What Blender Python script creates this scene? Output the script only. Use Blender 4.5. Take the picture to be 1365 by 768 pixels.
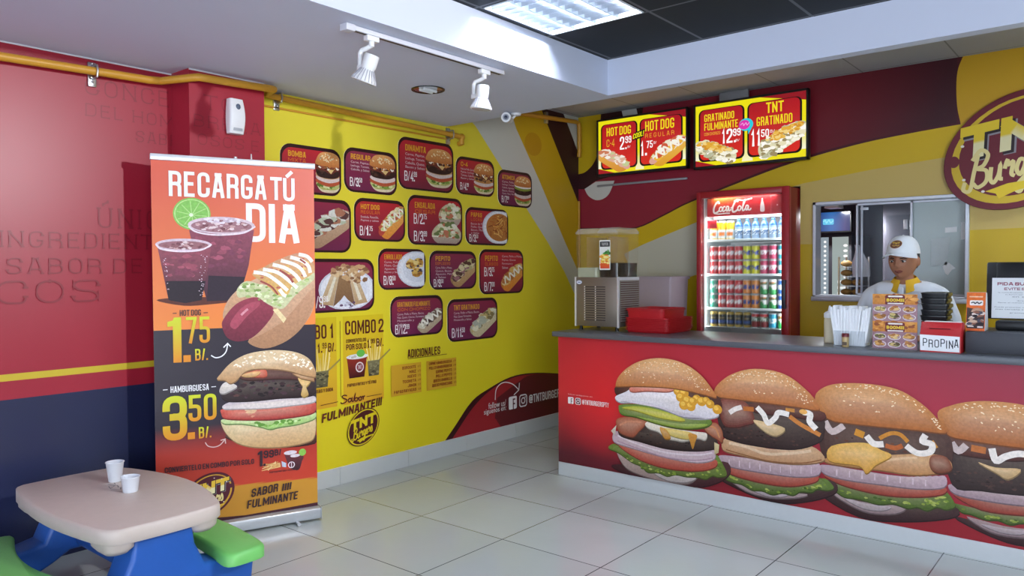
import bpy, bmesh, math, random
from math import sin, cos, pi, radians
from mathutils import Vector, Matrix
from mathutils.geometry import tessellate_polygon
import numpy as np

for o in list(bpy.data.objects):
    bpy.data.objects.remove(o)
SC = bpy.context.scene
COL = SC.collection
RND = random.Random(7)

# ------------------------------------------------------------------ camera
cam_data = bpy.data.cameras.new('camera')
cam = bpy.data.objects.new('camera', cam_data)
COL.objects.link(cam)
cam_data.sensor_width = 36.0
cam_data.lens = 1020.2 / 1365 * 36.0
cam_data.clip_start = 0.02
yaw, pit, rol = 0.690506953, 0.0232755996, -0.00597264708
fwd = Vector((-sin(yaw) * cos(pit), cos(yaw) * cos(pit), -sin(pit)))
rgt = Vector((cos(yaw), sin(yaw), 0))
upv = rgt.cross(fwd)
r2 = rgt * cos(rol) + upv * sin(rol)
u2 = upv * cos(rol) - rgt * sin(rol)
M = Matrix((r2, u2, -fwd)).transposed().to_4x4()
M.translation = (0, 0, 1.41)
cam.matrix_world = M
SC.camera = cam

# ------------------------------------------------------------------ colour management and light
SC.view_settings.view_transform = 'Standard'
SC.view_settings.look = 'None'
SC.view_settings.exposure = EXPOSURE = 0.28
SC.view_settings.gamma = 1.0
SC.view_settings.use_curve_mapping = False

W = bpy.data.worlds.new('World')
SC.world = W
W.use_nodes = True
W.node_tree.nodes['Background'].inputs[0].default_value = (0.72, 0.84, 1.0, 1)
W.node_tree.nodes['Background'].inputs[1].default_value = 3.0

def lamp(kind, name, loc, target, energy, color=(1, 1, 1), **kw):
    d = bpy.data.lights.new(name, kind)
    d.energy = energy
    d.color = color
    for k, v in kw.items():
        setattr(d, k, v)
    o = bpy.data.objects.new(name, d)
    COL.objects.link(o)
    o.location = loc
    o.rotation_euler = (Vector(target) - Vector(loc)).to_track_quat('-Z', 'Y').to_euler()
    return o

# daylight through the open shopfront behind the viewer and to the right
lamp('AREA', 'shopfront_daylight', (3.4, -1.6, 1.25), (-2.4, 3.2, 1.7), 165, (0.84, 0.92, 1.0), shape='RECTANGLE', size=2.6, size_y=1.7)
# a ceiling spot out in the shop, which throws the banner's shadow on the red wall
lamp('SPOT', 'shop_spot', (1.5, 2.75, 2.62), (-4.0, 1.9, 1.5), 430, (0.95, 0.96, 1.0), spot_size=radians(44), spot_blend=0.6, shadow_soft_size=0.06)

# ------------------------------------------------------------------ helpers: colour and materials
def lin1(c):
    return c / 12.92 if c <= 0.04045 else ((c + 0.055) / 1.055) ** 2.4

def lin(h):
    if isinstance(h, tuple):
        return h
    return (lin1((h >> 16 & 255) / 255), lin1((h >> 8 & 255) / 255), lin1((h & 255) / 255))

def mixc(a, b, t):
    a, b = lin(a), lin(b)
    return tuple(x + (y - x) * t for x, y in zip(a, b))

MATS = {}
def mat(name, color, rough=0.5, metal=0.0, spec=0.5, var=0.06, scale=40.0, bump=0.0, emit=None, estr=1.0, coat=0.0, alpha=1.0):
    if name in MATS:
        return MATS[name]
    m = bpy.data.materials.new(name)
    m.use_nodes = True
    nt = m.node_tree
    b = nt.nodes['Principled BSDF']
    b.inputs['Roughness'].default_value = rough
    b.inputs['Metallic'].default_value = metal
    b.inputs['Specular IOR Level'].default_value = spec
    b.inputs['Coat Weight'].default_value = coat
    c = lin(color)
    tc = nt.nodes.new('ShaderNodeTexCoord')
    nz = nt.nodes.new('ShaderNodeTexNoise')
    nz.inputs['Scale'].default_value = scale
    nz.inputs['Detail'].default_value = 3
    nt.links.new(tc.outputs['Object'], nz.inputs['Vector'])
    mp = nt.nodes.new('ShaderNodeMapRange')
    mp.inputs['To Min'].default_value = 1 - var
    mp.inputs['To Max'].default_value = 1 + var
    nt.links.new(nz.outputs['Fac'], mp.inputs['Value'])
    mx = nt.nodes.new('ShaderNodeVectorMath')
    mx.operation = 'SCALE'
    mx.inputs[0].default_value = c
    nt.links.new(mp.outputs['Result'], mx.inputs['Scale'])
    nt.links.new(mx.outputs['Vector'], b.inputs['Base Color'])
    if bump:
        bp = nt.nodes.new('ShaderNodeBump')
        bp.inputs['Strength'].default_value = bump
        bp.inputs['Distance'].default_value = 0.002
        nt.links.new(nz.outputs['Fac'], bp.inputs['Height'])
        nt.links.new(bp.outputs['Normal'], b.inputs['Normal'])
    if emit is not None:
        b.inputs['Emission Color'].default_value = (*lin(emit), 1)
        b.inputs['Emission Strength'].default_value = estr
    MATS[name] = m
    return m

def print_mat(name, rough=0.4, spec=0.4, mottle=0.0, emit=0.0):
    """printed sheet: the ink colours come from the mesh's colour attribute"""
    if name in MATS:
        return MATS[name]
    m = bpy.data.materials.new(name)
    m.use_nodes = True
    nt = m.node_tree
    b = nt.nodes['Principled BSDF']
    b.inputs['Roughness'].default_value = rough
    b.inputs['Specular IOR Level'].default_value = spec
    at = nt.nodes.new('ShaderNodeAttribute')
    at.attribute_name = 'Ink'
    src = at.outputs['Color']
    if mottle:
        tc = nt.nodes.new('ShaderNodeTexCoord')
        nz = nt.nodes.new('ShaderNodeTexNoise')
        nz.inputs['Scale'].default_value = 70
        nz.inputs['Detail'].default_value = 9
        nz.inputs['Roughness'].default_value = .65
        nt.links.new(tc.outputs['Object'], nz.inputs['Vector'])
        mp = nt.nodes.new('ShaderNodeMapRange')
        mp.inputs['From Min'].default_value = 0.25
        mp.inputs['From Max'].default_value = 0.75
        mp.inputs['To Min'].default_value = 1 - mottle
        mp.inputs['To Max'].default_value = 1 + mottle
        nt.links.new(nz.outputs['Fac'], mp.inputs['Value'])
        mx = nt.nodes.new('ShaderNodeVectorMath')
        mx.operation = 'SCALE'
        nt.links.new(src, mx.inputs[0])
        nt.links.new(mp.outputs['Result'], mx.inputs['Scale'])
        src = mx.outputs['Vector']
    if emit:
        b.inputs['Base Color'].default_value = (0.01, 0.01, 0.01, 1)
        nt.links.new(src, b.inputs['Emission Color'])
        b.inputs['Emission Strength'].default_value = emit
        b.inputs['Roughness'].default_value = 0.15
    else:
        nt.links.new(src, b.inputs['Base Color'])
    MATS[name] = m
    return m

def clear_mat(name, color, fac, rough=0.05, rim=0.5):
    """clear plastic or glass sheet: mostly see-through with a glossy surface"""
    if name in MATS:
        return MATS[name]
    m = bpy.data.materials.new(name)
    m.use_nodes = True
    nt = m.node_tree
    b = nt.nodes['Principled BSDF']
    b.inputs['Roughness'].default_value = rough
    b.inputs['Base Color'].default_value = (*lin(color), 1)
    tr = nt.nodes.new('ShaderNodeBsdfTransparent')
    ms = nt.nodes.new('ShaderNodeMixShader')
    lw = nt.nodes.new('ShaderNodeLayerWeight')
    lw.inputs['Blend'].default_value = 0.25
    mp = nt.nodes.new('ShaderNodeMapRange')
    mp.inputs['To Min'].default_value = fac
    mp.inputs['To Max'].default_value = min(1, fac + rim)
    nt.links.new(lw.outputs['Facing'], mp.inputs['Value'])
    nt.links.new(mp.outputs['Result'], ms.inputs['Fac'])
    nt.links.new(tr.outputs[0], ms.inputs[1])
    nt.links.new(b.outputs[0], ms.inputs[2])
    nt.links.new(ms.outputs[0], nt.nodes['Material Output'].inputs['Surface'])
    MATS[name] = m
    return m

# ------------------------------------------------------------------ helpers: objects
def world_of(o):
    m = o.matrix_basis.copy()
    while o.parent:
        o = o.parent
        m = o.matrix_basis @ m
    return m

def link(name, mesh, parent=None, local=False):
    o = bpy.data.objects.new(name, mesh)
    COL.objects.link(o)
    if parent:
        if not local:
            mesh.transform(world_of(parent).inverted())
        o.parent = parent
    return o

def tag(o, label=None, cat=None, group=None, kind=None):
    for k, v in (('label', label), ('category', cat), ('group', group), ('kind', kind)):
        if v:
            o[k] = v
    return o

def thing(name, label, cat, loc=(0, 0, 0), rz=0.0, group=None):
    o = bpy.data.objects.new(name, None)
    COL.objects.link(o)
    o.empty_display_size = 0.05
    o.location = loc
    o.rotation_euler = (0, 0, rz)
    o.matrix_basis = Matrix.Translation(loc) @ Matrix.Rotation(rz, 4, 'Z')
    return tag(o, label, cat, group)

def dup(root, loc=None, rz=None, label=None, group=None):
    r = root.copy()
    COL.objects.link(r)
    if loc is not None:
        r.location = loc
    if rz is not None:
        r.rotation_euler = (0, 0, rz)
    if label:
        r['label'] = label
    if group:
        r['group'] = group
    for ch in list(root.children):
        c = ch.copy()
        COL.objects.link(c)
        c.parent = r
        for g in list(ch.children):
            d = g.copy()
            COL.objects.link(d)
            d.parent = c
    return r

class MB:
    """collects solids into one mesh"""
    def __init__(self):
        self.bm = bmesh.new()

    def _add(self, bm2, mtx=None):
        me = bpy.data.meshes.new('tmp')
        if mtx is not None:
            bmesh.ops.transform(bm2, matrix=mtx, verts=bm2.verts)
        bm2.to_mesh(me)
        bm2.free()
        self.bm.from_mesh(me)
        bpy.data.meshes.remove(me)
        return self

    def box(self, x0, x1, y0, y1, z0, z1, bev=0.0, seg=2, mtx=None):
        b = bmesh.new()
        bmesh.ops.create_cube(b, size=1)
        for v in b.verts:
            v.co = Vector(((x0 + x1) / 2 + v.co.x * (x1 - x0), (y0 + y1) / 2 + v.co.y * (y1 - y0), (z0 + z1) / 2 + v.co.z * (z1 - z0)))
        if bev:
            bmesh.ops.bevel(b, geom=list(b.edges), offset=bev, segments=seg, affect='EDGES', profile=0.5)
        return self._add(b, mtx)

    def loft(self, rings, cap=True, closed=True, mtx=None):
        b = bmesh.new()
        rv = [[b.verts.new(p) for p in r] for r in rings]
        n = len(rings[0])
        for i in range(len(rv) - 1):
            for j in range(n if closed else n - 1):
                k = (j + 1) % n
                b.faces.new((rv[i][j], rv[i][k], rv[i + 1][k], rv[i + 1][j]))
        if cap:
            b.faces.new(list(reversed(rv[0])))
            b.faces.new(rv[-1])
        bmesh.ops.recalc_face_normals(b, faces=b.faces)
        return self._add(b, mtx)

    def lathe(self, prof, c=(0, 0, 0), seg=20, cap=True, mtx=None):
        rings = []
        for r, z in prof:
            r = max(r, 1e-4)
            rings.append([(c[0] + r * cos(2 * pi * k / seg), c[1] + r * sin(2 * pi * k / seg), c[2] + z) for k in range(seg)])
        return self.loft(rings, cap, True, mtx)

    def cyl(self, p0, p1, r0, r1=None, seg=16, cap=True):
        r1 = r0 if r1 is None else r1
        p0, p1 = Vector(p0), Vector(p1)
        d = (p1 - p0)
        q = d.to_track_quat('Z', 'Y').to_matrix().to_4x4()
        q.translation = p0
        return self.lathe([(r0, 0), (r1, d.length)], seg=seg, cap=cap, mtx=q)

    def tube(self, pts, r, seg=10, cap=True):
        pts = [Vector(p) for p in pts]
        rings = []
        prev = None
        for i, p in enumerate(pts):
            a = pts[max(i - 1, 0)]
            c = pts[min(i + 1, len(pts) - 1)]
            t = (c - a).normalized()
            ref = prev if prev is not None else (Vector((0, 0, 1)) if abs(t.z) < 0.9 else Vector((1, 0, 0)))
            x = (ref - t * ref.dot(t)).normalized()
            prev = x
            y = t.cross(x)
            rr = r[i] if isinstance(r, (list, tuple)) else r
            rings.append([p + x * (rr * cos(2 * pi * k / seg)) + y * (rr * sin(2 * pi * k / seg)) for k in range(seg)])
        return self.loft(rings, cap)

    def prism(self, pts, z0, z1, axis='z', bev=0.0, mtx=None):
        """polygon extruded along an axis: pts are (x,y) for z, (y,z) for x, (x,z) for y"""
        b = bmesh.new()
        f = {'z': lambda p, h: (p[0], p[1], h), 'x': lambda p, h: (h, p[0], p[1]), 'y': lambda p, h: (p[0], h, p[1])}[axis]
        lo = [b.verts.new(f(p, z0)) for p in pts]
        hi = [b.verts.new(f(p, z1)) for p in pts]
        n = len(pts)
        b.faces.new(lo)
        b.faces.new(hi)
        for i in range(n):
            b.faces.new((lo[i], lo[(i + 1) % n], hi[(i + 1) % n], hi[i]))
        bmesh.ops.recalc_face_normals(b, faces=b.faces)
        if bev:
            ed = [e for e in b.edges if (e.verts[0] in lo) == (e.verts[1] in lo)]
            bmesh.ops.bevel(b, geom=ed, offset=bev, segments=3, affect='EDGES', profile=0.5)
        return self._add(b, mtx)

    def ball(self, c, r, seg=16, sq=(1, 1, 1), mtx=None):
        b = bmesh.new()
        bmesh.ops.create_uvsphere(b, u_segments=seg, v_segments=max(6, seg // 2), radius=1)
        for v in b.verts:
            v.co = Vector((c[0] + v.co.x * r * sq[0], c[1] + v.co.y * r * sq[1], c[2] + v.co.z * r * sq[2]))
        return self._add(b, mtx)

    def build(self, name, m, parent=None, smooth=40, local=False):
        me = bpy.data.meshes.new(name)
        bmesh.ops.recalc_face_normals(self.bm, faces=self.bm.faces)
        if smooth:
            for f in self.bm.faces:
                f.smooth = True
            for e in self.bm.edges:
                if len(e.link_faces) == 2 and e.calc_face_angle(0) > radians(smooth):
                    e.smooth = False
        self.bm.to_mesh(me)
        self.bm.free()
        me.materials.append(m)
        return link(name, me, parent, local)

def arcpts(cx, cy, r, a0, a1, n):
    return [(cx + r * cos(a0 + (a1 - a0) * k / n), cy + r * sin(a0 + (a1 - a0) * k / n)) for k in range(n + 1)]

def rrect(x0, y0, x1, y1, r, n=5):
    r = min(r, (x1 - x0) / 2, (y1 - y0) / 2)
    return (arcpts(x1 - r, y1 - r, r, 0, pi / 2, n) + arcpts(x0 + r, y1 - r, r, pi / 2, pi, n) +
            arcpts(x0 + r, y0 + r, r, pi, 1.5 * pi, n) + arcpts(x1 - r, y0 + r, r, 1.5 * pi, 2 * pi, n))

def catmull(pts, closed=True, k=4):
    n = len(pts)
    out = []
    rng = range(n) if closed else range(n - 1)
    for i in rng:
        if closed:
            a, b, c, d = pts[i - 1], pts[i], pts[(i + 1) % n], pts[(i + 2) % n]
        else:
            a, b, c, d = pts[max(i - 1, 0)], pts[i], pts[i + 1], pts[min(i + 2, n - 1)]
        for s in range(k):
            t = s / k
            out.append(tuple(0.5 * (2 * b[j] + (c[j] - a[j]) * t + (2 * a[j] - 5 * b[j] + 4 * c[j] - d[j]) * t * t +
                                    (3 * b[j] - a[j] - 3 * c[j] + d[j]) * t ** 3) for j in (0, 1)))
    if not closed:
        out.append(tuple(pts[-1]))
    return out

def inside(p, poly):
    x, y = p
    r = False
    j = len(poly) - 1
    for i in range(len(poly)):
        xi, yi = poly[i]
        xj, yj = poly[j]
        if (yi > y) != (yj > y) and x < (xj - xi) * (y - yi) / (yj - yi) + xi:
            r = not r
        j = i
    return r

# condensed display lettering: strokes on a unit box, third number = corner rounding
GL = {
 'A': [[(0, 0), (.4, 1)], [(1, 0), (.6, 1)], [(.3, 1), (.7, 1)], [(.2, .27), (.8, .27)]],
 'B': [[(0, 0), (0, 1), (.95, 1, .5), (.95, .54, .4), (.1, .54)], [(.5, .54), (1, .54, .4), (1, 0, .5), (0, 0)]],
 'C': [[(1, .71), (1, 1, .5), (0, 1, .5), (0, 0, .5), (1, 0, .5), (1, .29)]],
 'D': [[(0, 0), (0, 1), (1, 1, .5), (1, 0, .5), (-.02, 0)]],
 'E': [[(.95, 1), (0, 1), (0, 0), (.95, 0)], [(0, .52), (.8, .52)]],
 'F': [[(.95, 1), (0, 1), (0, 0)], [(0, .5), (.8, .5)]],
 'G': [[(1, .78), (1, 1, .5), (0, 1, .5), (0, 0, .5), (1, 0, .5), (1, .42), (.62, .42)]],
 'H': [[(0, 0), (0, 1)], [(1, 0), (1, 1)], [(0, .52), (1, .52)]],
 'I': [[(.5, 0), (.5, 1)]],
 'J': [[(1, 1), (1, 0, .5), (0, 0, .5), (0, .3)]],
 'L': [[(0, 1), (0, 0), (.9, 0)]],
 'M': [[(0, 0), (0, 1)], [(1, 0), (1, 1)], [(.07, .9), (.5, .22), (.93, .9)]],
 'N': [[(0, 0), (0, 1)], [(1, 0), (1, 1)], [(.06, .89), (.94, .11)]],
 'O': [[(.5, 1), (0, 1, .5), (0, 0, .5), (1, 0, .5), (1, 1, .5), (.5, 1)]],
 'P': [[(0, 0), (0, 1), (1, 1, .5), (1, .45, .45), (0, .45)]],
 'Q': [[(.5, 1), (0, 1, .5), (0, 0, .5), (1, 0, .5), (1, 1, .5), (.5, 1)], [(.6, .2), (1.05, -.05)]],
 'R': [[(0, 0), (0, 1), (1, 1, .5), (1, .5, .4), (0, .5)], [(.6, .5), (1, .45, .3), (1, 0)]],
 'S': [[(1, .77), (1, 1, .5), (0, 1, .5), (0, .56, .45), (1, .46, .45), (1, 0, .5), (0, 0, .5), (0, .23)]],
 'T': [[(-.05, 1), (1.05, 1)], [(.5, 0), (.5, 1)]],
 'U': [[(0, 1), (0, 0, .5), (1, 0, .5), (1, 1)]],
 'V': [[(0, 1), (.46, 0)], [(1, 1), (.54, 0)]],
 'W': [[(0, 1), (.24, 0), (.5, .8), (.76, 0), (1, 1)]],
 'X': [[(0, 0), (1, 1)], [(0, 1), (1, 0)]],
 'Y': [[(0, 1), (.5, .42), (1, 1)], [(.5, .42), (.5, 0)]],
 'Z': [[(0, 1), (1, 1), (0, 0), (1, 0)]],
 '0': [[(.5, 1), (0, 1, .5), (0, 0, .5), (1, 0, .5), (1, 1, .5), (.5, 1)]],
 '1': [[(.65, 0), (.65, 1), (.2, .8)]],
 '2': [[(0, .74), (0, 1, .5), (1, 1, .5), (1, .6, .4), (0, .12, .1), (0, 0), (1, 0)]],
 '3': [[(0, .78), (0, 1, .5), (1, 1, .5), (1, .53, .4), (.4, .53)], [(.6, .53), (1, .53, .4), (1, 0, .5), (0, 0, .5), (0, .22)]],
 '4': [[(.78, 0), (.78, 1), (0, .26), (1.05, .26)]],
 '5': [[(.95, 1), (.05, 1), (.05, .58), (1, .58, .5), (1, 0, .5), (0, 0, .5), (0, .22)]],
 '6': [[(1, .8), (1, 1, .5), (0, 1, .5), (0, 0, .5), (1, 0, .5), (1, .5, .5), (0, .5, .2)]],
 '7': [[(0, 1), (1, 1), (.35, 0)]],
 '8': [[(.5, 1), (0, 1, .5), (0, .53, .4), (1, .53, .4), (1, 1, .5), (.5, 1)], [(.5, .53), (0, .53, .4), (0, 0, .5), (1, 0, .5), (1, .53, .4), (.5, .53)]],
 '9': [[(0, .2), (0, 0, .5), (1, 0, .5), (1, 1, .5), (0, 1, .5), (0, .5, .5), (1, .5, .2)]],
 '.': [[(.5, 0), (.5, .02)]],
 '!': [[(.5, .34), (.5, 1)], [(.5, 0), (.5, .04)]],
 '/': [[(0, 0), (1, 1)]],
 '-': [[(0, .45), (1, .45)]],
 '@': [[(.68, .3), (.3, .3, .15), (.3, .7, .15), (.68, .7), (.68, .3), (1, .3), (1, 1, .5), (0, 1, .5), (0, 0, .5), (.9, 0)]],
 'Ú': [[(0, 1), (0, 0, .5), (1, 0, .5), (1, 1)], [(.35, 1.2), (.75, 1.36)]],
 'É': [[(.95, 1), (0, 1), (0, 0), (.95, 0)], [(0, .52), (.8, .52)], [(.35, 1.2), (.75, 1.36)]],
}
GWID = {'I': 0, '.': 0, '!': 0, '1': .55, 'M': 1.35, 'W': 1.5, '/': .6, ' ': .15, '@': 1.4, '-': .5, 'L': .85, 'E': .88, 'F': .85, 'T': .95}

def round_path(pts, w, h, t):
    """unit glyph path -> polyline in a w x h box with stem t"""
    P = [(t / 2 + p[0] * (w - t), t / 2 + p[1] * (h - t)) for p in pts]
    R = [(p[2] * (w - t) if len(p) > 2 else 0) for p in pts]
    out = []
    for i, p in enumerate(P):
        if R[i] <= 0 or i == 0 or i == len(P) - 1:
            out.append(p)
            continue
        a, b = Vector(P[i - 1]), Vector(P[i + 1])
        v = Vector(p)
        da, db = (a - v), (b - v)
        r = min(R[i], da.length * .98, db.length * .98)
        s, e = v + da.normalized() * r, v + db.normalized() * r
        for k in range(6):
            u = k / 5
            q = s * (1 - u) ** 2 + v * 2 * u * (1 - u) + e * u * u
            out.append((q.x, q.y))
    res = [out[0]]
    for q in out[1:]:
        if (q[0] - res[-1][0]) ** 2 + (q[1] - res[-1][1]) ** 2 > (t * .02) ** 2:
            res.append(q)
    return res

FONTCACHE = {}
def font_tris(s, offset=0.0):
    key = (s, offset)
    if key in FONTCACHE:
        return FONTCACHE[key]
    cu = bpy.data.curves.new('t', 'FONT')
    cu.body = s
    cu.resolution_u = 3
    cu.offset = offset
    ob = bpy.data.objects.new('t', cu)
    COL.objects.link(ob)
    dg = bpy.context.evaluated_depsgraph_get()
    dg.update()
    me = bpy.data.meshes.new_from_object(ob.evaluated_get(dg))
    me.calc_loop_triangles()
    V = [(v.co.x, v.co.y) for v in me.vertices]
    F = [tuple(t.vertices) for t in me.loop_triangles]
    bpy.data.objects.remove(ob)
    bpy.data.curves.remove(cu)
    bpy.data.meshes.remove(me)
    xs = [v[0] for v in V] or [0, 1]
    ys = [v[1] for v in V] or [0, 1]
    FONTCACHE[key] = (V, F, (min(xs), min(ys), max(xs), max(ys)))
    return FONTCACHE[key]

class Art:
    """flat printed artwork on a real surface; each shape lies a hair above the last"""
    STEP = 3e-5
    def __init__(self, O, U, V, N=None, lift=0.0):
        self.O, self.U, self.V = Vector(O), Vector(U), Vector(V)
        self.N = Vector(N) if N is not None else self.U.cross(self.V)
        self.lift = lift
        self.verts, self.faces, self.cols = [], [], []
        self.xf = None
        self.clamp = None
        self.tone = None

    def up(self):
        self.lift += self.STEP

    def raw(self, V, F, C, ramp=0.0):
        n = len(self.verts)
        for q_, (u, v) in enumerate(V):
            if self.xf:
                u, v = self.xf(u, v)
            if self.clamp:
                u = min(max(u, self.clamp[0]), self.clamp[2])
                v = min(max(v, self.clamp[1]), self.clamp[3])
            self.verts.append(self.O + self.U * u + self.V * v + self.N * (self.lift + ramp * q_))
            if self.tone:
                C = list(C)
                i_ = len(self.verts) - n - 1
                k_ = self.tone(u, v)
                C[i_] = tuple(a_ * b_ for a_, b_ in zip(C[i_], k_))
        self.faces += [tuple(i + n for i in f) for f in F]
        self.cols += C

    def poly(self, pts, col, col2=None, smooth=False, up=True):
        if smooth:
            pts = catmull(pts, True)
        if up:
            self.up()
        tri = tessellate_polygon([[Vector((p[0], p[1], 0)) for p in pts]])
        if col2 is None:
            C = [lin(col)] * len(pts)
        else:
            v0, v1 = min(p[1] for p in pts), max(p[1] for p in pts)
            C = [mixc(col, col2, (p[1] - v0) / max(v1 - v0, 1e-6)) for p in pts]
        self.raw(pts, tri, C)

    def ell(self, cx, cy, rx, ry, col, col2=None, rot=0.0, n=28, up=True):
        pts = []
        for k in range(n):
            a = 2 * pi * k / n
            x, y = rx * cos(a), ry * sin(a)
            pts.append((cx + x * cos(rot) - y * sin(rot), cy + x * sin(rot) + y * cos(rot)))
        self.poly(pts, col, col2, up=up)

    def rrect(self, x0, y0, x1, y1, r, col, col2=None):
        self.poly(rrect(x0, y0, x1, y1, r), col, col2)

    def grid(self, x0, y0, x1, y1, nx, ny, fn):
        self.up()
        V, F, C = [], [], []
        for j in range(ny + 1):
            for i in range(nx + 1):
                u, v = x0 + (x1 - x0) * i / nx, y0 + (y1 - y0) * j / ny
                V.append((u, v))
                C.append(lin(fn(u, v)))
        for j in range(ny):
            for i in range(nx):
                a = j * (nx + 1) + i
                F.append((a, a + 1, a + nx + 2, a + nx + 1))
        self.raw(V, F, C)

    def stroke(self, pts, w, col, smooth=True, square=False, cfun=None, taper=False, up=True):
        if smooth and len(pts) > 2:
            pts = catmull(pts, False, 5)
        if up:
            self.up()
        else:
            self.lift += 5e-6
        P = [Vector(p) for p in pts]
        n = len(P)
        closed = n > 3 and (P[0] - P[-1]).length < 1e-6
        if square and not closed:
            P[0] = P[0] + (P[0] - P[1]).normalized() * (w / 2)
            P[-1] = P[-1] + (P[-1] - P[-2]).normalized() * (w / 2)
        V, F = [], []
        for i, p in enumerate(P):
            a = P[i - 1] if i > 0 else (P[-2] if closed else None)
            b = P[i + 1] if i < n - 1 else (P[1] if closed else None)
            d1 = (p - a).normalized() if a is not None else None
            d2 = (b - p).normalized() if b is not None else None
            if d1 is None: d1 = d2
            if d2 is None: d2 = d1
            n1, n2 = Vector((-d1.y, d1.x)), Vector((-d2.y, d2.x))
            m = n1 + n2
            if m.length < 1e-4:
                m = n1
            m.normalize()
            k = 1 / max(m.dot(n1), 0.45)
            ww = w
            if taper:
                ww = w * (0.35 + 0.65 * sin(pi * min(max(i / max(n - 1, 1), 0.04), 0.96)))
            V += [tuple(p + m * (ww / 2 * k)), tuple(p - m * (ww / 2 * k))]
        for i in range(n - 1):
            F.append((2 * i, 2 * i + 1, 2 * i + 3, 2 * i + 2))
        C = [lin(cfun(*v)) if cfun else lin(col) for v in V]
        self.raw(V, F, C, 1.5e-6)
        self.lift += 1.5e-6 * len(V)

    def text(self, s, u0, v0, u1, v1, t, col, col2=None, gap=.32, skew=0.0, rise=0.0, serif=False):
        """s fitted into the box; t = stem as a share of the box height; rise = slope of the baseline"""
        self.up()
        h = v1 - v0
        T = t * h
        wid = [GWID.get(c, 1.0) for c in s]
        nI = len(s)
        # total = sum(w*wid + T if zero-width) + gaps
        fixed = sum(T for c in wid if c == 0)
        g = gap * T + .05 * h
        W_ = (u1 - u0) - fixed - g * (nI - 1)
        w = W_ / max(sum(wid), 1e-6)
        for _ in range(4):                     # keep the counters of narrow letters open
            T = min(t * h, .30 * w)
            g = gap * T + .05 * h
            w = ((u1 - u0) - T * sum(1 for c in wid if c == 0) - g * (nI - 1)) / max(sum(wid), 1e-6)
        old = self.xf
        def xf(u, v):
            u2_, v2_ = u + (v - v0) * skew, v + (u - u0) * rise
            return old(u2_, v2_) if old else (u2_, v2_)
        self.xf = xf
        x = u0
        cf = None
        if col2 is not None:
            cf = lambda u, v: mixc(col, col2, min(max((v - v0) / h, 0), 1))
        for c, wd in zip(s, wid):
            ww = w * wd if wd else T
            for path in GL.get(c, []):
                if wd == 0:
                    pp = [(T / 2, T / 2 + p[1] * (h - T)) for p in path]
                else:
                    pp = round_path(path, ww, h, T)
                pp = [(x + p[0], v0 + p[1]) for p in pp]
                self.stroke(pp, T, col, smooth=False, square=True, cfun=cf, up=False)
                if serif:
                    for e0, e1 in ((pp[0], pp[1]), (pp[-1], pp[-2])):
                        dx_, dy_ = abs(e0[0] - e1[0]), abs(e0[1] - e1[1])
                        L_ = h * .10
                        if dy_ > dx_:
                            self.stroke([(e0[0] - L_, e0[1]), (e0[0] + L_, e0[1])], T, col, smooth=False, up=False)
                        else:
                            self.stroke([(e0[0], e0[1] - L_ * .8), (e0[0], e0[1] + L_ * .8)], T, col, smooth=False, up=False)
            x += ww + g
        self.xf = old

    def ftext(self, s, u0, v0, u1, v1, col, offset=0.0, rise=0.0, skew=0.0):
        V, F, (a, b, c, d) = font_tris(s, offset)
        if not V:
            return
        self.up()
        kx, ky = (u1 - u0) / max(c - a, 1e-6), (v1 - v0) / max(d - b, 1e-6)
        P = []
        for x, y in V:
            u, v = u0 + (x - a) * kx, v0 + (y - b) * ky
            P.append((u + (v - v0) * skew, v + (u - u0) * rise))
        self.raw(P, F, [lin(col)] * len(P))

    def scatter(self, region, n, size, cols, seeds=False, rnd=None):
        rnd = rnd or RND
        self.up()
        xs = [p[0] for p in region]
        ys = [p[1] for p in region]
        k = 0
        tries = 0
        while k < n and tries < n * 40:
            tries += 1
            p = (rnd.uniform(min(xs), max(xs)), rnd.uniform(min(ys), max(ys)))
            if not inside(p, region):
                continue
            k += 1
            c = cols if isinstance(cols, int) else rnd.choice(cols)
            if seeds:
                s = size * rnd.uniform(.7, 1.2)
                self.ell(p[0], p[1], s * 1.5, s * .8, c, rot=rnd.uniform(-.9, .9), n=8, up=False)
            else:
                s = size * rnd.uniform(.5, 1.3)
                m = 7
                a0 = rnd.uniform(0, 6)
                pts = [(p[0] + s * 1.5 * rnd.uniform(.55, 1.1) * cos(a0 + 2 * pi * j / m), p[1] + s * .8 * rnd.uniform(.55, 1.1) * sin(a0 + 2 * pi * j / m)) for j in range(m)]
                self.lift += 2e-6
                self.poly(pts, c, up=False)

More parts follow.
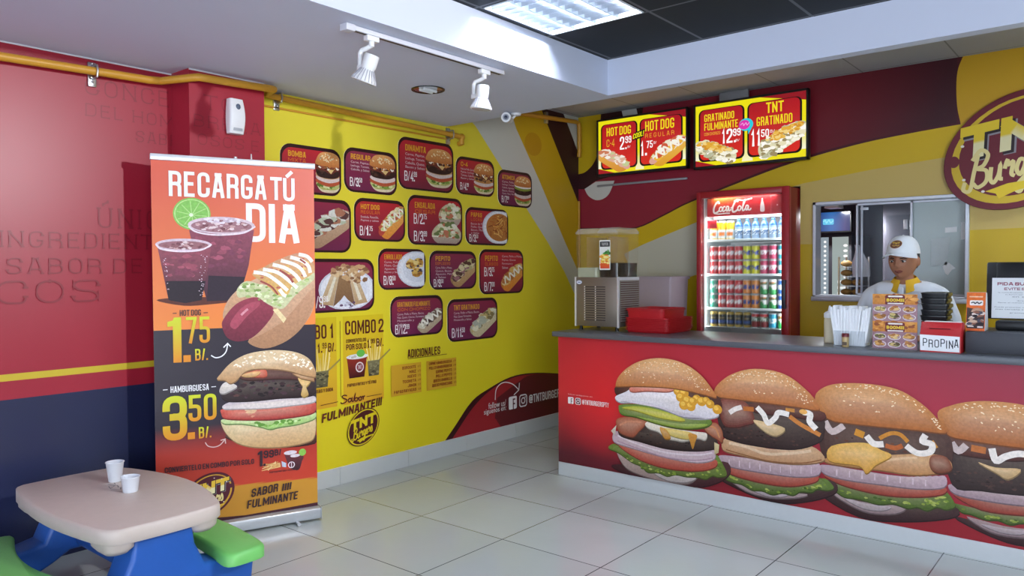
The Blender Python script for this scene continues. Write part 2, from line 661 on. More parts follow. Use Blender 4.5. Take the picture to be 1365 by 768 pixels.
    def play(self, data, k=0.001, f=None, volume=False):
        """replays a list of shapes given in millimetres on the surface"""
        g = f or (lambda u, v: (u, v))
        for kind, c, x, L in data:
            if kind == 'e':
                u, v = g(L[0] * k, L[1] * k)
                self.ell(u, v, L[2] * k, L[3] * k, c, x)
                continue
            pts = [g(L[i] * k, L[i + 1] * k) for i in range(0, len(L), 2)]
            if kind == 'p' and volume:
                # printed modelling: each ingredient darker below, with a dark seam under it
                ht = max(p[1] for p in pts) - min(p[1] for p in pts)
                wd = max(p[0] for p in pts) - min(p[0] for p in pts)
                base = lin(c)
                if x is None:
                    c, x = mixc(c, 0x1C0C08, .26), mixc(c, 0xFFF4E0, .03)
                if wd > .06:
                    s_ = min(.007, ht * .12)
                    self.poly([(p[0] + s_ * .2, p[1] - s_) for p in pts], mixc(c, 0x180A08, .55), smooth=len(pts) > 4)
                self.poly(pts, c, x, smooth=len(pts) > 4)
                if wd > .06:
                    # airbrushed roundness: nested outlines that lighten towards the upper middle
                    cu = sum(p[0] for p in pts) / len(pts) - wd * .06
                    cv = min(p[1] for p in pts) + ht * .58
                    lum = .3 * base[0] + .6 * base[1] + .1 * base[2]
                    for i in range(1, 7):
                        f_ = 1 - .14 * i
                        t_ = (.030 if lum > .05 else .008) * i
                        self.poly([(cu + (p[0] - cu) * (1 - .09 * i), cv + (p[1] - cv) * f_) for p in pts], mixc(mixc(c, 0xFFEBD0, t_), 0xFFEBD0, 0), mixc(x, 0xFFEBD0, t_), smooth=len(pts) > 4)
            elif kind == 'p':
                self.poly(pts, c, x, smooth=len(pts) > 4)
            elif kind == 'h':
                self.poly(pts, c, x)
            elif kind == 's':
                self.stroke(pts, x * k, c)
            elif kind == 'd':
                self.scatter(pts, x[0], x[1] * k * .75, c, seeds=True)
            elif kind == 'b':
                self.scatter(pts, x[0], x[1] * k * .75, c)

    def mesh(self, name, m):
        me = bpy.data.meshes.new(name)
        me.from_pydata([tuple(v) for v in self.verts], [], self.faces)
        at = me.color_attributes.new('Ink', 'FLOAT_COLOR', 'POINT')
        arr = np.ones((len(self.verts), 4), dtype=np.float32)
        if self.cols:
            arr[:, :3] = np.array(self.cols, dtype=np.float32)
        at.data.foreach_set('color', arr.ravel())
        me.materials.append(m)
        # face the viewer's side of the surface
        me.update()
        flip = [p.index for p in me.polygons if p.normal.dot(self.N) < 0]
        if flip:
            bm = bmesh.new()
            bm.from_mesh(me)
            bm.faces.ensure_lookup_table()
            bmesh.ops.reverse_faces(bm, faces=[bm.faces[i] for i in flip])
            bm.to_mesh(me)
            bm.free()
        return me

    def build(self, name, m, parent=None):
        return link(name, self.mesh(name, m), parent)

def cut_hole(me, axis_u, u0, u1, v0, v1):
    """cuts a rectangular opening in a wall mesh; axis_u is 0 or 1, v is z"""
    bm = bmesh.new()
    bm.from_mesh(me)
    for ax, val in ((axis_u, u0), (axis_u, u1), (2, v0), (2, v1)):
        no = [0, 0, 0]
        no[ax] = 1
        co = [0, 0, 0]
        co[ax] = val
        bmesh.ops.bisect_plane(bm, geom=list(bm.verts) + list(bm.edges) + list(bm.faces), plane_co=co, plane_no=no)
    kill = []
    for f in bm.faces:
        c = f.calc_center_median()
        if u0 < c[axis_u] < u1 and v0 < c.z < v1:
            kill.append(f)
    bmesh.ops.delete(bm, geom=kill, context='FACES')
    bm.to_mesh(me)
    bm.free()

PRINT = print_mat('vinyl_print', 0.38, 0.35)
GLOSS = print_mat('glossy_wall_vinyl', 0.36, 0.6)
FOOD = print_mat('food_print', 0.42, 0.3, mottle=0.22)
SCREEN = print_mat('screen_light', emit=.84)
CANPAINT = print_mat('can_print', 0.28, 0.6)
WHITE = mat('white_paint', 0xD9D9DC, 0.55, var=.02)
WPLASTIC = mat('white_plastic', 0xE4E4E6, 0.4, var=.02)
BLACK = mat('black_plastic', 0x17181B, 0.35, var=.1)
STEEL = mat('brushed_steel', 0xB9BABC, 0.32, metal=1.0, var=.06, scale=120)
ALU = mat('aluminium', 0xC7C9CE, 0.4, metal=0.7, var=.04)
XL, YB, YC = -4.09, 5.9375, 4.254
ZS, ZD, ZB = 2.50, 2.72, 2.83          # soffit, dark ceiling, ceiling behind the counter

# ================================================================== the setting
def struct(o):
    o['kind'] = 'structure'
    return o

def floor_material():
    m = bpy.data.materials.new('floor_tiles')
    m.use_nodes = True
    nt = m.node_tree
    b = nt.nodes['Principled BSDF']
    tc = nt.nodes.new('ShaderNodeTexCoord')
    mp = nt.nodes.new('ShaderNodeMapping')
    mp.inputs['Location'].default_value = (2.58 + 6.1, -3.03 + 6.0, 0)
    nt.links.new(tc.outputs['Object'], mp.inputs['Vector'])
    br = nt.nodes.new('ShaderNodeTexBrick')
    br.offset = 0.0
    br.inputs['Scale'].default_value = 1.0
    br.inputs['Brick Width'].default_value = 0.61
    br.inputs['Row Height'].default_value = 0.60
    br.inputs['Mortar Size'].default_value = 0.0028
    br.inputs['Mortar Smooth'].default_value = 0.1
    br.inputs['Bias'].default_value = 0
    br.inputs['Color1'].default_value = (*lin(0xBDC3C1), 1)
    br.inputs['Color2'].default_value = (*lin(0xB7BDBB), 1)
    br.inputs['Mortar'].default_value = (*lin(0x4A4C4E), 1)
    nt.links.new(mp.outputs[0], br.inputs['Vector'])
    nz = nt.nodes.new('ShaderNodeTexNoise')
    nz.inputs['Scale'].default_value = 3
    nz.inputs['Detail'].default_value = 6
    nt.links.new(tc.outputs['Object'], nz.inputs['Vector'])
    ma = nt.nodes.new('ShaderNodeMapRange')
    ma.inputs['To Min'].default_value = 0.93
    ma.inputs['To Max'].default_value = 1.05
    nt.links.new(nz.outputs['Fac'], ma.inputs['Value'])
    sc = nt.nodes.new('ShaderNodeVectorMath')
    sc.operation = 'SCALE'
    nt.links.new(br.outputs['Color'], sc.inputs[0])
    nt.links.new(ma.outputs[0], sc.inputs['Scale'])
    nt.links.new(sc.outputs[0], b.inputs['Base Color'])
    b.inputs['Roughness'].default_value = 0.13
    b.inputs['Specular IOR Level'].default_value = 0.5
    return m

def tile_ceiling_material(name, color, seam, w, h, loc, size, rough=0.8):
    m = bpy.data.materials.new(name)
    m.use_nodes = True
    nt = m.node_tree
    b = nt.nodes['Principled BSDF']
    tc = nt.nodes.new('ShaderNodeTexCoord')
    mp = nt.nodes.new('ShaderNodeMapping')
    mp.inputs['Location'].default_value = loc
    nt.links.new(tc.outputs['Object'], mp.inputs['Vector'])
    br = nt.nodes.new('ShaderNodeTexBrick')
    br.offset = 0.0
    br.inputs['Scale'].default_value = 1.0
    br.inputs['Brick Width'].default_value = w
    br.inputs['Row Height'].default_value = h
    br.inputs['Mortar Size'].default_value = size
    br.inputs['Mortar Smooth'].default_value = 0.0
    br.inputs['Color1'].default_value = (*lin(color), 1)
    br.inputs['Color2'].default_value = (*lin(color), 1)
    br.inputs['Mortar'].default_value = (*lin(seam), 1)
    nt.links.new(mp.outputs[0], br.inputs['Vector'])
    nt.links.new(br.outputs['Color'], b.inputs['Base Color'])
    b.inputs['Roughness'].default_value = rough
    return m

struct(MB().box(-4.6, 4.6, -4.5, 8.2, -0.1, 0).build('floor', floor_material()))
PANELS = [(-2.56, 2.88), (-.73, 1.66), (.49, 2.88), (-2.56, .44), (1.10, .44), (-.73, -1.39)]
FILL_PANEL = (.15, 4.95)
PS = .585
def slab(x0, x1, y0, y1, z0, z1, holes):
    """ceiling slab with square openings for the recessed light panels"""
    xs = sorted({x0, x1} | {h[0] for h in holes} | {h[0] + PS for h in holes})
    ys = sorted({y0, y1} | {h[1] for h in holes} | {h[1] + PS for h in holes})
    b = MB()
    for i in range(len(xs) - 1):
        for j in range(len(ys) - 1):
            cx, cy = (xs[i] + xs[i + 1]) / 2, (ys[j] + ys[j + 1]) / 2
            if any(h[0] < cx < h[0] + PS and h[1] < cy < h[1] + PS for h in holes):
                continue
            b.box(xs[i], xs[i + 1], ys[j], ys[j + 1], z0, z1)
    return b
struct(slab(-2.6, 4.6, -4.5, 4.1, ZD, ZD + .08, PANELS).build('ceiling', tile_ceiling_material('dark_ceiling_tiles', 0x151B21, 0x63666A, 0.61, 0.61, (2.565 + 6.1, -3.47 + 6.1, 0), 0.008)))
b = MB().box(-4.3, -2.6, -4.5, 4.18, ZS, ZS + .32)
b.box(-2.6, 4.6, 4.1, 4.18, ZS, ZS + .32)
struct(b.build('ceiling', mat('soffit_paint', 0xD0D6EA, 0.6, var=.015, scale=5)))
struct(slab(-4.3, 4.6, 4.18, 8.2, ZB, ZB + .08, [FILL_PANEL]).build('ceiling', tile_ceiling_material('counter_ceiling_tiles', 0xB2B5BA, 0x85878A, 0.61, 0.61, (2.2 + 6.1, 0.2, 0), 0.005)))

# --- left wall, red part
def red_wall(u, v):
    if v < .811: return 0x1D2140
    return 0xA81F33
a = Art((XL - .05, 0, 0), (0, 1, 0), (0, 0, 1), (1, 0, 0))
a.poly([(-4.5, 0), (2.3, 0), (2.3, .811), (-4.5, .811)], 0x1B2144)
a.poly([(-4.5, .811), (2.3, .811), (2.3, 2.6), (-4.5, 2.6)], 0x9E1B30)
a.poly([(-4.5, .899), (2.3, .899), (2.3, .932), (-4.5, .932)], 0xC9B02C)
TXT = 0x871729
for s, u0, v0, u1, v1 in (('CONCEPTO', 1.63, 2.315, 2.34, 2.40), ('DEL HOMBRE A', 1.63, 2.205, 2.40, 2.27), ('SABROSOS E', 1.88, 2.105, 2.44, 2.165),
                          ('ÚNICOS', 1.68, 1.64, 2.2, 1.745), ('INGREDIENTES', 1.245, 1.533, 2.12, 1.612), ('SABOR DE', 1.265, 1.405, 1.90, 1.483),
                          ('ÚNICOS', 0.84, 1.262, 1.68, 1.375), ('GRANDES', 0.5, 1.405, 1.12, 1.483)):
    a.text(s, u0, v0, u1, v1, .085, TXT, gap=3.2, serif=True)
struct(a.build('wall_left', GLOSS))

# --- pillar standing proud of the left wall
PX, P0, P1 = -3.945, 2.075, 2.528
pb = Art((0, 0, 0), (0, 1, 0), (0, 0, 1), (1, 0, 0), 0)
def pillar_face(art, u0, u1):
    art.poly([(u0, 0), (u1, 0), (u1, .811), (u0, .811)], 0x1B2144)
    art.poly([(u0, .811), (u1, .811), (u1, ZS), (u0, ZS)], 0x9E1B30)
    art.poly([(u0, .899), (u1, .899), (u1, .932), (u0, .932)], 0xC9B02C)
f = Art((PX, 0, 0), (0, 1, 0), (0, 0, 1), (1, 0, 0))
pillar_face(f, P0, P1)
f.text('TO', 2.16, 2.295, 2.34, 2.375, .085, TXT, gap=3.2, serif=True)
f.text('BRE LA', 2.10, 2.195, 2.50, 2.262, .085, TXT, gap=3.2, serif=True)
f.text('OSOS E', 2.12, 2.10, 2.49, 2.16, .085, TXT, gap=3.2, serif=True)
s1 = Art((0, P0, 0), (1, 0, 0), (0, 0, 1), (0, -1, 0))
pillar_face(s1, XL - .05, PX)
s2 = Art((0, P1, 0), (-1, 0, 0), (0, 0, 1), (0, 1, 0))
pillar_face(s2, -PX, -XL)
for q in (s1, s2):
    n = len(f.verts)
    f.verts += q.verts
    f.cols += q.cols
    f.faces += [tuple(i + n for i in t) for t in q.faces]
me = f.mesh('trim_1', GLOSS)
struct(link('trim_1', me))

# --- left wall, yellow menu part
YEL = 0xDCC614
a = Art((XL, 0, 0), (0, 1, 0), (0, 0, 1), (1, 0, 0))
a.poly([(2.4, 0), (YB, 0), (YB, ZB), (2.4, ZB)], 0xDFCC1C, 0xE3D440)
a.poly([(4.43, 2.6), (4.51, 2.552), (4.745, 2.33), (5.134, 1.956), (5.45, 1.66), (5.70, 1.40), (YB, 1.09), (YB, 1.38), (5.702, 1.683), (5.33, 2.2), (5.02, 2.6), (4.9, ZB), (4.2, ZB)], 0xC9CBC4)
a.poly([(4.9, ZB), (5.02, 2.6), (5.33, 2.2), (5.702, 1.683), (YB, 1.38), (YB, 2.027), (5.42, 2.75), (5.36, ZB)], 0xC9A41C)
a.poly([(5.36, ZB), (5.42, 2.75), (YB, 2.027), (YB, 2.498), (5.74, 2.78), (5.70, ZB)], 0x3A1A1E)
a.poly([(5.70, ZB), (5.74, 2.78), (YB, 2.498), (YB, ZB)], 0xC9CBC4)
a.ell(5.25, 2.50, .12, .10, 0xBD9018)
arc = [(4.121, .1), (4.25, .21), (4.446, .377), (4.66, .454), (4.922, .514), (5.201, .518), (5.581, .473), (YB, .40)]
a.poly(catmull(arc, False, 4) + [(YB, .0), (4.05, .0)], 0x3C161A)
arc2 = [(4.20, .1), (4.30, .19), (4.46, .325), (4.66, .432), (4.922, .5), (5.201, .507), (5.581, .462), (YB, .385)]
a.poly(catmull(arc2, False, 4) + [(YB, .0), (4.1, .0)], 0x98242A)
a.poly(catmull([(4.75, .36), (5.0, .45), (5.201, .5), (5.581, .46), (YB, .38)], False, 4) + [(YB, .0), (4.9, .0), (4.72, .2)], 0x621E24)
wl = struct(a.build('wall_left', PRINT))

LETTER = 0x5A221E
a = Art((XL, 0, 0), (0, 1, 0), (0, 0, 1), (1, 0, 0), 0.001)
# combo boxes
for u0, u1 in ((2.80, 3.135), (3.187, 3.536)):
    a.poly([(u0, .52), (u1, .52), (u1, 1.11), (u0, 1.11)], 0xD9A42A, 0xD6BE20)
a.stroke([(3.165, .58), (3.165, 1.08)], .004, LETTER, False)
def fries_cup(a, u, v, k=1.0):
    for i in range(11):
        x = u + (-.045 + .009 * i) * k
        a.stroke([(x, v + .09 * k), (x + (i - 5) * .006 * k + ((i * 37) % 5 - 2) * .006 * k, v + (.16 + .03 * ((i * 53) % 4)) * k)], .009 * k, [0xE8CF78, 0xF0DC92, 0xD9B95A][i % 3], False)
    a.stroke([(u + .03 * k, v + .09 * k), (u + .1 * k, v + .135 * k), (u + .15 * k, v + .17 * k)], .012 * k, 0x9A8A4A, False)
    a.poly([(u - .045 * k, v), (u + .045 * k, v), (u + .055 * k, v + .105 * k), (u - .055 * k, v + .105 * k)], 0x55523C, 0x7C7654)
    a.scatter([(u - .04 * k, v + .005), (u + .04 * k, v + .005), (u + .045 * k, v + .09 * k), (u - .045 * k, v + .09 * k)], 18, .01 * k, [0x3E3C2C, 0x8A8462])
def soda_cup(a, u, v, k=1.0):
    a.poly([(u - .07 * k, v), (u + .06 * k, v), (u + .085 * k, v + .14 * k), (u - .09 * k, v + .14 * k)], 0x3A1418, 0x8E2E22)
    a.ell(u, v + .145 * k, .095 * k, .018 * k, 0xD7D8D8)
    a.scatter([(u - .07 * k, v + .14 * k), (u + .08 * k, v + .14 * k), (u + .07 * k, v + .16 * k), (u - .07 * k, v + .16 * k)], 12, .012 * k, [0xE9E9EA, 0xB7B4AE])
    a.ell(u + .03 * k, v + .165 * k, .036 * k, .026 * k, 0x63B34A)
    a.ell(u + .02 * k, v + .07 * k, .036 * k, .036 * k, 0xE4D9DC)
    a.ell(u + .02 * k, v + .07 * k, .027 * k, .027 * k, 0x7A2230)
    a.text('TNT', u + .003 * k, v + .055 * k, u + .037 * k, v + .085 * k, .2, 0xE4D9DC)
fries_cup(a, 3.015, .66)
fries_cup(a, 3.447, .69)
soda_cup(a, 3.305, .692, .98)
a.text('COMBO', 2.80, .974, 3.055, 1.066, .17, LETTER)
a.text('1', 3.08, .974, 3.113, 1.066, .17, LETTER)
a.text('COMBO', 3.205, .985, 3.468, 1.078, .17, LETTER)
a.text('2', 3.492, .985, 3.538, 1.078, .17, LETTER)
a.text('1.', 2.983, .885, 3.02, .945, .17, LETTER)
a.text('99', 3.02, .91, 3.053, .948, .2, LETTER)
a.text('B/.', 3.066, .886, 3.125, .943, .17, LETTER)
a.text('CONVIERTELOS', 3.211, .932, 3.382, .956, .2, LETTER)
a.text('POR SOLO', 3.211, .884, 3.380, .922, .2, LETTER)
a.text('1.', 3.390, .884, 3.423, .943, .17, LETTER)
a.text('99', 3.423, .913, 3.456, .945, .2, LETTER)
a.text('B/.', 3.470, .888, 3.533, .944, .17, LETTER)
a.text('PAPAS FRITAS Y TÉ FRIO', 3.217, .636, 3.465, .658, .2, LETTER)
a.text('PAPAS FRITAS Y SODA', 2.86, .628, 3.098, .65, .2, LETTER)
# tasting slogan
a.stroke([(3.0, .545), (3.137, .551)], .004, LETTER, False)
a.stroke([(3.376, .553), (3.512, .555)], .004, LETTER, False)
def script_sabor(a, u, v, w, h, col, t):
    P = lambda L: [(u + x * w, v + y * h) for x, y in L]
    a.stroke(P([(.26, .88), (.16, 1.0), (.06, .88), (.12, .64), (.24, .42), (.20, .12), (.06, .02), (0, .2)]), t, col)
    a.stroke(P([(.44, .42), (.36, .5), (.30, .3), (.34, .06), (.42, .16), (.46, .5), (.46, .16), (.50, .06), (.56, .3)]), t, col)
    a.stroke(P([(.53, .3), (.60, .98), (.57, .5), (.58, .1), (.66, .06), (.70, .3), (.64, .48), (.59, .36)]), t, col)
    a.stroke(P([(.70, .42), (.76, .40), (.80, .5), (.74, .3), (.77, .06), (.84, .1), (.86, .36), (.80, .5)]), t, col)
    a.stroke(P([(.86, .4), (.90, .5), (.92, .44), (.93, .06)]), t, col)
    a.stroke(P([(.93, .3), (.96, .5), (1.0, .46)]), t, col)
script_sabor(a, 3.158, .533, .205, .054, LETTER, .0085)
a.text('FULMINANTE!!!', 3.005, .430, 3.508, .488, .24, LETTER, skew=.12, rise=.095)

def swirl_ellipse(a, cx, cy, s, k, col, n=40):
    a.ell(cx, cy, .1514 * s * k, .118 * s * k, col, rot=radians(32), n=n)

def script_burgers(a, cx, cy, s, col, col2=None):
    """handwritten word under the big letters; unit letters laid on a rising line"""
    P = lambda L: [(cx + (x - 3.1) * s * .034, cy + y * s * .05 + (x - 3.1) * s * .008) for x, y in L]
    t = s * .0088
    for L in ([(.55, 1.5), (.3, .7), (.05, -.1), (-.35, 0), (-.25, .35)], [(.2, 1.3), (.7, 1.7), (1.15, 1.4), (.9, .95), (.5, .85), (1.05, .65), (1.05, .15), (.55, -.05), (.25, .2)],
              [(1.35, .75), (1.3, .2), (1.5, -.02), (1.8, .3), (1.9, .75), (1.85, .15), (2.05, .05)], [(2.15, .5), (2.3, .85), (2.4, .65), (2.65, .72), (2.55, .2), (2.75, .05)],
              [(3.35, .65), (3.05, .75), (2.85, .35), (3.05, .05), (3.3, .35), (3.4, .7), (3.3, -.3), (3.05, -.75), (2.8, -.5), (3.3, -.1), (3.65, .2)],
              [(3.65, .3), (4.0, .45), (3.95, .75), (3.7, .6), (3.7, .15), (3.95, 0), (4.3, .3)], [(4.3, .5), (4.45, .85), (4.55, .65), (4.8, .72), (4.7, .2), (4.9, .05)],
              [(4.95, .2), (5.25, .8), (5.4, .3), (5.25, .0), (5.0, .1)]):
        a.stroke(P(L), t, col, taper=False)

def tnt_logo(a, cx, cy, s, dark, light, bright, full=True):
    """round burger-bar emblem; s = 1 gives an emblem 0.30 m wide"""
    th = radians(32)
    swirl_ellipse(a, cx, cy, s, 1.0, dark)
    if full:
        swirl_ellipse(a, cx, cy, s, .90, light)
        swirl_ellipse(a, cx + .003 * s, cy + .005 * s, s, .815, dark)
        # the light ring breaks at the left and at the right
        for q in (2.62, 5.95):
            x_, y_ = .1514 * s * .865 * cos(q), .118 * s * .865 * sin(q)
            a.ell(cx + x_ * cos(th) - y_ * sin(th), cy + x_ * sin(th) + y_ * cos(th), .011 * s, .013 * s, dark)
    else:
        swirl_ellipse(a, cx, cy, s, .95, light)
        swirl_ellipse(a, cx, cy, s, .885, dark)
    old = a.xf
    rz = radians(9)
    sk = .2
    def xf(u, v):
        u, v = u + sk * v, v
        x, y = cx + u * cos(rz) - v * sin(rz), cy + u * sin(rz) + v * cos(rz)
        return old(x, y) if old else (x, y)
    def letters(du, dv, c, c2, grow):
        a.xf = xf
        for ch, u0, u1 in (('T', -.112, -.042), ('N', -.036, .034), ('T', .040, .110)):
            u0, u1 = (u0 + du) * s, (u1 + du) * s
            v0, v1 = (.002 + dv) * s, (.074 + dv) * s
            a.up()
            T = .021 * s + grow
            w, h = u1 - u0, v1 - v0
            cf = (lambda u, v: mixc(c, c2, 1.0 if v > .5 * h + v0 - .0 else 0.0)) if c2 else None
            for path in GL[ch]:
                pp = [(u0 + p[0], v0 + p[1]) for p in round_path(path, w, h, T)]
                if c2:
                    # two-tone fill: cut the strokes at half height
                    dens = []
                    for i in range(len(pp) - 1):
                        for k in range(8):
                            dens.append((pp[i][0] + (pp[i + 1][0] - pp[i][0]) * k / 8, pp[i][1] + (pp[i + 1][1] - pp[i][1]) * k / 8))
                    dens.append(pp[-1])
                    pp = dens
                a.stroke(pp, T, c, smooth=False, square=True, cfun=cf, up=False)
        a.xf = old
    if full:
        letters(.008, -.008, 0x8E8A90, None, .002 * s)
        letters(.006, -.006, 0x241418, None, 0)
        letters(0, 0, 0xE9DFAE, bright, 0)
        for t in (.55, .9, 1.3, 2.75, 3.6, 4.1, 5.5):
            a.ell(cx + .115 * s * cos(t), cy + .092 * s * sin(t) + .02 * s * cos(t), .0035 * s, .0028 * s, 0xE8E0D6)
    else:
        letters(0, 0, light, None, 0)
    script_burgers(a, cx + .004 * s, cy - .056 * s, s * .92, 0xE6D590 if full else light)
    dv = -.008 * s
    a.poly([(cx - .062 * s, cy - .079 * s + dv), (cx - .02 * s, cy - .064 * s + dv), (cx + .04 * s, cy - .057 * s + dv), (cx + .084 * s, cy - .052 * s + dv), (cx + .084 * s, cy - .061 * s + dv),
            (cx + .04 * s, cy - .068 * s + dv), (cx - .005 * s, cy - .081 * s + dv), (cx - .036 * s, cy - .096 * s + dv), (cx - .042 * s, cy - .085 * s + dv)], bright if full else light)

tnt_logo(a, 3.347, .350, .98, 0x4A1A1C, 0xD9C31C, 0xD9C31C, full=False)
# extras list
a.text('ADICIONALES', 3.756, .782, 4.086, .842, .17, LETTER)
a.stroke([(3.756, .776), (4.157, .776)], .004, LETTER, False)
for u0, u1 in ((3.597, 3.887), (3.940, 4.259)):
    a.poly([(u0, .522), (u1, .522), (u1, .742), (u0, .742)], 0xD2A22C)
for i, s in enumerate(('BOROCOTE', 'MAIZ', 'HUEVO', 'TOCINETA', 'JAMON', 'PAPAS RAYADAS')):
    v = .703 - i * .033
    w = .0165 * len(s)
    a.text(s, 3.835 - w, v, 3.835, v + .022, .2, 0x8A3A1E)
    a.ftext(('0.75', '0.75', '0.75', '0.99', '0.75', '0.50')[i], 3.853, v + .003, 3.881, v + .018, 0x8A3A1E)
for i, s in enumerate(('CARNE HAMBURGUESA', 'POLLO HAMBURGUESA', 'CARNE PEPITO', 'POLLO PEPITO', 'QUESO AMARILLO', 'QUESO PARMESANO')):
    v = .708 - i * .033
    w = .0142 * len(s)
    a.text(s, 4.205 - w, v, 4.205, v + .022, .2, 0x8A3A1E)
    a.ftext(('1.99', '1.99', '2.50', '2.50', '0.75', '0.75')[i], 4.222, v + .003, 4.25, v + .018, 0x8A3A1E)
# social lettering on the red corner
WH = 0xEDE8E6
a.stroke([(4.705, .352), (4.716, .43), (4.76, .47), (4.833, .482), (4.93, .455), (5.005, .402)], .008, WH)
a.stroke([(5.02, .455), (5.012, .396), (4.945, .362)], .008, WH, False)
a.ftext('follow us/', 4.622, .288, 4.842, .338, WH)
a.ftext('siguenos en:', 4.567, .238, 4.842, .29, WH)
def social(a, u, v, k, handle, hw):
    a.rrect(u, v, u + k, v + k, k * .14, WH)
    a.text('F', u + k * .5, v, u + k * .82, v + k * .82, .17, 0x5A1C26)
    u2_ = u + k * 1.3
    a.rrect(u2_, v, u2_ + k, v + k, k * .26, WH)
    a.rrect(u2_ + k * .1, v + k * .1, u2_ + k * .9, v + k * .9, k * .18, 0x5A1C26)
    a.ell(u2_ + k * .5, v + k * .5, k * .27, k * .27, WH)
    a.ell(u2_ + k * .5, v + k * .5, k * .17, k * .17, 0x5A1C26)
    a.ell(u2_ + k * .75, v + k * .75, k * .06, k * .06, WH)
    a.text(handle, u + k * 2.55, v + k * .16, u + k * 2.55 + hw, v + k * .84, .16, WH)
social(a, 4.877, .245, .107, '@TNTBURGERSPTY', .62)
tag(a.build('printed_lettering', PRINT, wl), kind='structure')

# --- back wall mural
BX0, BX1 = XL, 4.6
a = Art((0, YB, 0), (1, 0, 0), (0, 0, 1), (0, -1, 0))
BEI = 0xC9AE62
GRY = 0xC2BFAE
a.poly([(BX0, 0), (BX1, 0), (BX1, ZB), (BX0, ZB)], 0xC9A81C)
a.poly([(BX0, 1.0), (-2.3, 1.0), (-2.3, 2.03), (-2.917, 1.795), (-3.394, 1.633), (-3.6, 1.55), (-3.426, 1.206), (BX0, 1.1)], GRY)   # pale field by the cooler
a.poly([(BX0, .3), (-2.2, .3), (-2.2, 1.46), (-2.60, 1.40), (-2.917, 1.358), (-2.989, 1.331), (-3.333, 1.248), (-3.426, 1.206), (BX0, 1.0)], 0xCDAF1A)
a.poly([(-2.2, 1.6), (-1.4, 1.58), (-.95, 1.66), (BX1, 1.75), (BX1, 2.26), (-1.063, 2.163), (-1.511, 2.123), (-2.012, 2.06), (-2.3, 2.0)], BEI)
a.poly([(-2.2, 2.02), (-2.012, 2.06), (-1.511, 2.123), (-1.063, 2.163), (-.5, 2.19), (BX1, 2.2), (BX1, 2.5), (-.966, 2.382), (-1.208, 2.364), (-1.512, 2.334), (-1.739, 2.299), (-1.977, 2.253), (-2.3, 2.18), (-2.945, 1.974), (-3.19, 1.876), (-3.467, 1.775), (-3.6, 1.68), (-3.394, 1.633), (-2.917, 1.795)], 0xD3B01A)
a.poly(catmull([(-4.2, 1.797), (-3.75, 1.78), (-3.467, 1.775), (-3.19, 1.876), (-2.945, 1.974), (-2.3, 2.17), (-1.977, 2.248), (-1.739, 2.294), (-1.512, 2.329), (-1.208, 2.359), (-.966, 2.377)], False, 4) + [(-.988, 2.504), (-.993, 2.662), (-.983, 2.755), (-.955, ZB), (-4.2, ZB)], 0x4A1620)
MAROON_EDGE = catmull([(-4.2, 1.806), (-3.75, 1.789), (-3.467, 1.788), (-3.19, 1.89), (-2.945, 1.988), (-2.3, 2.19), (-1.977, 2.268), (-1.739, 2.314), (-1.512, 2.345), (-1.208, 2.372), (-.985, 2.388)], False, 6)
# printed sweep from crimson to near black, towards the right
def maroon(u, v):
    c = 0x8E2236 if u < -2.9 else mixc(0x8E2236, 0x7E1C28, min(1, (u + 2.9) / .6))
    k = min(1, max(0, (u + 2.05 - .25 * (v - 2.3)) / .9))
    return mixc(c, 0x3E141E, k ** .8)
a.up()
V_, F_, C_ = [], [], []
for i, (u, v) in enumerate(MAROON_EDGE):
    for j in range(7):
        w_ = v + (ZB - v) * j / 6
        V_.append((min(u, -.99), w_))
        C_.append(lin(maroon(u, w_)))
    if i:
        for j in range(6):
            q = (i - 1) * 7 + j
            F_.append((q, q + 7, q + 8, q + 1))
a.raw(V_, F_, C_)
# yellow disc with a dark rim behind the first screen, and a pale leaf below it
a.poly(catmull([(-4.09, 2.165), (-4.02, 2.161), (-3.96, 2.19), (-3.898, 2.225), (-3.7, 2.26), (-3.5, 2.3)], False, 4) + [(-3.4, ZB), (BX0, ZB)], 0x361619)
a.poly(catmull([(-4.09, 2.304), (-4.03, 2.312), (-3.979, 2.339), (-3.93, 2.38), (-3.887, 2.45), (-3.86, 2.55)], False, 4) + [(-3.84, ZB), (BX0, ZB)], 0xCBA91A)
a.poly([(-3.60, 2.75), (-3.45, 2.75), (-3.47, ZB), (-3.62, ZB)], 0xC9C9C6)
a.poly(catmull([(-4.022, 2.161), (-3.985, 2.10), (-3.93, 2.062), (-3.878, 2.048), (-3.81, 2.06), (-3.75, 2.105), (-3.697, 2.213)], False, 4) + [(-3.898, 2.22)], 0xCBC8C2)
a.poly(catmull([(-.955, ZB), (-.983, 2.755), (-.993, 2.662), (-.988, 2.504), (-.966, 2.38)], False, 4) + [(BX1, 2.5), (BX1, ZB)], 0xC69A20)
me = a.mesh('wall_back', PRINT)
WX0, WX1, WZ0, WZ1 = -1.934, -0.908, 1.187, 1.908
CX0, CX1, CZ1 = -2.80, -2.036, 2.04
cut_hole(me, 0, WX0 + .01, WX1 - .01, WZ0 + .01, WZ1 - .01)
cut_hole(me, 0, CX0, CX1, -.01, CZ1)
struct(link('wall_back', me))
struct(MB().box(4.6, 4.7, -4.5, 8.2, 0, 2.9).build('wall_right', mat('right_wall_paint', 0x7C7C82, .6)))
# room behind the wall, seen through the pass-through window and lining the cooler's recess
KG = mat('kitchen_wall_paint', 0x5E5A66, .5)
b = MB()
b.box(-2.90, .6, 7.6, 7.66, 0, ZB)
b.box(-2.95, -2.90, YB + .01, 7.6, 0, ZB)
b.box(.6, .66, YB + .01, 7.6, 0, ZB)
struct(b.build('wall_kitchen', KG))

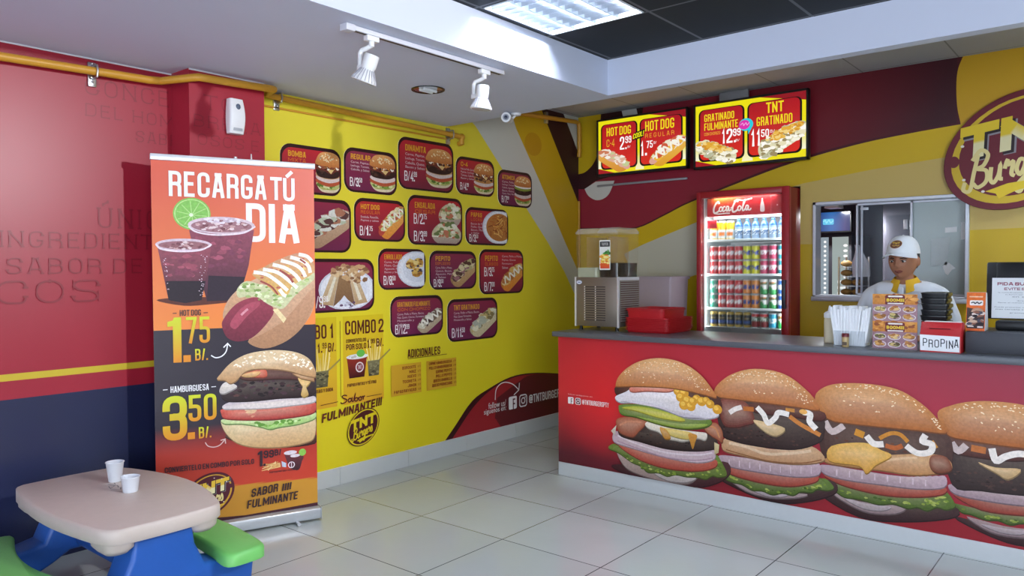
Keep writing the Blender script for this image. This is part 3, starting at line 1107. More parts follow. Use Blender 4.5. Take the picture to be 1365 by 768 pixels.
# --- skirting
BASE = mat('skirting_tile', 0xC3C6C4, .25, var=.03, scale=6)
b = MB()
for i in range(7):
    y0 = 2.535 + .61 * i
    y1 = min(y0 + .608, YB - .002)
    if y1 > y0:
        b.box(XL, XL + .012, y0, y1, 0, .115, bev=.0015, seg=1)
struct(b.build('baseboard_left', BASE))
struct(MB().box(XL + .002, XL + .010, 2.535, YB, .1145, .1165).build('trim_2', mat('white_edge', 0xE6E6E4, .4)))
# white cove line where the walls meet the lowered ceiling
b = MB()
b.box(XL - .048, XL - .042, .9, P0, ZS - .008, ZS - .001)
b.box(PX, PX + .006, P0, P1, ZS - .008, ZS - .001)
struct(b.build('trim_3', WHITE))

# ================================================================== menu panels on the yellow wall
PDK = 0x2E1218
def panel_art(y0, y1, z0, z1, purple):
    a = Art((XL, y0, z0), (0, 1, 0), (0, 0, 1), (1, 0, 0), 0.0035)
    w, h = y1 - y0, z1 - z0
    r = .075
    a.rrect(0, 0, w, h, r, PDK)
    c0, c1 = (0x6A2448, 0x8E2A46) if purple else (0x74223C, 0xBA2630)
    g = .014
    a.poly(rrect(g, g, w - g, h - g * 1.6, r - .008), c0, c1)
    return a, w, h

def mini_burger(a, x0, y0, x1, y1, kind=0, rnd=None):
    rnd = rnd or RND
    W_, H = x1 - x0, y1 - y0
    P = lambda L: [(x0 + x * W_, y0 + y * H) for x, y in L]
    a.poly(P([(.04, .16), (.2, .03), (.5, 0), (.8, .03), (.97, .16), (.9, .22), (.5, .16), (.1, .22)]), 0xD9C9A8, 0xE8DCC8, smooth=True)
    a.poly(P([(0, .2), (.2, .08), (.5, .07), (.8, .09), (1, .2), (.9, .27), (.5, .2), (.1, .27)]), 0xA8B05A, 0xC8C88A, smooth=True)
    a.scatter(P([(.05, .19), (.5, .08), (.95, .19), (.5, .2)]), 14, .016, [0x7E9A40, 0xD4D8A0, 0x5E7A30])
    a.poly(P([(.03, .24), (.5, .15), (.97, .24), (.97, .33), (.5, .26), (.03, .33)]), 0xB65436, smooth=True)
    a.poly(P([(.04, .32), (.5, .24), (.96, .32), (.95, .42), (.5, .35), (.05, .42)]), 0xD8C6C2, smooth=True)
    if kind in (0, 3):
        a.poly(P([(.02, .4), (.5, .33), (.98, .4), (.97, .48), (.5, .44), (.05, .5)]), 0xC79A6C, smooth=True)
    a.poly(P([(.04, .42), (.3, .36), (.7, .36), (.96, .44), (.97, .58), (.5, .62), (.04, .6)]), 0xB98248 if kind == 2 else 0x36201E, smooth=True)
    a.scatter(P([(.06, .45), (.5, .4), (.95, .48), (.9, .58), (.1, .58)]), 12, .013, [0x50332A, 0x24140F])
    if kind == 4:
        a.poly(P([(.03, .56), (.5, .5), (.97, .56), (.9, .64), (.1, .64)]), 0x86983C, smooth=True)
        a.poly(P([(.02, .64), (.5, .58), (.99, .63), (.95, .74), (.1, .75)]), 0xECE6E2, smooth=True)
    else:
        a.poly(P([(.02, .56), (.3, .54), (.6, .46), (.8, .54), (.98, .58), (.97, .7), (.05, .7)]), 0x6A3026, smooth=True)
        a.poly(P([(.42, .58), (.72, .58), (.6, .47)]), 0xD9BE7E)
        a.stroke(P([(.10, .64), (.17, .61), (.22, .66), (.30, .63)]), .011, 0xF0E8DA)
        a.stroke(P([(.40, .66), (.46, .58), (.52, .60), (.56, .66), (.64, .64)]), .012, 0xF2ECE0)
        a.stroke(P([(.68, .63), (.76, .60)]), .012, 0xD89038)
        a.stroke(P([(.80, .66), (.86, .60), (.93, .63)]), .011, 0xF0E8DA)
        a.scatter(P([(.05, .58), (.95, .58), (.95, .67), (.05, .67)]), 16, .012, [0x8A4A34, 0x4A221C, 0xC88A48])
    bun = [(0, .68), (.03, .83), (.15, .95), (.35, 1), (.65, 1), (.86, .94), (.98, .82), (1, .67), (.5, .64)]
    a.poly(P(bun), 0xB86E38, 0xDDA060, smooth=True)
    a.scatter(P([(.1, .8), (.3, .95), (.7, .95), (.92, .8), (.5, .75)]), 22, .0055, 0xF0DDB2, seeds=True)

def mini_dog(a, x0, y0, x1, y1, bun=0xC98A46, bun2=0xE0A85E, sausage=None, tops=(0xE8DCC0, 0xC7CE9A, 0xA85A44), flip=False, drizzle=True):
    W_, H = x1 - x0, y1 - y0
    P = lambda L: [(x0 + ((1 - x) if flip else x) * W_, y0 + y * H) for x, y in L]
    a.poly(P([(.02, .28), (.14, .5), (.5, .82), (.8, .98), (.98, .95), (1, .78), (.9, .6), (.5, .3), (.3, .12), (.12, .1)]), mixc(bun, 0x3A2010, .25), bun2, smooth=True)
    a.poly(P([(.22, .03), (.12, .1), (.16, .25), (.5, .52), (.8, .72), (1, .85), (1, .6), (.8, .38), (.5, .12), (.36, .02)]), bun, bun2, smooth=True)
    if sausage:
        a.poly(P([(.0, .2), (.05, .3), (.25, .42), (.3, .32), (.18, .14), (.06, .1)]), sausage, smooth=True)
    a.poly(P([(.1, .3), (.2, .5), (.5, .78), (.8, .96), (.99, .9), (.98, .78), (.8, .68), (.5, .46), (.24, .26)]), mixc(tops[0], 0x8A6040, .35), smooth=True)
    a.scatter(P([(.1, .3), (.2, .5), (.5, .78), (.8, .95), (.98, .88), (.8, .7), (.5, .48), (.22, .26)]), 110, .016 * W_ / .2, list(tops))
    if drizzle:
        pts = []
        for i in range(9):
            t = i / 8
            cx, cy = .16 + .78 * t, .36 + .5 * t
            pts.append((cx - .05, cy + .1) if i % 2 else (cx + .06, cy - .08))
        a.stroke(P(pts), .010 * W_ / .2, 0xF3EEDF)

def plate(a, cx, cy, rx, ry):
    a.ell(cx, cy, rx, ry, 0xCFD3E0)
    a.ell(cx, cy, rx * .93, ry * .93, 0xE8EAF2)
    a.ell(cx, cy, rx * .72, ry * .72, 0xDCDFEA)

def clipped(a, w, h, g=.016):
    a.clamp = (g, g, w - g, h - g)

def menu_panel(nm, y0, y1, z0, z1, purple, label, title, sub, lines, price, pic, price_y=.1, tcol=0xE0A22E):
    a, w, h = panel_art(y0, y1, z0, z1, purple)
    sheet = MB().prism([(y0 + u, z0 + v) for u, v in rrect(0, 0, w, h, .075)], XL + .0005, XL + .0034, axis='x')
    # backing sheet and print as one panel mesh
    me_p = a.mesh('menu_board', PRINT)
    bm = sheet.bm
    bm.from_mesh(me_p)
    me = bpy.data.meshes.new('menu_board')
    lay = bm.verts.layers.float_color.get('Ink')
    bm.to_mesh(me)
    bm.free()
    me.materials.append(PRINT)
    o = link('menu_board', me)
    tag(o, label, 'menu board', 'menu boards on the yellow wall')
    p = Art((XL, y0, z0), (0, 1, 0), (0, 0, 1), (1, 0, 0), 0.0042)
    clipped(p, w, h)
    pic(p, w, h)
    p.build('food_picture', FOOD, o)
    t = Art((XL, y0, z0), (0, 1, 0), (0, 0, 1), (1, 0, 0), 0.0062)
    u = w * .12
    y = h * .86
    if title:
        tw = min(w * .36, .026 * len(title))
        if len(title) > 9: tw = w * (.62 if len(title) > 14 else .5)
        t.text(title, u, y - h * .12, u + tw, y, .2, tcol)
        y -= h * .15
        if sub:
            t.text(sub, u, y - h * .075, u + tw, y, .16, 0xD9742E, gap=1.2)
            y -= h * .11
        t.build('title_lettering', PRINT, o)
        y -= h * .01
    t = Art((XL, y0, z0), (0, 1, 0), (0, 0, 1), (1, 0, 0), 0.0062)
    for ln in lines:
        lw = min(w * .34, .0135 * len(ln)) if len(ln) < 24 else w * .5
        t.ftext(ln, u, y - h * .062, u + lw, y, 0xDCC8CC)
        y -= h * .082
    if lines:
        t.build('ingredient_lettering', PRINT, o)
    if not price:
        return o
    t = Art((XL, y0, z0), (0, 1, 0), (0, 0, 1), (1, 0, 0), 0.0062)
    for (pr_, cents, px, py, ph) in price:
        px *= w
        py *= h
        ph *= h
        k = ph * .42
        t.text('B', px, py, px + k, py + ph, .1, 0xF2ECEC)
        t.stroke([(px + k * 1.2, py), (px + k * 1.75, py + ph)], ph * .07, 0xF2ECEC, False)
        x = px + k * 1.95
        dw = k * (.95 if len(pr_) == 1 else 1.6)
        t.text(pr_, x, py, x + dw, py + ph, .22, 0xF6F2F2)
        t.text('.', x + dw + .003, py, x + dw + .012, py + ph, .16, 0xF6F2F2)
        t.text(cents, x + dw + .004, py + ph * .48, x + dw + .004 + k * 1.05, py + ph, .24, 0xF6F2F2)
    t.build('price_lettering', PRINT, o)
    return o

def dish_salad(p, w, h):
    for cx, cy, r in ((.76, .62, .19), (.70, .24, .25)):
        p.poly([(w * (cx - r), h * (cy + .02)), (w * (cx + r), h * (cy + .02)), (w * (cx + r * .7), h * (cy - .2)), (w * (cx - r * .7), h * (cy - .2))], 0xB09A8C, 0xC9B8A6, smooth=True)
        reg = [(w * (cx - r), h * (cy - .05)), (w * (cx - r * .8), h * (cy + .16)), (w * cx, h * (cy + .26)), (w * (cx + r * .8), h * (cy + .16)), (w * (cx + r), h * (cy - .05))]
        p.poly(reg, 0xCFC4A0, smooth=True)
        p.scatter(reg, 60, .024, [0xE8E2C4, 0xD8D2A4, 0x8A9A58, 0xC9785A, 0xF0EBD6, 0x6E7E48])
def dish_fries(p, w, h):
    plate(p, w * .78, h * .5, w * .40, h * .47)
    reg = [(w * (.78 + .31 * cos(t)), h * (.5 + .38 * sin(t))) for t in [i * .5 for i in range(13)]]
    p.poly(reg, 0xB8763A, smooth=True)
    for i in range(60):
        t, r = RND.uniform(0, 6.28), RND.uniform(0, .9)
        x, y, d = w * (.78 + .28 * r * cos(t)), h * (.5 + .34 * r * sin(t)), RND.uniform(0, 3.1)
        p.lift += 2e-6
        p.stroke([(x - .03 * cos(d), y - .02 * sin(d)), (x + .03 * cos(d), y + .02 * sin(d))], .009, RND.choice([0xD9A050, 0xB5622E, 0xE2B66A, 0x8E4624, 0xC78A40]), False, up=False)
def dish_club(p, w, h):
    plate(p, w * .70, h * .42, w * .31, h * .40)
    for x, s in ((.52, 1), (.80, -1)):
        P = lambda L: [(w * (x + s * u), h * v) for u, v in L]
        p.poly(P([(-.12, .16), (.02, .78), (.10, .80), (.02, .12)]), 0xB89870, 0xD8C2A0)
        p.poly(P([(.02, .10), (.10, .80), (.18, .40), (.1, .22)]), 0x7A5A40, 0xA07C58)
        p.poly(P([(-.06, .22), (.05, .74), (.07, .72), (-.02, .2)]), 0xE4DCC8)
    p.scatter([(w * .5, h * .72), (w * .62, h * .9), (w * .9, h * .86), (w * .92, h * .6), (w * .72, h * .55)], 50, .02, [0xB89068, 0xD9BE94, 0x8A6244, 0xC9A478])
    p.scatter([(w * .62, h * .12), (w * .72, h * .2), (w * .82, h * .14), (w * .74, h * .06)], 12, .012, [0x6A4A6A, 0x4A3A58, 0xB8B4C8])
def dish_roll(p, w, h):
    plate(p, w * .80, h * .5, w * .42, h * .45)
    for cx, cy in ((.68, .62), (.84, .66), (.80, .42)):
        reg = [(w * (cx + .11 * cos(t)), h * (cy + .12 * sin(t))) for t in [i * .7 for i in range(9)]]
        p.poly(reg, 0xC7963C, 0xE2C06A, smooth=True)
        p.scatter(reg, 12, .016, [0x8A5A2E, 0xE8CE86, 0x4A3A4A, 0xB07830])
DS = lambda *l: list(l)
menu_panel('m', 2.724, 3.186, 1.900, 2.204, False, 'red menu board headed BOMBA with a tall burger, half behind the banner', 'BOMBA', 'MIXTA', [], [], lambda p, w, h: mini_burger(p, w * .57, h * .06, w * .99, h * .92, 0))
menu_panel('m', 3.209, 3.673, 1.940, 2.237, True, 'purple menu board headed REGULAR with a burger priced 3.50', 'REGULAR', None, DS('Carne, Papitas,', 'Lechuga, Tomate,', 'Cebolla, y Salsas'), [('3', '50', .10, .13, .2)], lambda p, w, h: mini_burger(p, w * .48, h * .06, w * .97, h * .92, 1))
menu_panel('m', 3.687, 4.250, 1.997, 2.370, False, 'largest red menu panel, headed DINAMITA with a burger priced 4.99', 'DINAMITA', None, DS('Carne, Papitas,', 'Lechuga, Tomate,', 'Cebolla, Queso,', 'Bacon y Salsas'), [('4', '99', .10, .16, .19)], lambda p, w, h: mini_burger(p, w * .49, h * .09, w * .98, h * .86, 0))
menu_panel('m', 4.276, 4.728, 2.002, 2.295, False, 'red menu board headed C-4 with a chicken burger priced 4.99', 'C-4', None, DS('Pollo de Pollo, Queso', 'Papitas, Lechuga,', 'Tomate, Cebolla,', 'Bacon y Salsas'), [('4', '99', .10, .12, .19)], lambda p, w, h: mini_burger(p, w * .46, h * .06, w * .98, h * .88, 2))
menu_panel('m', 4.771, 5.224, 1.941, 2.241, True, 'purple menu board headed ATOMICA with an egg burger priced 7.99', 'ATOMICA', None, DS('Carne, Pollo,', 'Lechuga, Tomate,', 'Cebolla, Aguacate,', 'Bacon, Huevo,', 'Queso, Maiz y Salsa'), [('7', '99', .10, .1, .18)], lambda p, w, h: mini_burger(p, w * .48, h * .05, w * .98, h * .88, 4))
menu_panel('m', 2.700, 3.263, 1.532, 1.878, True, 'purple menu board with a loaded hot dog, its left half behind the banner', None, None, [], [], lambda p, w, h: mini_dog(p, w * .28, h * .06, w * .99, h * .82, 0xA88468, 0xC4A488, 0x8A3A3E, (0xD8D8D0, 0xA87058, 0xB8C0A8, 0x5A3A3A), drizzle=False))
menu_panel('m', 3.289, 3.748, 1.615, 1.906, False, 'red menu board headed HOT DOG REGULAR priced 1.75', 'HOT DOG', 'REGULAR', DS('Ensalada, Panecillo,', 'Papitas y salsas'), [('1', '75', .10, .13, .22)], lambda p, w, h: mini_dog(p, w * .46, h * .05, w * .99, h * .88, 0xD98A34, 0xE8A85A, 0xB8483C, (0xE8D9B0, 0xC8CE90, 0xC0603E)))
menu_panel('m', 3.773, 4.345, 1.600, 1.961, False, 'red menu board headed ENSALADA with two salad bowls priced 2.75 and 3.99', 'ENSALADA', 'CESAR', DS(), [('2', '75', .10, .42, .21), ('3', '99', .10, .07, .21)], dish_salad)
menu_panel('m', 4.379, 4.902, 1.612, 1.909, False, 'red menu board headed PAPAS with a white plate of loaded fries priced 3.50', 'PAPAS', 'LOCAS', DS('Bacon de Pavo,', 'Pollo, Queso,', 'Bacon, Maiz', 'y Salsa'), [('3', '50', .08, .08, .2)], dish_fries)
menu_panel('m', 2.700, 3.457, 1.142, 1.492, True, 'wide purple menu board with a club sandwich on a pale plate, priced 9.99', None, None, DS(), [('9', '99', .31, .09, .22)], dish_club)
menu_panel('m', 3.494, 3.948, 1.277, 1.567, False, 'red menu board headed ENROLLADO with a wrap on a white plate priced 8.50', 'ENROLLADO', None, DS('Carne, Pollo o', 'Mixto, Queso,', 'Aguacate, Maiz,', 'Bacon y Salsas'), [('8', '50', .10, .12, .22)], dish_roll)
menu_panel('m', 3.986, 4.503, 1.267, 1.560, True, 'purple menu board headed PEPITO EXPLOSIVO with a loaded roll priced 9.50', 'PEPITO', 'EXPLOSIVO', DS('Carne, Pollo o Mixto,', 'Queso, Bacon,', 'Aguacate, Maiz', 'y Salsas'), [('9', '50', .08, .07, .2)], lambda p, w, h: mini_dog(p, w * .42, h * .04, w * .99, h * .82, 0xB08858, 0xC9A878, None, (0xD9CBA0, 0x9A6A70, 0xB8B07A, 0x5A3A30), drizzle=False))
menu_panel('m', 4.538, 5.100, 1.217, 1.580, False, 'red menu board headed PEPITO CLASICO with two prices 3.75 and 7.00', 'PEPITO', 'CLASICO', DS(), [('3', '75', .10, .40, .2), ('7', '00', .10, .07, .2)],
           lambda p, w, h: (mini_dog(p, w * .46, h * .04, w * .99, h * .7, 0xD9822E, 0xE29A48, None, (0xE0C890, 0xB87038, 0xD8B060)), [p.ftext(s, w * .5, h * (.82 - .085 * i), w * (.5 + .0125 * len(s) / w), h * (.875 - .085 * i), 0xDCC8CC) for i, s in enumerate(('Carne, Pollo o Mixto,', 'Papitas, Queso', 'Parmesano y', 'Salsas'))]))
menu_panel('m', 3.601, 4.124, .936, 1.228, True, 'purple menu board headed GRATINADO FULMINANTE priced 12.99, bottom row left', 'GRATINADO FULMINANTE', 'CON CHORIZO', DS('Carne, Pollo o Mixto, Bacon,', 'Maiz, Queso, Chorizo, Parmesano', 'Mozzarella y', 'Salsas'), [('12', '99', .08, .08, .23)], lambda p, w, h: mini_dog(p, w * .48, h * .04, w * .99, h * .66, 0xB8A084, 0xC8B496, None, (0xE4E0D0, 0x4A3430, 0xD0C8B0, 0x7A6450), drizzle=True))
menu_panel('m', 4.170, 4.756, .861, 1.189, True, 'purple menu board headed TNT GRATINADO priced 11.50, bottom row right', 'TNT GRATINADO', None, DS('Carne, Pollo o Mixto, Bacon,', 'Maiz, Queso Parmesano,', 'Mozzarella y Salsas'), [('11', '50', .08, .1, .22)], lambda p, w, h: mini_dog(p, w * .42, h * .05, w * .99, h * .76, 0xC8B890, 0xD8CCA8, None, (0xE2DCC0, 0xC8B070, 0xB8BCA8, 0x8A7A50), drizzle=False))

# printed artwork: outlines in millimetres on the printed surface
ARTDATA = {
 'burger0': [
  ('p',4854816,None,[-2674,129,-2481,77,-2209,63,-1983,122,-1862,207,-1902,277,-2209,149,-2512,154]),
  ('p',13217702,None,[-2640,261,-2616,194,-2560,133,-2465,107,-2327,92,-2209,93,-2122,108,-2073,146,-2066,173,-2209,163,-2388,161,-2512,196,-2592,254]),
  ('p',15129300,None,[-2358,136,-2209,145,-2094,168,-2077,142,-2151,109,-2268,102]),
  ('p',7244332,None,[-2696,242,-2653,276,-2600,255,-2544,222,-2465,196,-2357,179,-2209,183,-2066,199,-1969,241,-1945,309,-1912,275,-1877,204,-1928,181,-1969,181,-2010,154,-2066,157,-2137,148,-2209,149,-2268,129,-2327,141,-2403,131,-2450,162,-2512,175,-2560,196,-2624,225]),
  ('b',[11123790,5600799,9218108,12832368],[46,11],[-2673,256,-2600,239,-2450,185,-2268,153,-2066,178,-1942,219,-1928,266,-1888,205,-1955,184,-2066,163,-2268,140,-2450,148,-2576,200]),
  ('p',12077624,13330000,[-2611,286,-2481,259,-2297,245,-2122,245,-1955,281,-1949,237,-2066,194,-2268,177,-2450,199,-2595,256]),
  ('p',14271174,13085106,[-2656,343,-2624,361,-2480,325,-2267,294,-2066,314,-1966,341,-1955,284,-2066,245,-2267,244,-2512,268,-2650,290]),
  ('s',15457760,10,[-2624,333,-2465,297,-2267,274,-2066,290,-1969,318]),
  ('s',12030883,6,[-2624,298,-2465,269,-2267,244,-2080,256,-1962,287]),
  ('p',3350813,None,[-2608,385,-2465,382,-2415,423,-2180,419,-1983,425,-1939,399,-1942,353,-2066,317,-2267,301,-2465,320,-2600,337]),
  ('b',[5059112,2364690,6044972],[40,8],[-2575,368,-2403,404,-2151,410,-1956,397,-1969,356,-2151,317,-2357,315,-2512,334]),
  ('p',10245177,11823947,[-2633,433,-2591,456,-2511,467,-2403,466,-2426,421,-2465,382,-2512,340,-2600,353,-2627,389]),
  ('s',13668204,12,[-2607,403,-2543,434,-2449,442]),
  ('p',11033400,None,[-2027,475,-1969,498,-1934,494,-1904,452,-1904,389,-1939,404,-1976,420,-2010,444]),
  ('s',13208152,10,[-1996,475,-1949,468,-1922,414]),
  ('p',15261640,None,[-2673,358,-2632,400,-2643,331]),
  ('p',15853782,None,[-2421,434,-2387,455,-2312,437,-2209,429,-2066,431,-2003,429,-2013,389,-2066,392,-2151,362,-2209,362,-2267,365,-2327,397,-2391,408]),
  ('p',15322986,None,[-2297,424,-2180,426,-2094,417,-2122,379,-2238,385]),
  ('p',14260787,None,[-2315,428,-2267,414,-2241,371,-2279,361,-2303,390]),
  ('p',13668142,None,[-2122,411,-2066,410,-2077,367,-2093,321,-2109,360]),
  ('p',14470036,None,[-1955,384,-1923,373,-1928,324,-1953,310]),
  ('p',4923417,None,[-2626,655,-2357,677,-2066,687,-1929,656,-1912,581,-1983,535,-2208,548,-2511,567,-2615,586]),
  ('p',6784303,None,[-2614,520,-2591,539,-2464,554,-2297,548,-2122,508,-1976,512,-2007,467,-2151,439,-2327,446,-2480,471,-2591,477]),
  ('p',13025348,11712568,[-2588,520,-2464,541,-2297,531,-2151,499,-2179,483,-2327,488,-2480,511]),
  ('p',9414970,None,[-2480,476,-2327,465,-2151,460,-2010,486,-2017,469,-2151,441,-2327,448]),
  ('p',16052468,None,[-2639,584,-2559,625,-2472,670,-2267,682,-2208,651,-2094,610,-2010,619,-1924,552,-2010,516,-2151,510,-2297,543,-2464,566,-2599,552]),
  ('p',14472670,None,[-2607,562,-2464,577,-2297,558,-2151,525,-2010,526,-2151,511,-2297,543,-2464,566]),
  ('p',13923423,14719622,[-2530,653,-2448,677,-2297,688,-2220,674,-2267,654,-2402,646,-2511,630]),
  ('e',14327344,None,[-2191,662,29,26]),
  ('e',15778645,None,[-2198,670,14,14]),
  ('e',14327344,None,[-2151,657,32,29]),
  ('e',15778645,None,[-2158,664,16,14]),
  ('e',14327344,None,[-2172,629,32,29]),
  ('e',15778645,None,[-2179,636,16,14]),
  ('e',14327344,None,[-2129,612,34,32]),
  ('e',15778645,None,[-2136,619,17,16]),
  ('e',14327344,None,[-2151,583,32,29]),
  ('e',15778645,None,[-2158,591,16,14]),
  ('e',14327344,None,[-2105,580,31,28]),
  ('e',15778645,None,[-2112,588,16,14]),
  ('e',14327344,None,[-2066,629,28,26]),
  ('e',15778645,None,[-2073,636,14,13]),
  ('e',14327344,None,[-2035,617,30,28]),
  ('e',15778645,None,[-2042,624,15,14]),
  ('e',14327344,None,[-2005,625,25,23]),
  ('e',15778645,None,[-2012,632,12,12]),
  ('e',14327344,None,[-1980,607,27,26]),
  ('e',15778645,None,[-1987,614,14,13]),
  ('e',14327344,None,[-1935,581,30,28]),
  ('e',15778645,None,[-1942,588,15,14]),
  ('e',14327344,None,[-2091,611,28,26]),
  ('e',15778645,None,[-2098,618,14,13]),
  ('p',12153146,14724210,[-2634,660,-2618,709,-2558,772,-2464,826,-2341,857,-2223,854,-2122,826,-2038,774,-1976,709,-1939,652,-2010,660,-2151,677,-2297,680,-2480,669,-2623,654]),
  ('d',15983294,[80,4.2],[-2598,714,-2542,774,-2448,822,-2326,850,-2208,845,-2122,813,-2038,761,-1983,702,-1969,675,-2066,694,-2151,765,-2267,802,-2448,781,-2511,735]),
  ('d',15983294,[14,4.6],[-2511,693,-2433,782,-2208,786,-2122,715,-2267,702]),
 ],
 'burger1': [
  ('p',3870744,None,[-1941,184,-1765,118,-1573,94,-1392,140,-1263,209,-1306,268,-1644,187]),
  ('p',12757417,None,[-1877,189,-1704,153,-1573,155,-1414,170,-1481,139,-1620,114,-1765,127]),
  ('p',14470096,None,[-1740,144,-1620,144,-1516,156,-1550,131,-1644,119]),
  ('p',6455594,None,[-1954,231,-1890,217,-1765,187,-1644,175,-1504,194,-1371,243,-1322,274,-1274,235,-1305,212,-1360,209,-1392,185,-1448,180,-1493,151,-1550,154,-1608,134,-1668,145,-1728,139,-1789,161,-1852,165,-1915,186]),
  ('b',[10860876,4942366,8823352,12306278],[42,11],[-1928,217,-1765,172,-1644,157,-1504,174,-1370,229,-1306,246,-1349,213,-1493,162,-1644,142,-1789,161]),
  ('p',11027252,12607050,[-1918,261,-1789,243,-1620,235,-1470,249,-1362,283,-1371,246,-1504,199,-1668,190,-1852,209]),
  ('p',13480378,None,[-1923,309,-1765,318,-1609,312,-1437,325,-1353,352,-1353,289,-1470,258,-1644,250,-1827,251,-1915,266]),
  ('s',14930134,6,[-1864,294,-1864,257]),
  ('s',14930134,6,[-1802,295,-1802,259]),
  ('s',14930134,6,[-1740,296,-1740,260]),
  ('s',14930134,6,[-1680,297,-1680,262]),
  ('s',14930134,6,[-1620,298,-1620,263]),
  ('s',14930134,4,[-1562,299,-1562,265]),
  ('s',14930134,4,[-1505,309,-1505,268]),
  ('s',14930134,4,[-1448,318,-1448,278]),
  ('s',14930134,4,[-1393,326,-1393,287]),
  ('p',12488034,13872258,[-1892,413,-1790,415,-1644,391,-1528,403,-1393,439,-1320,377,-1437,334,-1609,319,-1789,329,-1903,346]),
  ('s',14861986,16,[-1865,390,-1765,383,-1644,360,-1505,383,-1393,413]),
  ('s',9198132,6,[-1883,349,-1765,333,-1609,321,-1448,337,-1338,372]),
  ('p',3481886,None,[-1926,656,-1645,655,-1354,643,-1328,510,-1366,460,-1482,412,-1644,400,-1827,408,-1915,450]),
  ('b',[4861737,2627348,5716528],[50,9],[-1890,520,-1644,491,-1371,482,-1482,427,-1644,409,-1827,420,-1903,452]),
  ('p',6696998,8668730,[-1923,640,-1765,640,-1710,542,-1765,509,-1827,489,-1903,500]),
  ('p',5909024,None,[-1716,642,-1354,641,-1339,587,-1505,590,-1704,590]),
  ('p',14203268,None,[-1719,541,-1656,541,-1537,519,-1586,470,-1654,488]),
  ('s',12085804,26,[-1777,603,-1716,605]),
  ('s',13073978,24,[-1511,589,-1449,551,-1344,506]),
  ('s',13208128,20,[-1534,625,-1483,624]),
  ('s',15525082,28,[-1862,569,-1827,594,-1787,610]),
  ('s',15854560,30,[-1697,620,-1659,583,-1633,537,-1592,570,-1572,603,-1514,598]),
  ('s',15854560,32,[-1438,622,-1399,613,-1402,573,-1366,536]),
  ('e',15249498,None,[-1436,623,22,14]),
  ('p',11692598,14196838,[-1957,687,-1928,735,-1852,794,-1741,834,-1621,838,-1517,812,-1427,751,-1372,695,-1354,643,-1483,647,-1621,650,-1790,653,-1941,658]),
  ('d',15983294,[80,4.2],[-1928,716,-1852,787,-1741,827,-1621,830,-1517,804,-1427,743,-1377,689,-1372,659,-1460,674,-1494,739,-1610,798,-1741,799,-1840,755]),
  ('d',15983294,[14,4.6],[-1815,745,-1717,789,-1575,778,-1528,713,-1704,696]),
 ],
 'burger2': [
  ('p',3870744,None,[-1349,194,-1148,101,-914,123,-697,192,-739,244,-1029,176]),
  ('p',12099487,None,[-1285,206,-1148,181,-1006,193,-920,194,-971,151,-1100,131,-1210,160]),
  ('p',13812420,None,[-1222,184,-1100,175,-994,182,-1029,155,-1124,147]),
  ('p',6257961,None,[-1414,236,-1349,271,-1272,250,-1148,233,-1006,236,-859,263,-761,315,-702,248,-739,217,-782,221,-825,195,-870,204,-914,190,-983,200,-1053,184,-1148,194,-1222,191,-1285,219,-1349,207,-1401,201]),
  ('b',[10531914,4744989,8560183,11977571],[42,11],[-1375,236,-1272,234,-1148,215,-1006,218,-859,239,-761,288,-718,245,-858,211,-994,208,-1148,202,-1285,221]),
  ('p',10633521,12081734,[-1326,291,-1198,284,-1030,285,-870,295,-748,324,-761,288,-892,252,-1053,237,-1235,254]),
  ('p',13217462,None,[-1339,345,-1149,347,-995,346,-826,360,-749,383,-751,327,-870,298,-1030,290,-1210,285,-1323,298]),
  ('s',14535119,8,[-1260,331,-1260,297]),
  ('s',14535119,6,[-1195,334,-1195,300]),
  ('s',14535119,8,[-1132,337,-1132,303]),
  ('s',14535119,6,[-1070,339,-1070,306]),
  ('s',14535119,8,[-1009,342,-1009,309]),
  ('s',14535119,6,[-949,344,-949,312]),
  ('s',14535119,8,[-890,347,-890,314]),
  ('s',14535119,6,[-833,349,-833,317]),
  ('p',4663071,None,[-1331,599,-1031,592,-746,594,-722,428,-783,388,-972,373,-1149,360,-1324,382]),
  ('b',[6239782,3349013,7357742],[30,10],[-1299,521,-1031,518,-805,476,-915,422,-1149,398,-1286,417]),
  ('p',12289104,13475692,[-1305,388,-1007,448,-827,480,-741,474,-725,416,-870,367,-1030,364,-1285,358]),
  ('s',14728852,12,[-1030,414,-938,441,-871,454]),
  ('p',8799787,None,[-805,476,-741,476,-719,417,-783,392,-816,425]),
  ('p',14196544,14988892,[-1288,454,-1125,495,-1040,469,-990,446,-1065,386,-1111,335,-1149,370,-1298,373]),
  ('s',13602606,36,[-1168,548,-1123,534]),
  ('s',13207088,20,[-1048,528,-996,561,-950,561,-914,528]),
  ('s',11821102,24,[-1019,495,-973,489,-939,506]),
  ('s',13536820,16,[-806,549,-784,516]),
  ('s',13482932,34,[-1322,584,-1284,533,-1224,573]),
  ('s',15656666,32,[-1111,533,-1075,497,-1028,501]),
  ('s',15656666,30,[-922,508,-871,478,-814,492,-806,531,-847,541,-834,575]),
  ('p',11101231,13604186,[-1374,715,-1325,769,-1237,797,-1091,806,-963,790,-873,744,-807,689,-763,634,-746,596,-872,594,-1031,590,-1199,589,-1286,594,-1350,634]),
  ('d',15983294,[60,4.6],[-1312,760,-1237,791,-1091,799,-963,783,-873,735,-807,681,-763,622,-758,604,-784,613,-839,680,-940,755,-1091,778,-1237,767]),
  ('d',15983294,[16,5],[-1274,708,-1151,760,-985,751,-895,686,-1090,651]),
 ],
 'burger3': [
  ('p',3870744,None,[-707,189,-553,126,-417,110,-215,156,-216,222,-494,174]),
  ('p',11770523,None,[-655,200,-534,178,-421,187,-251,215,-269,180,-421,146,-553,145]),
  ('p',13483199,None,[-594,174,-494,174,-408,181,-436,157,-514,151]),
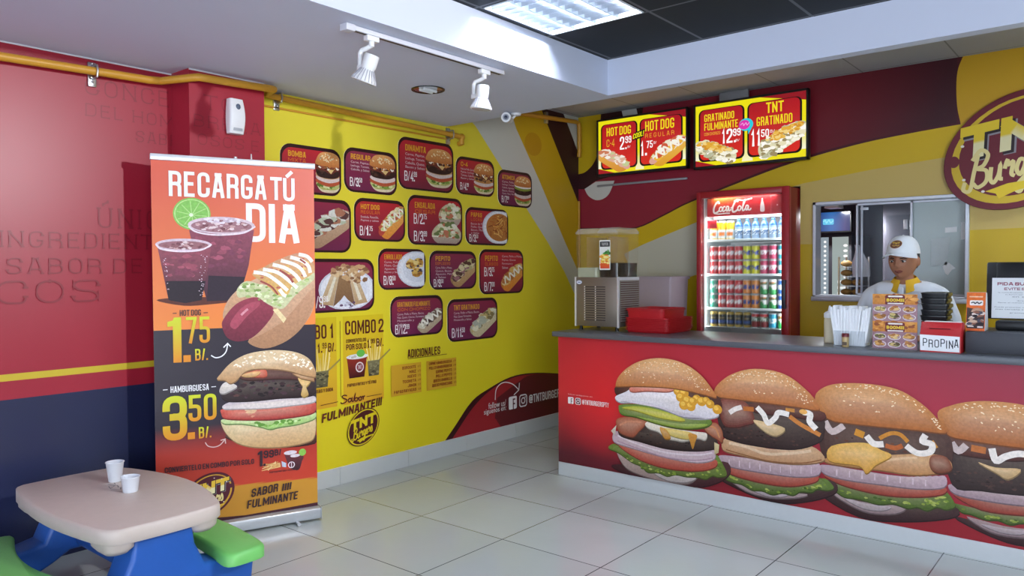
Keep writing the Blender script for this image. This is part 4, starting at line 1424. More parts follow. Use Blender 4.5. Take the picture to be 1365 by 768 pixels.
  ('p',5994536,None,[-718,254,-645,243,-544,229,-421,247,-225,276,-216,240,-306,214,-421,215,-475,197,-524,208,-574,200,-635,214,-676,217]),
  ('b',[10137159,4547356,8165428,11517023],[34,11],[-697,240,-594,222,-475,219,-352,238,-234,254,-352,220,-475,208,-614,208]),
  ('p',10173999,11424321,[-713,299,-595,293,-422,295,-230,328,-243,283,-421,252,-594,245]),
  ('p',12559790,None,[-727,345,-595,338,-422,339,-230,372,-230,328,-422,298,-595,293,-708,303]),
  ('p',3350558,None,[-742,587,-537,569,-237,575,-225,420,-235,373,-418,349,-595,340,-719,350]),
  ('b',[4599850,2496020,5388336],[30,11],[-709,430,-535,411,-400,411,-419,357,-595,348,-708,364]),
  ('p',5580831,None,[-736,581,-424,565,-424,510,-596,496,-730,511]),
  ('p',13807480,None,[-608,472,-536,458,-435,465,-484,411,-534,433]),
  ('s',11889460,32,[-637,537,-576,532]),
  ('s',12891310,32,[-722,551,-691,515,-658,548]),
  ('s',15590874,30,[-552,547,-534,491,-495,517,-439,538,-382,528,-345,500]),
  ('p',10706476,13143380,[-783,690,-721,735,-639,762,-538,773,-422,767,-328,733,-264,668,-238,578,-345,572,-424,568,-537,568,-658,574,-742,592]),
  ('d',15983294,[60,4.6],[-742,697,-700,732,-638,755,-538,766,-422,760,-328,725,-273,656,-309,651,-421,716,-538,743,-638,732]),
  ('d',15983294,[14,5],[-659,700,-538,726,-440,691,-440,611,-537,633]),
 ],
 'banner_top': [
  ('e',8372053,None,[-646,1715,92,84]),
  ('e',12180366,None,[-646,1715,86,77]),
  ('e',8634458,None,[-646,1715,80,72]),
  ('s',11852170,4,[-646,1709,-573,1704]),
  ('s',11852170,4,[-646,1709,-596,1668]),
  ('s',11852170,4,[-646,1709,-639,1650]),
  ('s',11852170,4,[-646,1709,-684,1657]),
  ('s',11852170,4,[-646,1709,-714,1686]),
  ('s',11852170,4,[-646,1709,-719,1726]),
  ('s',11852170,4,[-646,1709,-696,1761]),
  ('s',11852170,4,[-646,1709,-654,1780]),
  ('s',11852170,4,[-646,1709,-609,1774]),
  ('s',11852170,4,[-646,1709,-577,1745]),
  ('e',15135442,None,[-650,1709,10,9]),
  ('p',5909024,None,[-822,1267,-692,1278,-462,1273,-420,1254,-559,1239,-693,1235]),
  ('h',3809328,9323608,[-661,1630,-333,1637,-348,1548,-364,1444,-386,1367,-427,1257,-579,1258,-624,1435]),
  ('h',2759210,None,[-570,1391,-383,1382,-427,1257,-579,1255]),
  ('b',[10900328,8010322,9783644],[26,22],[-621,1602,-358,1592,-381,1471,-556,1435]),
  ('e',14205644,None,[-498,1658,170,46]),
  ('e',10514554,None,[-498,1654,154,34]),
  ('b',[13213856,9198176,14863567,7619148],[60,13],[-627,1660,-498,1683,-365,1666,-386,1636,-498,1626,-601,1632]),
  ('s',15391716,8,[-663,1650,-634,1624,-567,1609,-485,1608,-386,1621,-326,1656]),
  ('b',[15261160,13350598],[22,15],[-620,1687,-497,1701,-371,1684,-414,1672,-553,1669]),
  ('h',3348778,9521752,[-812,1534,-555,1536,-577,1399,-605,1262,-686,1248,-765,1266,-788,1400]),
  ('h',2364706,None,[-776,1365,-584,1363,-605,1262,-686,1248,-765,1266]),
  ('b',[10900324,8141390,9914714],[24,20],[-793,1513,-575,1514,-597,1392,-769,1393]),
  ('d',14863064,[26,3],[-609,1500,-575,1500,-599,1269,-619,1269]),
  ('d',14863064,[14,3],[-793,1506,-777,1506,-758,1280,-767,1294]),
  ('e',14074060,None,[-688,1553,136,32]),
  ('e',10118766,None,[-688,1550,122,22]),
  ('b',[13213856,9198176,14863567,7619148],[44,12],[-786,1551,-688,1569,-588,1554,-609,1537,-689,1531,-767,1536]),
  ('s',15391716,8,[-821,1555,-799,1531,-741,1520,-676,1518,-602,1527,-551,1556]),
  ('p',12159594,13674632,[-491,1142,-497,1201,-462,1273,-390,1338,-274,1396,-125,1448,-6,1441,-9,1224,-68,1110,-145,1037,-235,996,-309,992,-373,1029,-337,1076,-422,1073]),
  ('p',11041368,12619888,[-373,1032,-300,1067,-234,1102,-159,1159,-12,1317,-9,1224,-68,1110,-145,1037,-235,996,-309,992]),
  ('p',13081206,None,[-484,1186,-462,1258,-391,1316,-377,1271,-449,1199]),
  ('p',6956086,9648202,[-504,1113,-498,1157,-434,1235,-348,1270,-276,1254,-233,1192,-278,1118,-351,1051,-423,1034,-479,1057]),
  ('p',11028570,None,[-464,1133,-406,1213,-334,1248,-306,1232,-378,1167,-436,1103]),
  ('s',14194336,12,[-407,1176,-385,1197,-371,1208]),
  ('p',13092762,None,[-426,1316,-376,1360,-275,1336,-141,1357,-11,1402,-11,1363,-112,1280,-181,1206,-233,1215,-276,1239,-320,1270,-377,1275,-420,1272]),
  ('b',[10335338,14541496,12109190,8297038,15592400],[70,16],[-426,1309,-376,1353,-275,1329,-142,1327,-19,1387,-127,1265,-181,1213,-276,1246,-377,1278]),
  ('p',14200928,13209456,[-347,1397,-274,1441,-200,1479,-86,1514,-18,1471,-11,1402,-126,1334,-157,1281,-217,1282,-275,1344]),
  ('b',[12083278,14990964,11029060,14264410],[36,16],[-325,1389,-237,1449,-86,1502,-18,1433,-142,1334,-217,1290]),
  ('s',15920866,20,[-339,1408,-274,1396,-216,1358,-157,1304]),
  ('s',15920866,20,[-289,1423,-215,1407,-156,1365,-104,1318]),
  ('s',15920866,20,[-237,1449,-170,1430,-118,1395,-88,1356]),
  ('s',15920866,20,[-192,1471,-125,1452,-80,1422,-57,1379]),
  ('s',15920866,20,[-140,1490,-79,1471,-41,1441,-30,1402]),
  ('s',15920866,20,[-94,1506,-48,1495,-18,1464]),
  ('s',15920866,20,[-202,1312,-180,1282,-165,1274]),
  ('s',10241600,10,[-304,1359,-246,1328,-210,1282]),
  ('s',10241600,12,[-200,1418,-156,1388,-126,1349]),
  ('s',10241600,10,[-87,1479,-56,1456]),
  ('p',15258272,None,[-240,1200,-214,1207,-166,1148,-182,1124]),
 ],
 'banner_burger': [
  ('p',4858912,None,[-500,530,-359,462,-213,436,-18,436,-18,491,-358,529]),
  ('p',12884584,14205850,[-518,606,-499,618,-429,596,-285,559,-98,569,-16,600,-16,475,-76,443,-213,436,-345,452,-437,486,-493,544]),
  ('p',9286755,13096346,[-513,620,-429,611,-285,589,-98,585,-14,611,-14,576,-98,554,-212,547,-263,541,-322,563,-415,587,-499,596]),
  ('b',[8368718,11127674,6262840,13163936],[40,15],[-414,606,-285,585,-98,577,-36,590,-136,558,-263,552,-343,576]),
  ('p',11024948,13129288,[-512,675,-428,670,-284,660,-135,662,-16,670,-16,612,-136,596,-285,598,-414,610,-499,626,-516,653]),
  ('b',[14200970,13208176],[7,22],[-385,666,-331,661,-336,609,-386,614]),
  ('p',14273736,12760252,[-508,693,-462,711,-356,712,-209,714,-27,706,-16,670,-135,662,-284,660,-428,670,-498,676]),
  ('p',2890528,None,[-514,752,-483,772,-426,789,-411,840,-282,830,-95,808,-14,779,-27,710,-209,710,-356,708,-469,715,-504,729]),
  ('b',[4796474,3810344,6044216,1970710],[60,15],[-497,751,-412,810,-282,815,-95,785,-26,741,-209,722,-356,720,-469,726]),
  ('p',14471884,None,[-524,771,-510,807,-482,819,-433,793,-469,770,-504,759]),
  ('p',5646886,None,[-425,856,-382,879,-207,866,-25,819,-18,795,-208,817,-383,823]),
  ('p',13523520,None,[-415,851,-354,869,-288,874,-274,848,-289,831,-368,840]),
  ('p',14526567,None,[-411,851,-354,865,-310,862,-332,841,-383,838]),
  ('p',14200418,None,[-103,817,-33,808,-45,774,-65,750,-48,719,-73,702,-91,719,-76,753,-95,785]),
  ('p',12158808,None,[-140,841,-18,814,-14,787,-87,808]),
  ('p',12159580,14467224,[-535,838,-516,866,-467,918,-395,958,-309,975,-206,975,-108,955,-40,913,-8,848,-8,813,-72,826,-148,854,-244,874,-354,879,-411,855,-433,827,-468,811,-496,831]),
  ('d',16181976,[70,7],[-467,903,-396,943,-309,966,-206,966,-109,946,-40,903,-17,841,-71,864,-132,876,-222,924,-310,915,-396,891]),
 ],
 'banner_combo': [
  ('p',3809320,6959160,[-180,399,-85,372,-89,341,-109,294,-158,312,-173,352]),
  ('e',14208212,None,[-153,397,36,12]),
  ('e',14208212,None,[-127,377,27,9]),
  ('e',8697934,None,[-86,391,20,20]),
  ('e',15326690,None,[-148,328,19,18]),
  ('e',5909048,None,[-148,328,14,14]),
  ('s',15326690,4,[-148,341,-148,315]),
  ('s',14727288,4,[-310,316,-207,325]),
  ('s',13671000,4,[-283,329,-219,348]),
  ('s',15453076,6,[-300,349,-232,342]),
  ('s',14727288,6,[-273,325,-208,330]),
  ('s',13671000,4,[-290,345,-220,354]),
  ('s',15453076,4,[-307,327,-233,347]),
  ('s',14727288,4,[-279,340,-208,335]),
  ('s',13671000,4,[-296,322,-221,329]),
  ('s',15453076,6,[-269,336,-233,352]),
  ('s',14727288,4,[-286,318,-209,341]),
  ('s',13671000,4,[-303,337,-222,334]),
  ('s',15453076,4,[-276,313,-234,358]),
  ('s',14727288,6,[-293,333,-210,346]),
  ('s',13671000,4,[-309,353,-222,340]),
  ('p',12043476,None,[-203,356,-177,341,-178,318,-199,324]),
 ],
}
# ================================================================== the service counter
ZT = 0.986
cnt = thing('service_counter', 'long service counter with a grey worktop and a red front printed with four giant burgers', 'counter', (-1.4, YC, 0))
SLAB = mat('grey_worktop', 0x54575E, 0.28, spec=.5, var=.12, scale=300)
MB().box(-3.15, .45, YC - .012, 4.87, ZT - .034, ZT, bev=.003).build('worktop', SLAB, cnt)
MB().box(-3.105, .42, YC + .004, 4.80, .0, ZT - .034).build('carcass', mat('counter_carcass', 0x8A2A30, .5), cnt)
MB().box(-3.105, .42, YC - .004, YC + .004, 0.0, .088, bev=.001, seg=1).build('kick_plate', mat('kick_plate_metal', 0xC4C8CB, 0.35, metal=.25, var=.03), cnt)
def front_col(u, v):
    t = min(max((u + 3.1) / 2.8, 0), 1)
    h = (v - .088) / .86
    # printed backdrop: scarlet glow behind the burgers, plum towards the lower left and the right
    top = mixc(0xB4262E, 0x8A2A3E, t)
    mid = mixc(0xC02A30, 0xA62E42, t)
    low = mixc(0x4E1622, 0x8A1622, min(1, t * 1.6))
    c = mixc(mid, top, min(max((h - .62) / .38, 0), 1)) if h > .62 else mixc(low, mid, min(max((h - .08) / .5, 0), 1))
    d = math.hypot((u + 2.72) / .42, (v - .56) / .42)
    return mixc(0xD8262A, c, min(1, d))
a = Art((0, YC, 0), (1, 0, 0), (0, 0, 1), (0, -1, 0))
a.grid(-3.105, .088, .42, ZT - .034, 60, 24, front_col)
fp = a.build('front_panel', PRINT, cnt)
for i in (3, 2, 1, 0):
    a = Art((0, YC, 0), (1, 0, 0), (0, 0, 1), (0, -1, 0), .0005 + .0035 * (3 - i))
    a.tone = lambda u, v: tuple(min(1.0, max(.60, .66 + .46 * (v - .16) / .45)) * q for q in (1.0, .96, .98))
    a.clamp = (-3.1, .0895, .418, ZT - .036)
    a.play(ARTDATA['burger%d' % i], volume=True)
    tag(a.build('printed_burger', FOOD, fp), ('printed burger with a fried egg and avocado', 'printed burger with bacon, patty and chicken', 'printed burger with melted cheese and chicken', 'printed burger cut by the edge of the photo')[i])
a = Art((0, YC, 0), (1, 0, 0), (0, 0, 1), (0, -1, 0), .0006)
a.ftext('follow us/siguenos en:', -3.024, .556, -2.823, .568, 0xE8B8B4)
social(a, -3.024, .498, .046, '@TNTBURGERSPTY', .21)
a.build('printed_lettering', PRINT, fp)

# ================================================================== roll-up banner
BD = Vector((0.35021, 0.93667, 0)).normalized()
BN = Vector((BD.y, -BD.x, 0))
BO = Vector((-3.6215, 2.6345, 0))
mid = BO + BD * -.42
ban = thing('rollup_banner', 'tall roll-up banner reading RECARGA TÚ DIA with two colas, a hot dog and a hamburger', 'banner', (mid.x, mid.y, 0), math.atan2(BD.y, BD.x))
def bw(u, d, z):
    p = BO + BD * u + BN * d
    return (p.x, p.y, z)
def bbox(mb, u0, u1, d0, d1, z0, z1, bev=0):
    m = Matrix(((BD.x, BN.x, 0, BO.x), (BD.y, BN.y, 0, BO.y), (0, 0, 1, 0), (0, 0, 0, 1)))
    return mb.box(u0, u1, d0, d1, z0, z1, bev=bev, mtx=m)
def ban_bg(u, v):
    if v > 1.11:
        t = (v - 1.11) / .87
        return mixc(0xE8853C, 0xD8604A, min(1, t * 1.15))
    if v > .60: return 0x2C2430
    if v > .46: return mixc(0xA63026, 0x2C2430, (v - .46) / .14)
    if v > .255 - .05 * (u + .42): return mixc(0xC03E2A, 0xA63026, (v - .25) / .21)
    return 0xC0882C
a = Art(BO, BD, (0, 0, 1), BN, .002)
a.grid(-.838, .075, -.003, 1.11, 12, 160, ban_bg)
a.grid(-.838, 1.1101, -.003, 1.985, 4, 40, ban_bg)
a.poly([(-.838, .075), (-.003, .075), (-.003, .094), (-.40, .085), (-.60, .10), (-.838, .12)], 0x3C1420)
me = a.mesh('graphic_panel', PRINT)
bm = bmesh.new()
bm.from_mesh(me)
# the sheet's own thickness
m4 = Matrix(((BD.x, BN.x, 0, BO.x), (BD.y, BN.y, 0, BO.y), (0, 0, 1, 0), (0, 0, 0, 1)))
bm.to_mesh(me); bm.free()
gp = link('graphic_panel', me, ban)
bbox(MB(), -.838, -.003, .0, .0016, .05, 1.99).build('backing_sheet', mat('banner_back', 0xB9BABC, .5), ban)
for nm, keys in (('printed_drinks_and_hot_dog', ('banner_top',)), ('printed_hamburger', ('banner_burger',)), ('printed_combo', ('banner_combo',))):
    a = Art(BO, BD, (0, 0, 1), BN, .0026)
    a.clamp = (-.836, .07, -.005, 1.98)
    for k in keys:
        a.play(ARTDATA[k], volume=(k == 'banner_burger'))
    a.build(nm, FOOD, gp)
a = Art(BO, BD, (0, 0, 1), BN, .0062)
LW, BLK = 0xF0EEF2, 0x33202A
a.text('RECARGA', -.756, 1.803, -.266, 1.934, .215, LW)
a.text('T', -.243, 1.804, -.184, 1.930, .215, LW)
a.text('Ú', -.176, 1.800, -.112, 1.928, .215, LW)
GY, GO = 0xD9861E, 0xC9D22A
a.stroke([(-.747, 1.197), (-.728, 1.197)], .004, BLK, False)
a.stroke([(-.597, 1.195), (-.576, 1.195)], .004, BLK, False)
a.text('HOT DOG', -.713, 1.182, -.610, 1.213, .2, BLK)
a.poly([(-.747, .94), (-.707, .94), (-.707, 1.175), (-.742, 1.175), (-.747, 1.160), (-.773, 1.153), (-.773, 1.128), (-.747, 1.130)], GY, GO)
a.poly([(-.699, .94), (-.663, .94), (-.663, .976), (-.699, .976)], GY)
a.text('75', -.684, 1.036, -.567, 1.175, .2, GY, GO)
a.text('B/.', -.642, .945, -.579, 1.006, .17, GY, GO)
a.stroke([(-.563, .968), (-.54, .954), (-.51, .96), (-.487, .985), (-.479, 1.025)], .006, LW)
a.stroke([(-.500, 1.006), (-.479, 1.027), (-.463, 1.008)], .006, LW, False)
a.stroke([(-.799, .803), (-.777, .803)], .004, LW, False)
a.stroke([(-.564, .800), (-.541, .800)], .004, LW, False)
a.text('HAMBURGUESA', -.763, .785, -.577, .818, .19, LW)
a.text('3', -.803, .535, -.686, .768, .2, GY, GO)
a.poly([(-.684, .533), (-.649, .533), (-.649, .569), (-.684, .569)], GY)
a.text('50', -.679, .625, -.540, .765, .2, GY, GO)
a.text('B/.', -.630, .532, -.568, .592, .17, GY, GO)
a.stroke([(-.599, .508), (-.585, .487), (-.555, .478), (-.525, .486), (-.500, .513)], .005, 0xD8B8B4)
a.stroke([(-.522, .510), (-.499, .515), (-.497, .490)], .005, 0xD8B8B4, False)
a.text('CONVIERTELO EN COMBO POR SOLO', -.797, .372, -.351, .400, .22, BLK, rise=-.022)
a.poly([(-.320, .343), (-.306, .343), (-.306, .428), (-.317, .428), (-.331, .418), (-.331, .405), (-.320, .410)], BLK)
a.poly([(-.302, .343), (-.290, .343), (-.290, .355), (-.302, .355)], BLK)
a.text('99', -.300, .384, -.245, .427, .2, BLK)
a.text('B/', -.241, .392, -.205, .426, .2, BLK)
a.text('PAPAS FRITAS Y SODA', -.27, .298, -.135, .307, .2, BLK)
a.text('SABOR', -.370, .180, -.227, .226, .25, BLK, skew=.12, rise=.08)
a.text('!!!!', -.205, .190, -.148, .230, .22, BLK, skew=.15, rise=.08)
a.text('FULMINANTE', -.392, .121, -.119, .166, .25, BLK, skew=.12, rise=.045)
a.build('lettering', PRINT, gp)
# big second word in front of the cup rim
a = Art(BO, BD, (0, 0, 1), BN, .0022)
a.text('D', -.374, 1.572, -.271, 1.782, .2, LW)
a.text('IA', -.254, 1.568, -.089, 1.782, .2, LW)
a.build('large_lettering', PRINT, gp)
a = Art(BO, BD, (0, 0, 1), BN, .0064)
tnt_logo(a, -.585, .225, .92, 0x4E1426, 0xC99A2E, 0xE0B83A)
a.build('printed_emblem', PRINT, gp)
rail = bbox(MB(), -.842, .002, -.014, .016, 1.985, 2.017, bev=.004)
rail.build('top_rail', mat('rail_metal', 0xE2E3E8, .3, metal=.3), ban)
cas = bbox(MB(), -.848, .006, -.05, .05, .012, .075, bev=.012)
bbox(cas, -.85, -.846, -.052, .052, .008, .078, bev=.002)
bbox(cas, .004, .008, -.052, .052, .008, .078, bev=.002)
cas.build('base_cassette', mat('cassette_metal', 0xBFC3C8, .35, metal=.5), ban)
MB().tube([bw(-.42, -.02, .06), bw(-.42, -.02, 2.03)], .009).build('support_pole', ALU, ban)
MB().tube([bw(-.34, -.008, 2.012), bw(-.34, -.008, 2.05)], [.006, .003]).build('rail_hook', ALU, ban)
for u in (-.70, -.13):
    f_ = MB()
    f_.tube([bw(u, -.14, .012), bw(u, .09, .012)], .01)
    f_.build('foot', ALU, ban)

# ================================================================== the two lit menu screens
def screen_thing(label, x0, x1, z0, z1, art):
    y = 5.80
    t = thing('menu_screen', label, 'screen', ((x0 + x1) / 2, y, z0))
    t['group'] = 'lit menu screens above the counter'
    fr = MB()
    fr.box(x0, x1, y + .012, y + .06, z0, z1, bev=.006)
    for q in ((x0, x0 + .016, z0, z1), (x1 - .016, x1, z0, z1), (x0, x1, z0, z0 + .022), (x0, x1, z1 - .016, z1)):
        fr.box(q[0], q[1], y, y + .03, q[2], q[3], bev=.003, seg=1)
    fr.build('bezel', BLACK, t)
    MB().box((x0 + x1) / 2 - .16, (x0 + x1) / 2 + .16, y + .06, YB - .002, z0 + .1, z1 - .12, bev=.004).build('wall_bracket', mat('bracket_metal', 0x55565A, .5), t)
    a = Art((x0 + .016, y + .010, z0 + .022), (1, 0, 0), (0, 0, 1), (0, -1, 0))
    w, h = x1 - x0 - .032, z1 - z0 - .038
    a.clamp = (0, 0, w, h)
    art(a, w, h)
    a.build('lit_display', SCREEN, t)
    return t
SY, SR, SB = 0xE8DC10, 0xC81A1E, 0x1A0C08
def screen_bg(a, w, h):
    a.poly([(0, 0), (w, 0), (w, h), (0, h)], SY)
    a.poly([(.44 * w, .02 * h), (.54 * w, .02 * h), (.51 * w, .35 * h), (.475 * w, .35 * h)], 0xF4F0C8, 0xE8DC10)
    a.poly([(.95 * w, .12 * h), (1.0 * w, .12 * h), (1.0 * w, .4 * h), (.95 * w, .4 * h)], 0xF4F4DC, SY)
    a.poly([(0, .1 * h), (.05 * w, .1 * h), (.05 * w, .38 * h), (0, .38 * h)], 0xF4F4DC, SY)
    a.poly([(0, 0), (.2 * w, 0), (0, .1 * h)], 0xA01820)
    a.poly([(w, h), (.6 * w, h), (w, .86 * h)], 0x8E1420)
    for u0, u1 in ((.03, .465), (.49, .965)):
        a.rrect(u0 * w, .07 * h, u1 * w, .93 * h, .09 * h, SB)
        a.rrect((u0 + .015) * w, .10 * h, (u1 - .018) * w, .92 * h, .08 * h, 0xD42A1E, 0xA81420)
def scr1(a, w, h):
    screen_bg(a, w, h)
    a.text('HOT DOG', .10 * w, .70 * h, .39 * w, .86 * h, .2, 0xF0D81E)
    a.text('C-4', .10 * w, .50 * h, .195 * w, .64 * h, .09, 0xE8B430)
    a.text('2.', .26 * w, .42 * h, .34 * w, .66 * h, .22, 0xFFFFFF)
    a.text('99', .325 * w, .53 * h, .395 * w, .66 * h, .2, 0xFFFFFF)
    a.text('B/', .35 * w, .44 * h, .385 * w, .48 * h, .2, 0xE8C8C8)
    mini_dog(a, .0 * w, .0 * h, .38 * w, .47 * h, 0xD08A2C, 0xE0A850, 0xD8A090, (0xF0ECE0, 0xC87858, 0xC0C890, 0xE8D8C8, 0xD8A890), flip=True, drizzle=False)
    a.poly([(.405 * w, .56 * h), (.53 * w, .60 * h), (.56 * w, .76 * h), (.43 * w, .70 * h)], SB)
    a.text('COOL!', .412 * w, .585 * h, .535 * w, .68 * h, .26, 0xF4F010, skew=.15, rise=.2)
    a.text('HOT DOG', .555 * w, .70 * h, .875 * w, .88 * h, .2, 0xF0D81E)
    a.text('REGULAR', .555 * w, .575 * h, .875 * w, .655 * h, .12, 0xE8A030, gap=3.2)
    a.text('1.', .505 * w, .26 * h, .575 * w, .52 * h, .2, 0xFFFFFF)
    a.text('75', .57 * w, .39 * h, .64 * w, .52 * h, .2, 0xFFFFFF)
    a.text('B/', .65 * w, .45 * h, .68 * w, .5 * h, .2, 0xE8C8C8)
    mini_dog(a, .60 * w, .03 * h, 1.0 * w, .56 * h, 0xD89A28, 0xE8B450, 0xD8A090, (0xF4F0E4, 0xC85A3A, 0xE8B03A, 0xDCE0C0, 0xE8E0C8))
def scr2(a, w, h):
    screen_bg(a, w, h)
    a.text('GRATINADO', .085 * w, .73 * h, .37 * w, .85 * h, .2, 0xF0D81E)
    a.text('FULMINANTE', .085 * w, .585 * h, .405 * w, .705 * h, .2, 0xF0D81E)
    a.text('CON CHORIZO', .085 * w, .50 * h, .24 * w, .55 * h, .12, 0xE8A030)
    a.text('12.', .255 * w, .34 * h, .385 * w, .57 * h, .2, 0xFFFFFF)
    a.text('99', .36 * w, .44 * h, .43 * w, .56 * h, .2, 0xFFFFFF)
    a.text('B/', .385 * w, .35 * h, .42 * w, .39 * h, .2, 0xE8C8C8)
    def loaf(x0, y0, x1, y1, fl):
        P = lambda L: [(x0 + ((1 - x) if fl else x) * (x1 - x0), y0 + y * (y1 - y0)) for x, y in L]
        body = P([(.02, .25), (.1, .5), (.5, .85), (.85, 1), (1, .92), (.98, .6), (.6, .25), (.3, .02), (.1, .0)])
        a.poly(body, 0xC8C4A0, 0xF0E8C8, smooth=True)
        a.scatter(body, 110, .022, [0xF4F0DC, 0xE4DCB8, 0xB8B898, 0xFAF6EC, 0x9A8A60])
        top = P([(.12, .5), (.5, .83), (.85, .97), (.98, .9), (.8, .72), (.4, .5)])
        a.scatter(top, 60, .018, [0xE0A838, 0xE8B850, 0xD09028, 0xF0D080])
    loaf(.0 * w, .02 * h, .40 * w, .42 * h, True)
    loaf(.58 * w, .04 * h, 1.0 * w, .55 * h, False)
    a.text('TNT', .66 * w, .735 * h, .81 * w, .90 * h, .22, 0xF0D81E)
    a.text('GRATINADO', .575 * w, .55 * h, .885 * w, .69 * h, .2, 0xF0D81E)
    a.text('11.', .525 * w, .24 * h, .645 * w, .50 * h, .2, 0xFFFFFF)
    a.text('50', .615 * w, .37 * h, .685 * w, .49 * h, .2, 0xFFFFFF)
    a.text('B/', .695 * w, .42 * h, .735 * w, .47 * h, .2, 0xE8C8C8)
    a.ell(.48 * w, .60 * h, .065 * w, .10 * h, 0x28C8DC)
    a.ell(.465 * w, .60 * h, .05 * w, .075 * h, 0xD82AA8)
    a.poly([(.50 * w, .51 * h), (.53 * w, .53 * h), (.50 * w, .44 * h)], 0x28C8DC)
    a.stroke([(.43 * w, .60 * h), (.45 * w, .63 * h), (.46 * w, .59 * h), (.48 * w, .63 * h), (.49 * w, .59 * h), (.51 * w, .63 * h)], .006, 0xF0A8E0)
s1_ = screen_thing('lit menu screen showing HOT DOG C-4 2.99 and HOT DOG REGULAR 1.75', -3.80, -2.911, 2.243, 2.748, scr1)
s2_ = screen_thing('lit menu screen showing GRATINADO FULMINANTE 12.99 and TNT GRATINADO 11.50', -2.857, -1.934, 2.222, 2.750, scr2)
# pale panels fixed above the second screen, and the rail below the first
tag(MB().box(-2.66, -2.42, 5.86, 5.885, 2.745, ZB - .002, bev=.002).build('ceiling_bracket', mat('bracket_grey', 0x8A8A90, .5)), 'pale grey bracket plate above the GRATINADO menu screen', 'bracket')
tag(MB().box(-3.875, -2.975, YB - .02, YB - .001, 2.166, 2.184, bev=.003).build('wall_rail', mat('rail_grey', 0x9A9AA2, .4, metal=.3)), 'thin grey rail on the maroon wall below the HOT DOG menu screen', 'rail')
tag(MB().tube([(XL + .012, YB - .012, 2.05), (XL + .012, YB - .012, 1.0)], .011).build('corner_conduit', mat('ochre_paint', 0xC08E26, .45)), 'ochre conduit running down the corner behind the drink dispenser', 'conduit')

# ================================================================== wall sign with the round emblem
sg = thing('round_wall_sign', 'big oval maroon TNT Burgers sign mounted on the back wall above the window', 'sign', (-.63, YB - .03, 2.17))
S = 3.0
pts = []
for k in range(64):
    t = 2 * pi * k / 64
    x, y = .1514 * S * cos(t), .118 * S * sin(t)
    th = radians(32)
    pts.append((-.63 + x * cos(th) - y * sin(th), 2.17 + x * sin(th) + y * cos(th)))
MB().prism(pts, YB - .045, YB - .004, axis='y', bev=.003).build('sign_board', mat('sign_edge', 0x5A1A22, .4), sg)
a = Art((0, YB - .0455, 0), (1, 0, 0), (0, 0, 1), (0, -1, 0))
tnt_logo(a, -.63, 2.17, S * .995, 0x6A1A28, 0xD0B02A, 0xE4C52A)
a.build('emblem', PRINT, sg)

# ================================================================== pass-through window
w = thing('window_1', None, None, ((WX0 + WX1) / 2, YB, WZ0))
w['kind'] = 'structure'
FR = mat('window_aluminium', 0xC9CCD4, .35, metal=.4, var=.03)
def frame_bars(x0, x1, z0, z1, t, y0, y1):
    b = MB()
    b.box(x0, x0 + t, y0, y1, z0, z1, bev=.003, seg=1)
    b.box(x1 - t, x1, y0, y1, z0, z1, bev=.003, seg=1)
    b.box(x0, x1, y0, y1, z0, z0 + t, bev=.003, seg=1)
    b.box(x0, x1, y0, y1, z1 - t, z1, bev=.003, seg=1)
    return b
frame_bars(WX0, WX1, WZ0, WZ1, .024, YB - .03, YB + .09).build('window_frame', FR, w)
b = MB()
b.box(WX0 - .01, WX1 + .01, YB - .035, YB + .0, WZ0 - .022, WZ0 + .012, bev=.004)
b.build('window_sill', FR, w)
GLASS = clear_mat('window_glass', 0x8E9AA6, .10, .03)
FROST = mat('frosted_pane', 0xA3AFAE, .18, spec=.5, var=.05, scale=4)
for x0, x1, y, m in ((-1.64, -1.262, YB + .03, GLASS), (-1.285, -.93, YB + .055, FROST)):
    frame_bars(x0, x1, WZ0 + .024, WZ1 - .024, .016, y - .008, y + .008).build('sliding_sash', FR, w)
    MB().box(x0 + .014, x1 - .014, y - .002, y + .002, WZ0 + .038, WZ1 - .038).build('pane', m, w)
MB().box(-1.606, -1.592, YB + .02, YB + .036, WZ0 + .04, WZ1 - .04, bev=.002).build('pull_bar', FR, w)
MB().box(-1.606, -1.552, YB + .012, YB + .022, WZ1 - .075, WZ1 - .055, bev=.002).build('sash_lock', FR, w)
# taped papers on the frosted pane
PAP = mat('taped_paper', 0xE4E6E8, .6)
def paper(pts, lab, m=PAP):
    o = MB().prism(pts, YB + .0485, YB + .0525, axis='y').build('taped_paper', m)
    tag(o, lab, 'paper', 'papers taped to the frosted pane')
paper([(-1.078, 1.415), (-1.058, 1.452), (-1.035, 1.440), (-.998, 1.405), (-1.02, 1.395), (-1.045, 1.358), (-1.06, 1.368)], 'torn white paper scrap taped low on the frosted pane')
paper([(-1.064, 1.650), (-.992, 1.654), (-.992, 1.69), (-1.064, 1.686)], 'small white paper strip high on the frosted pane')
paper([(-.968, 1.60), (-.940, 1.602), (-.940, 1.72), (-.968, 1.718)], 'narrow upright white paper strip at the right edge of the frosted pane')
paper([(-1.15, 1.42), (-1.05, 1.43), (-1.03, 1.62), (-1.15, 1.61)], 'large faint grey sheet taped on the frosted pane', mat('faint_sheet', 0xB9C2C4, .4))

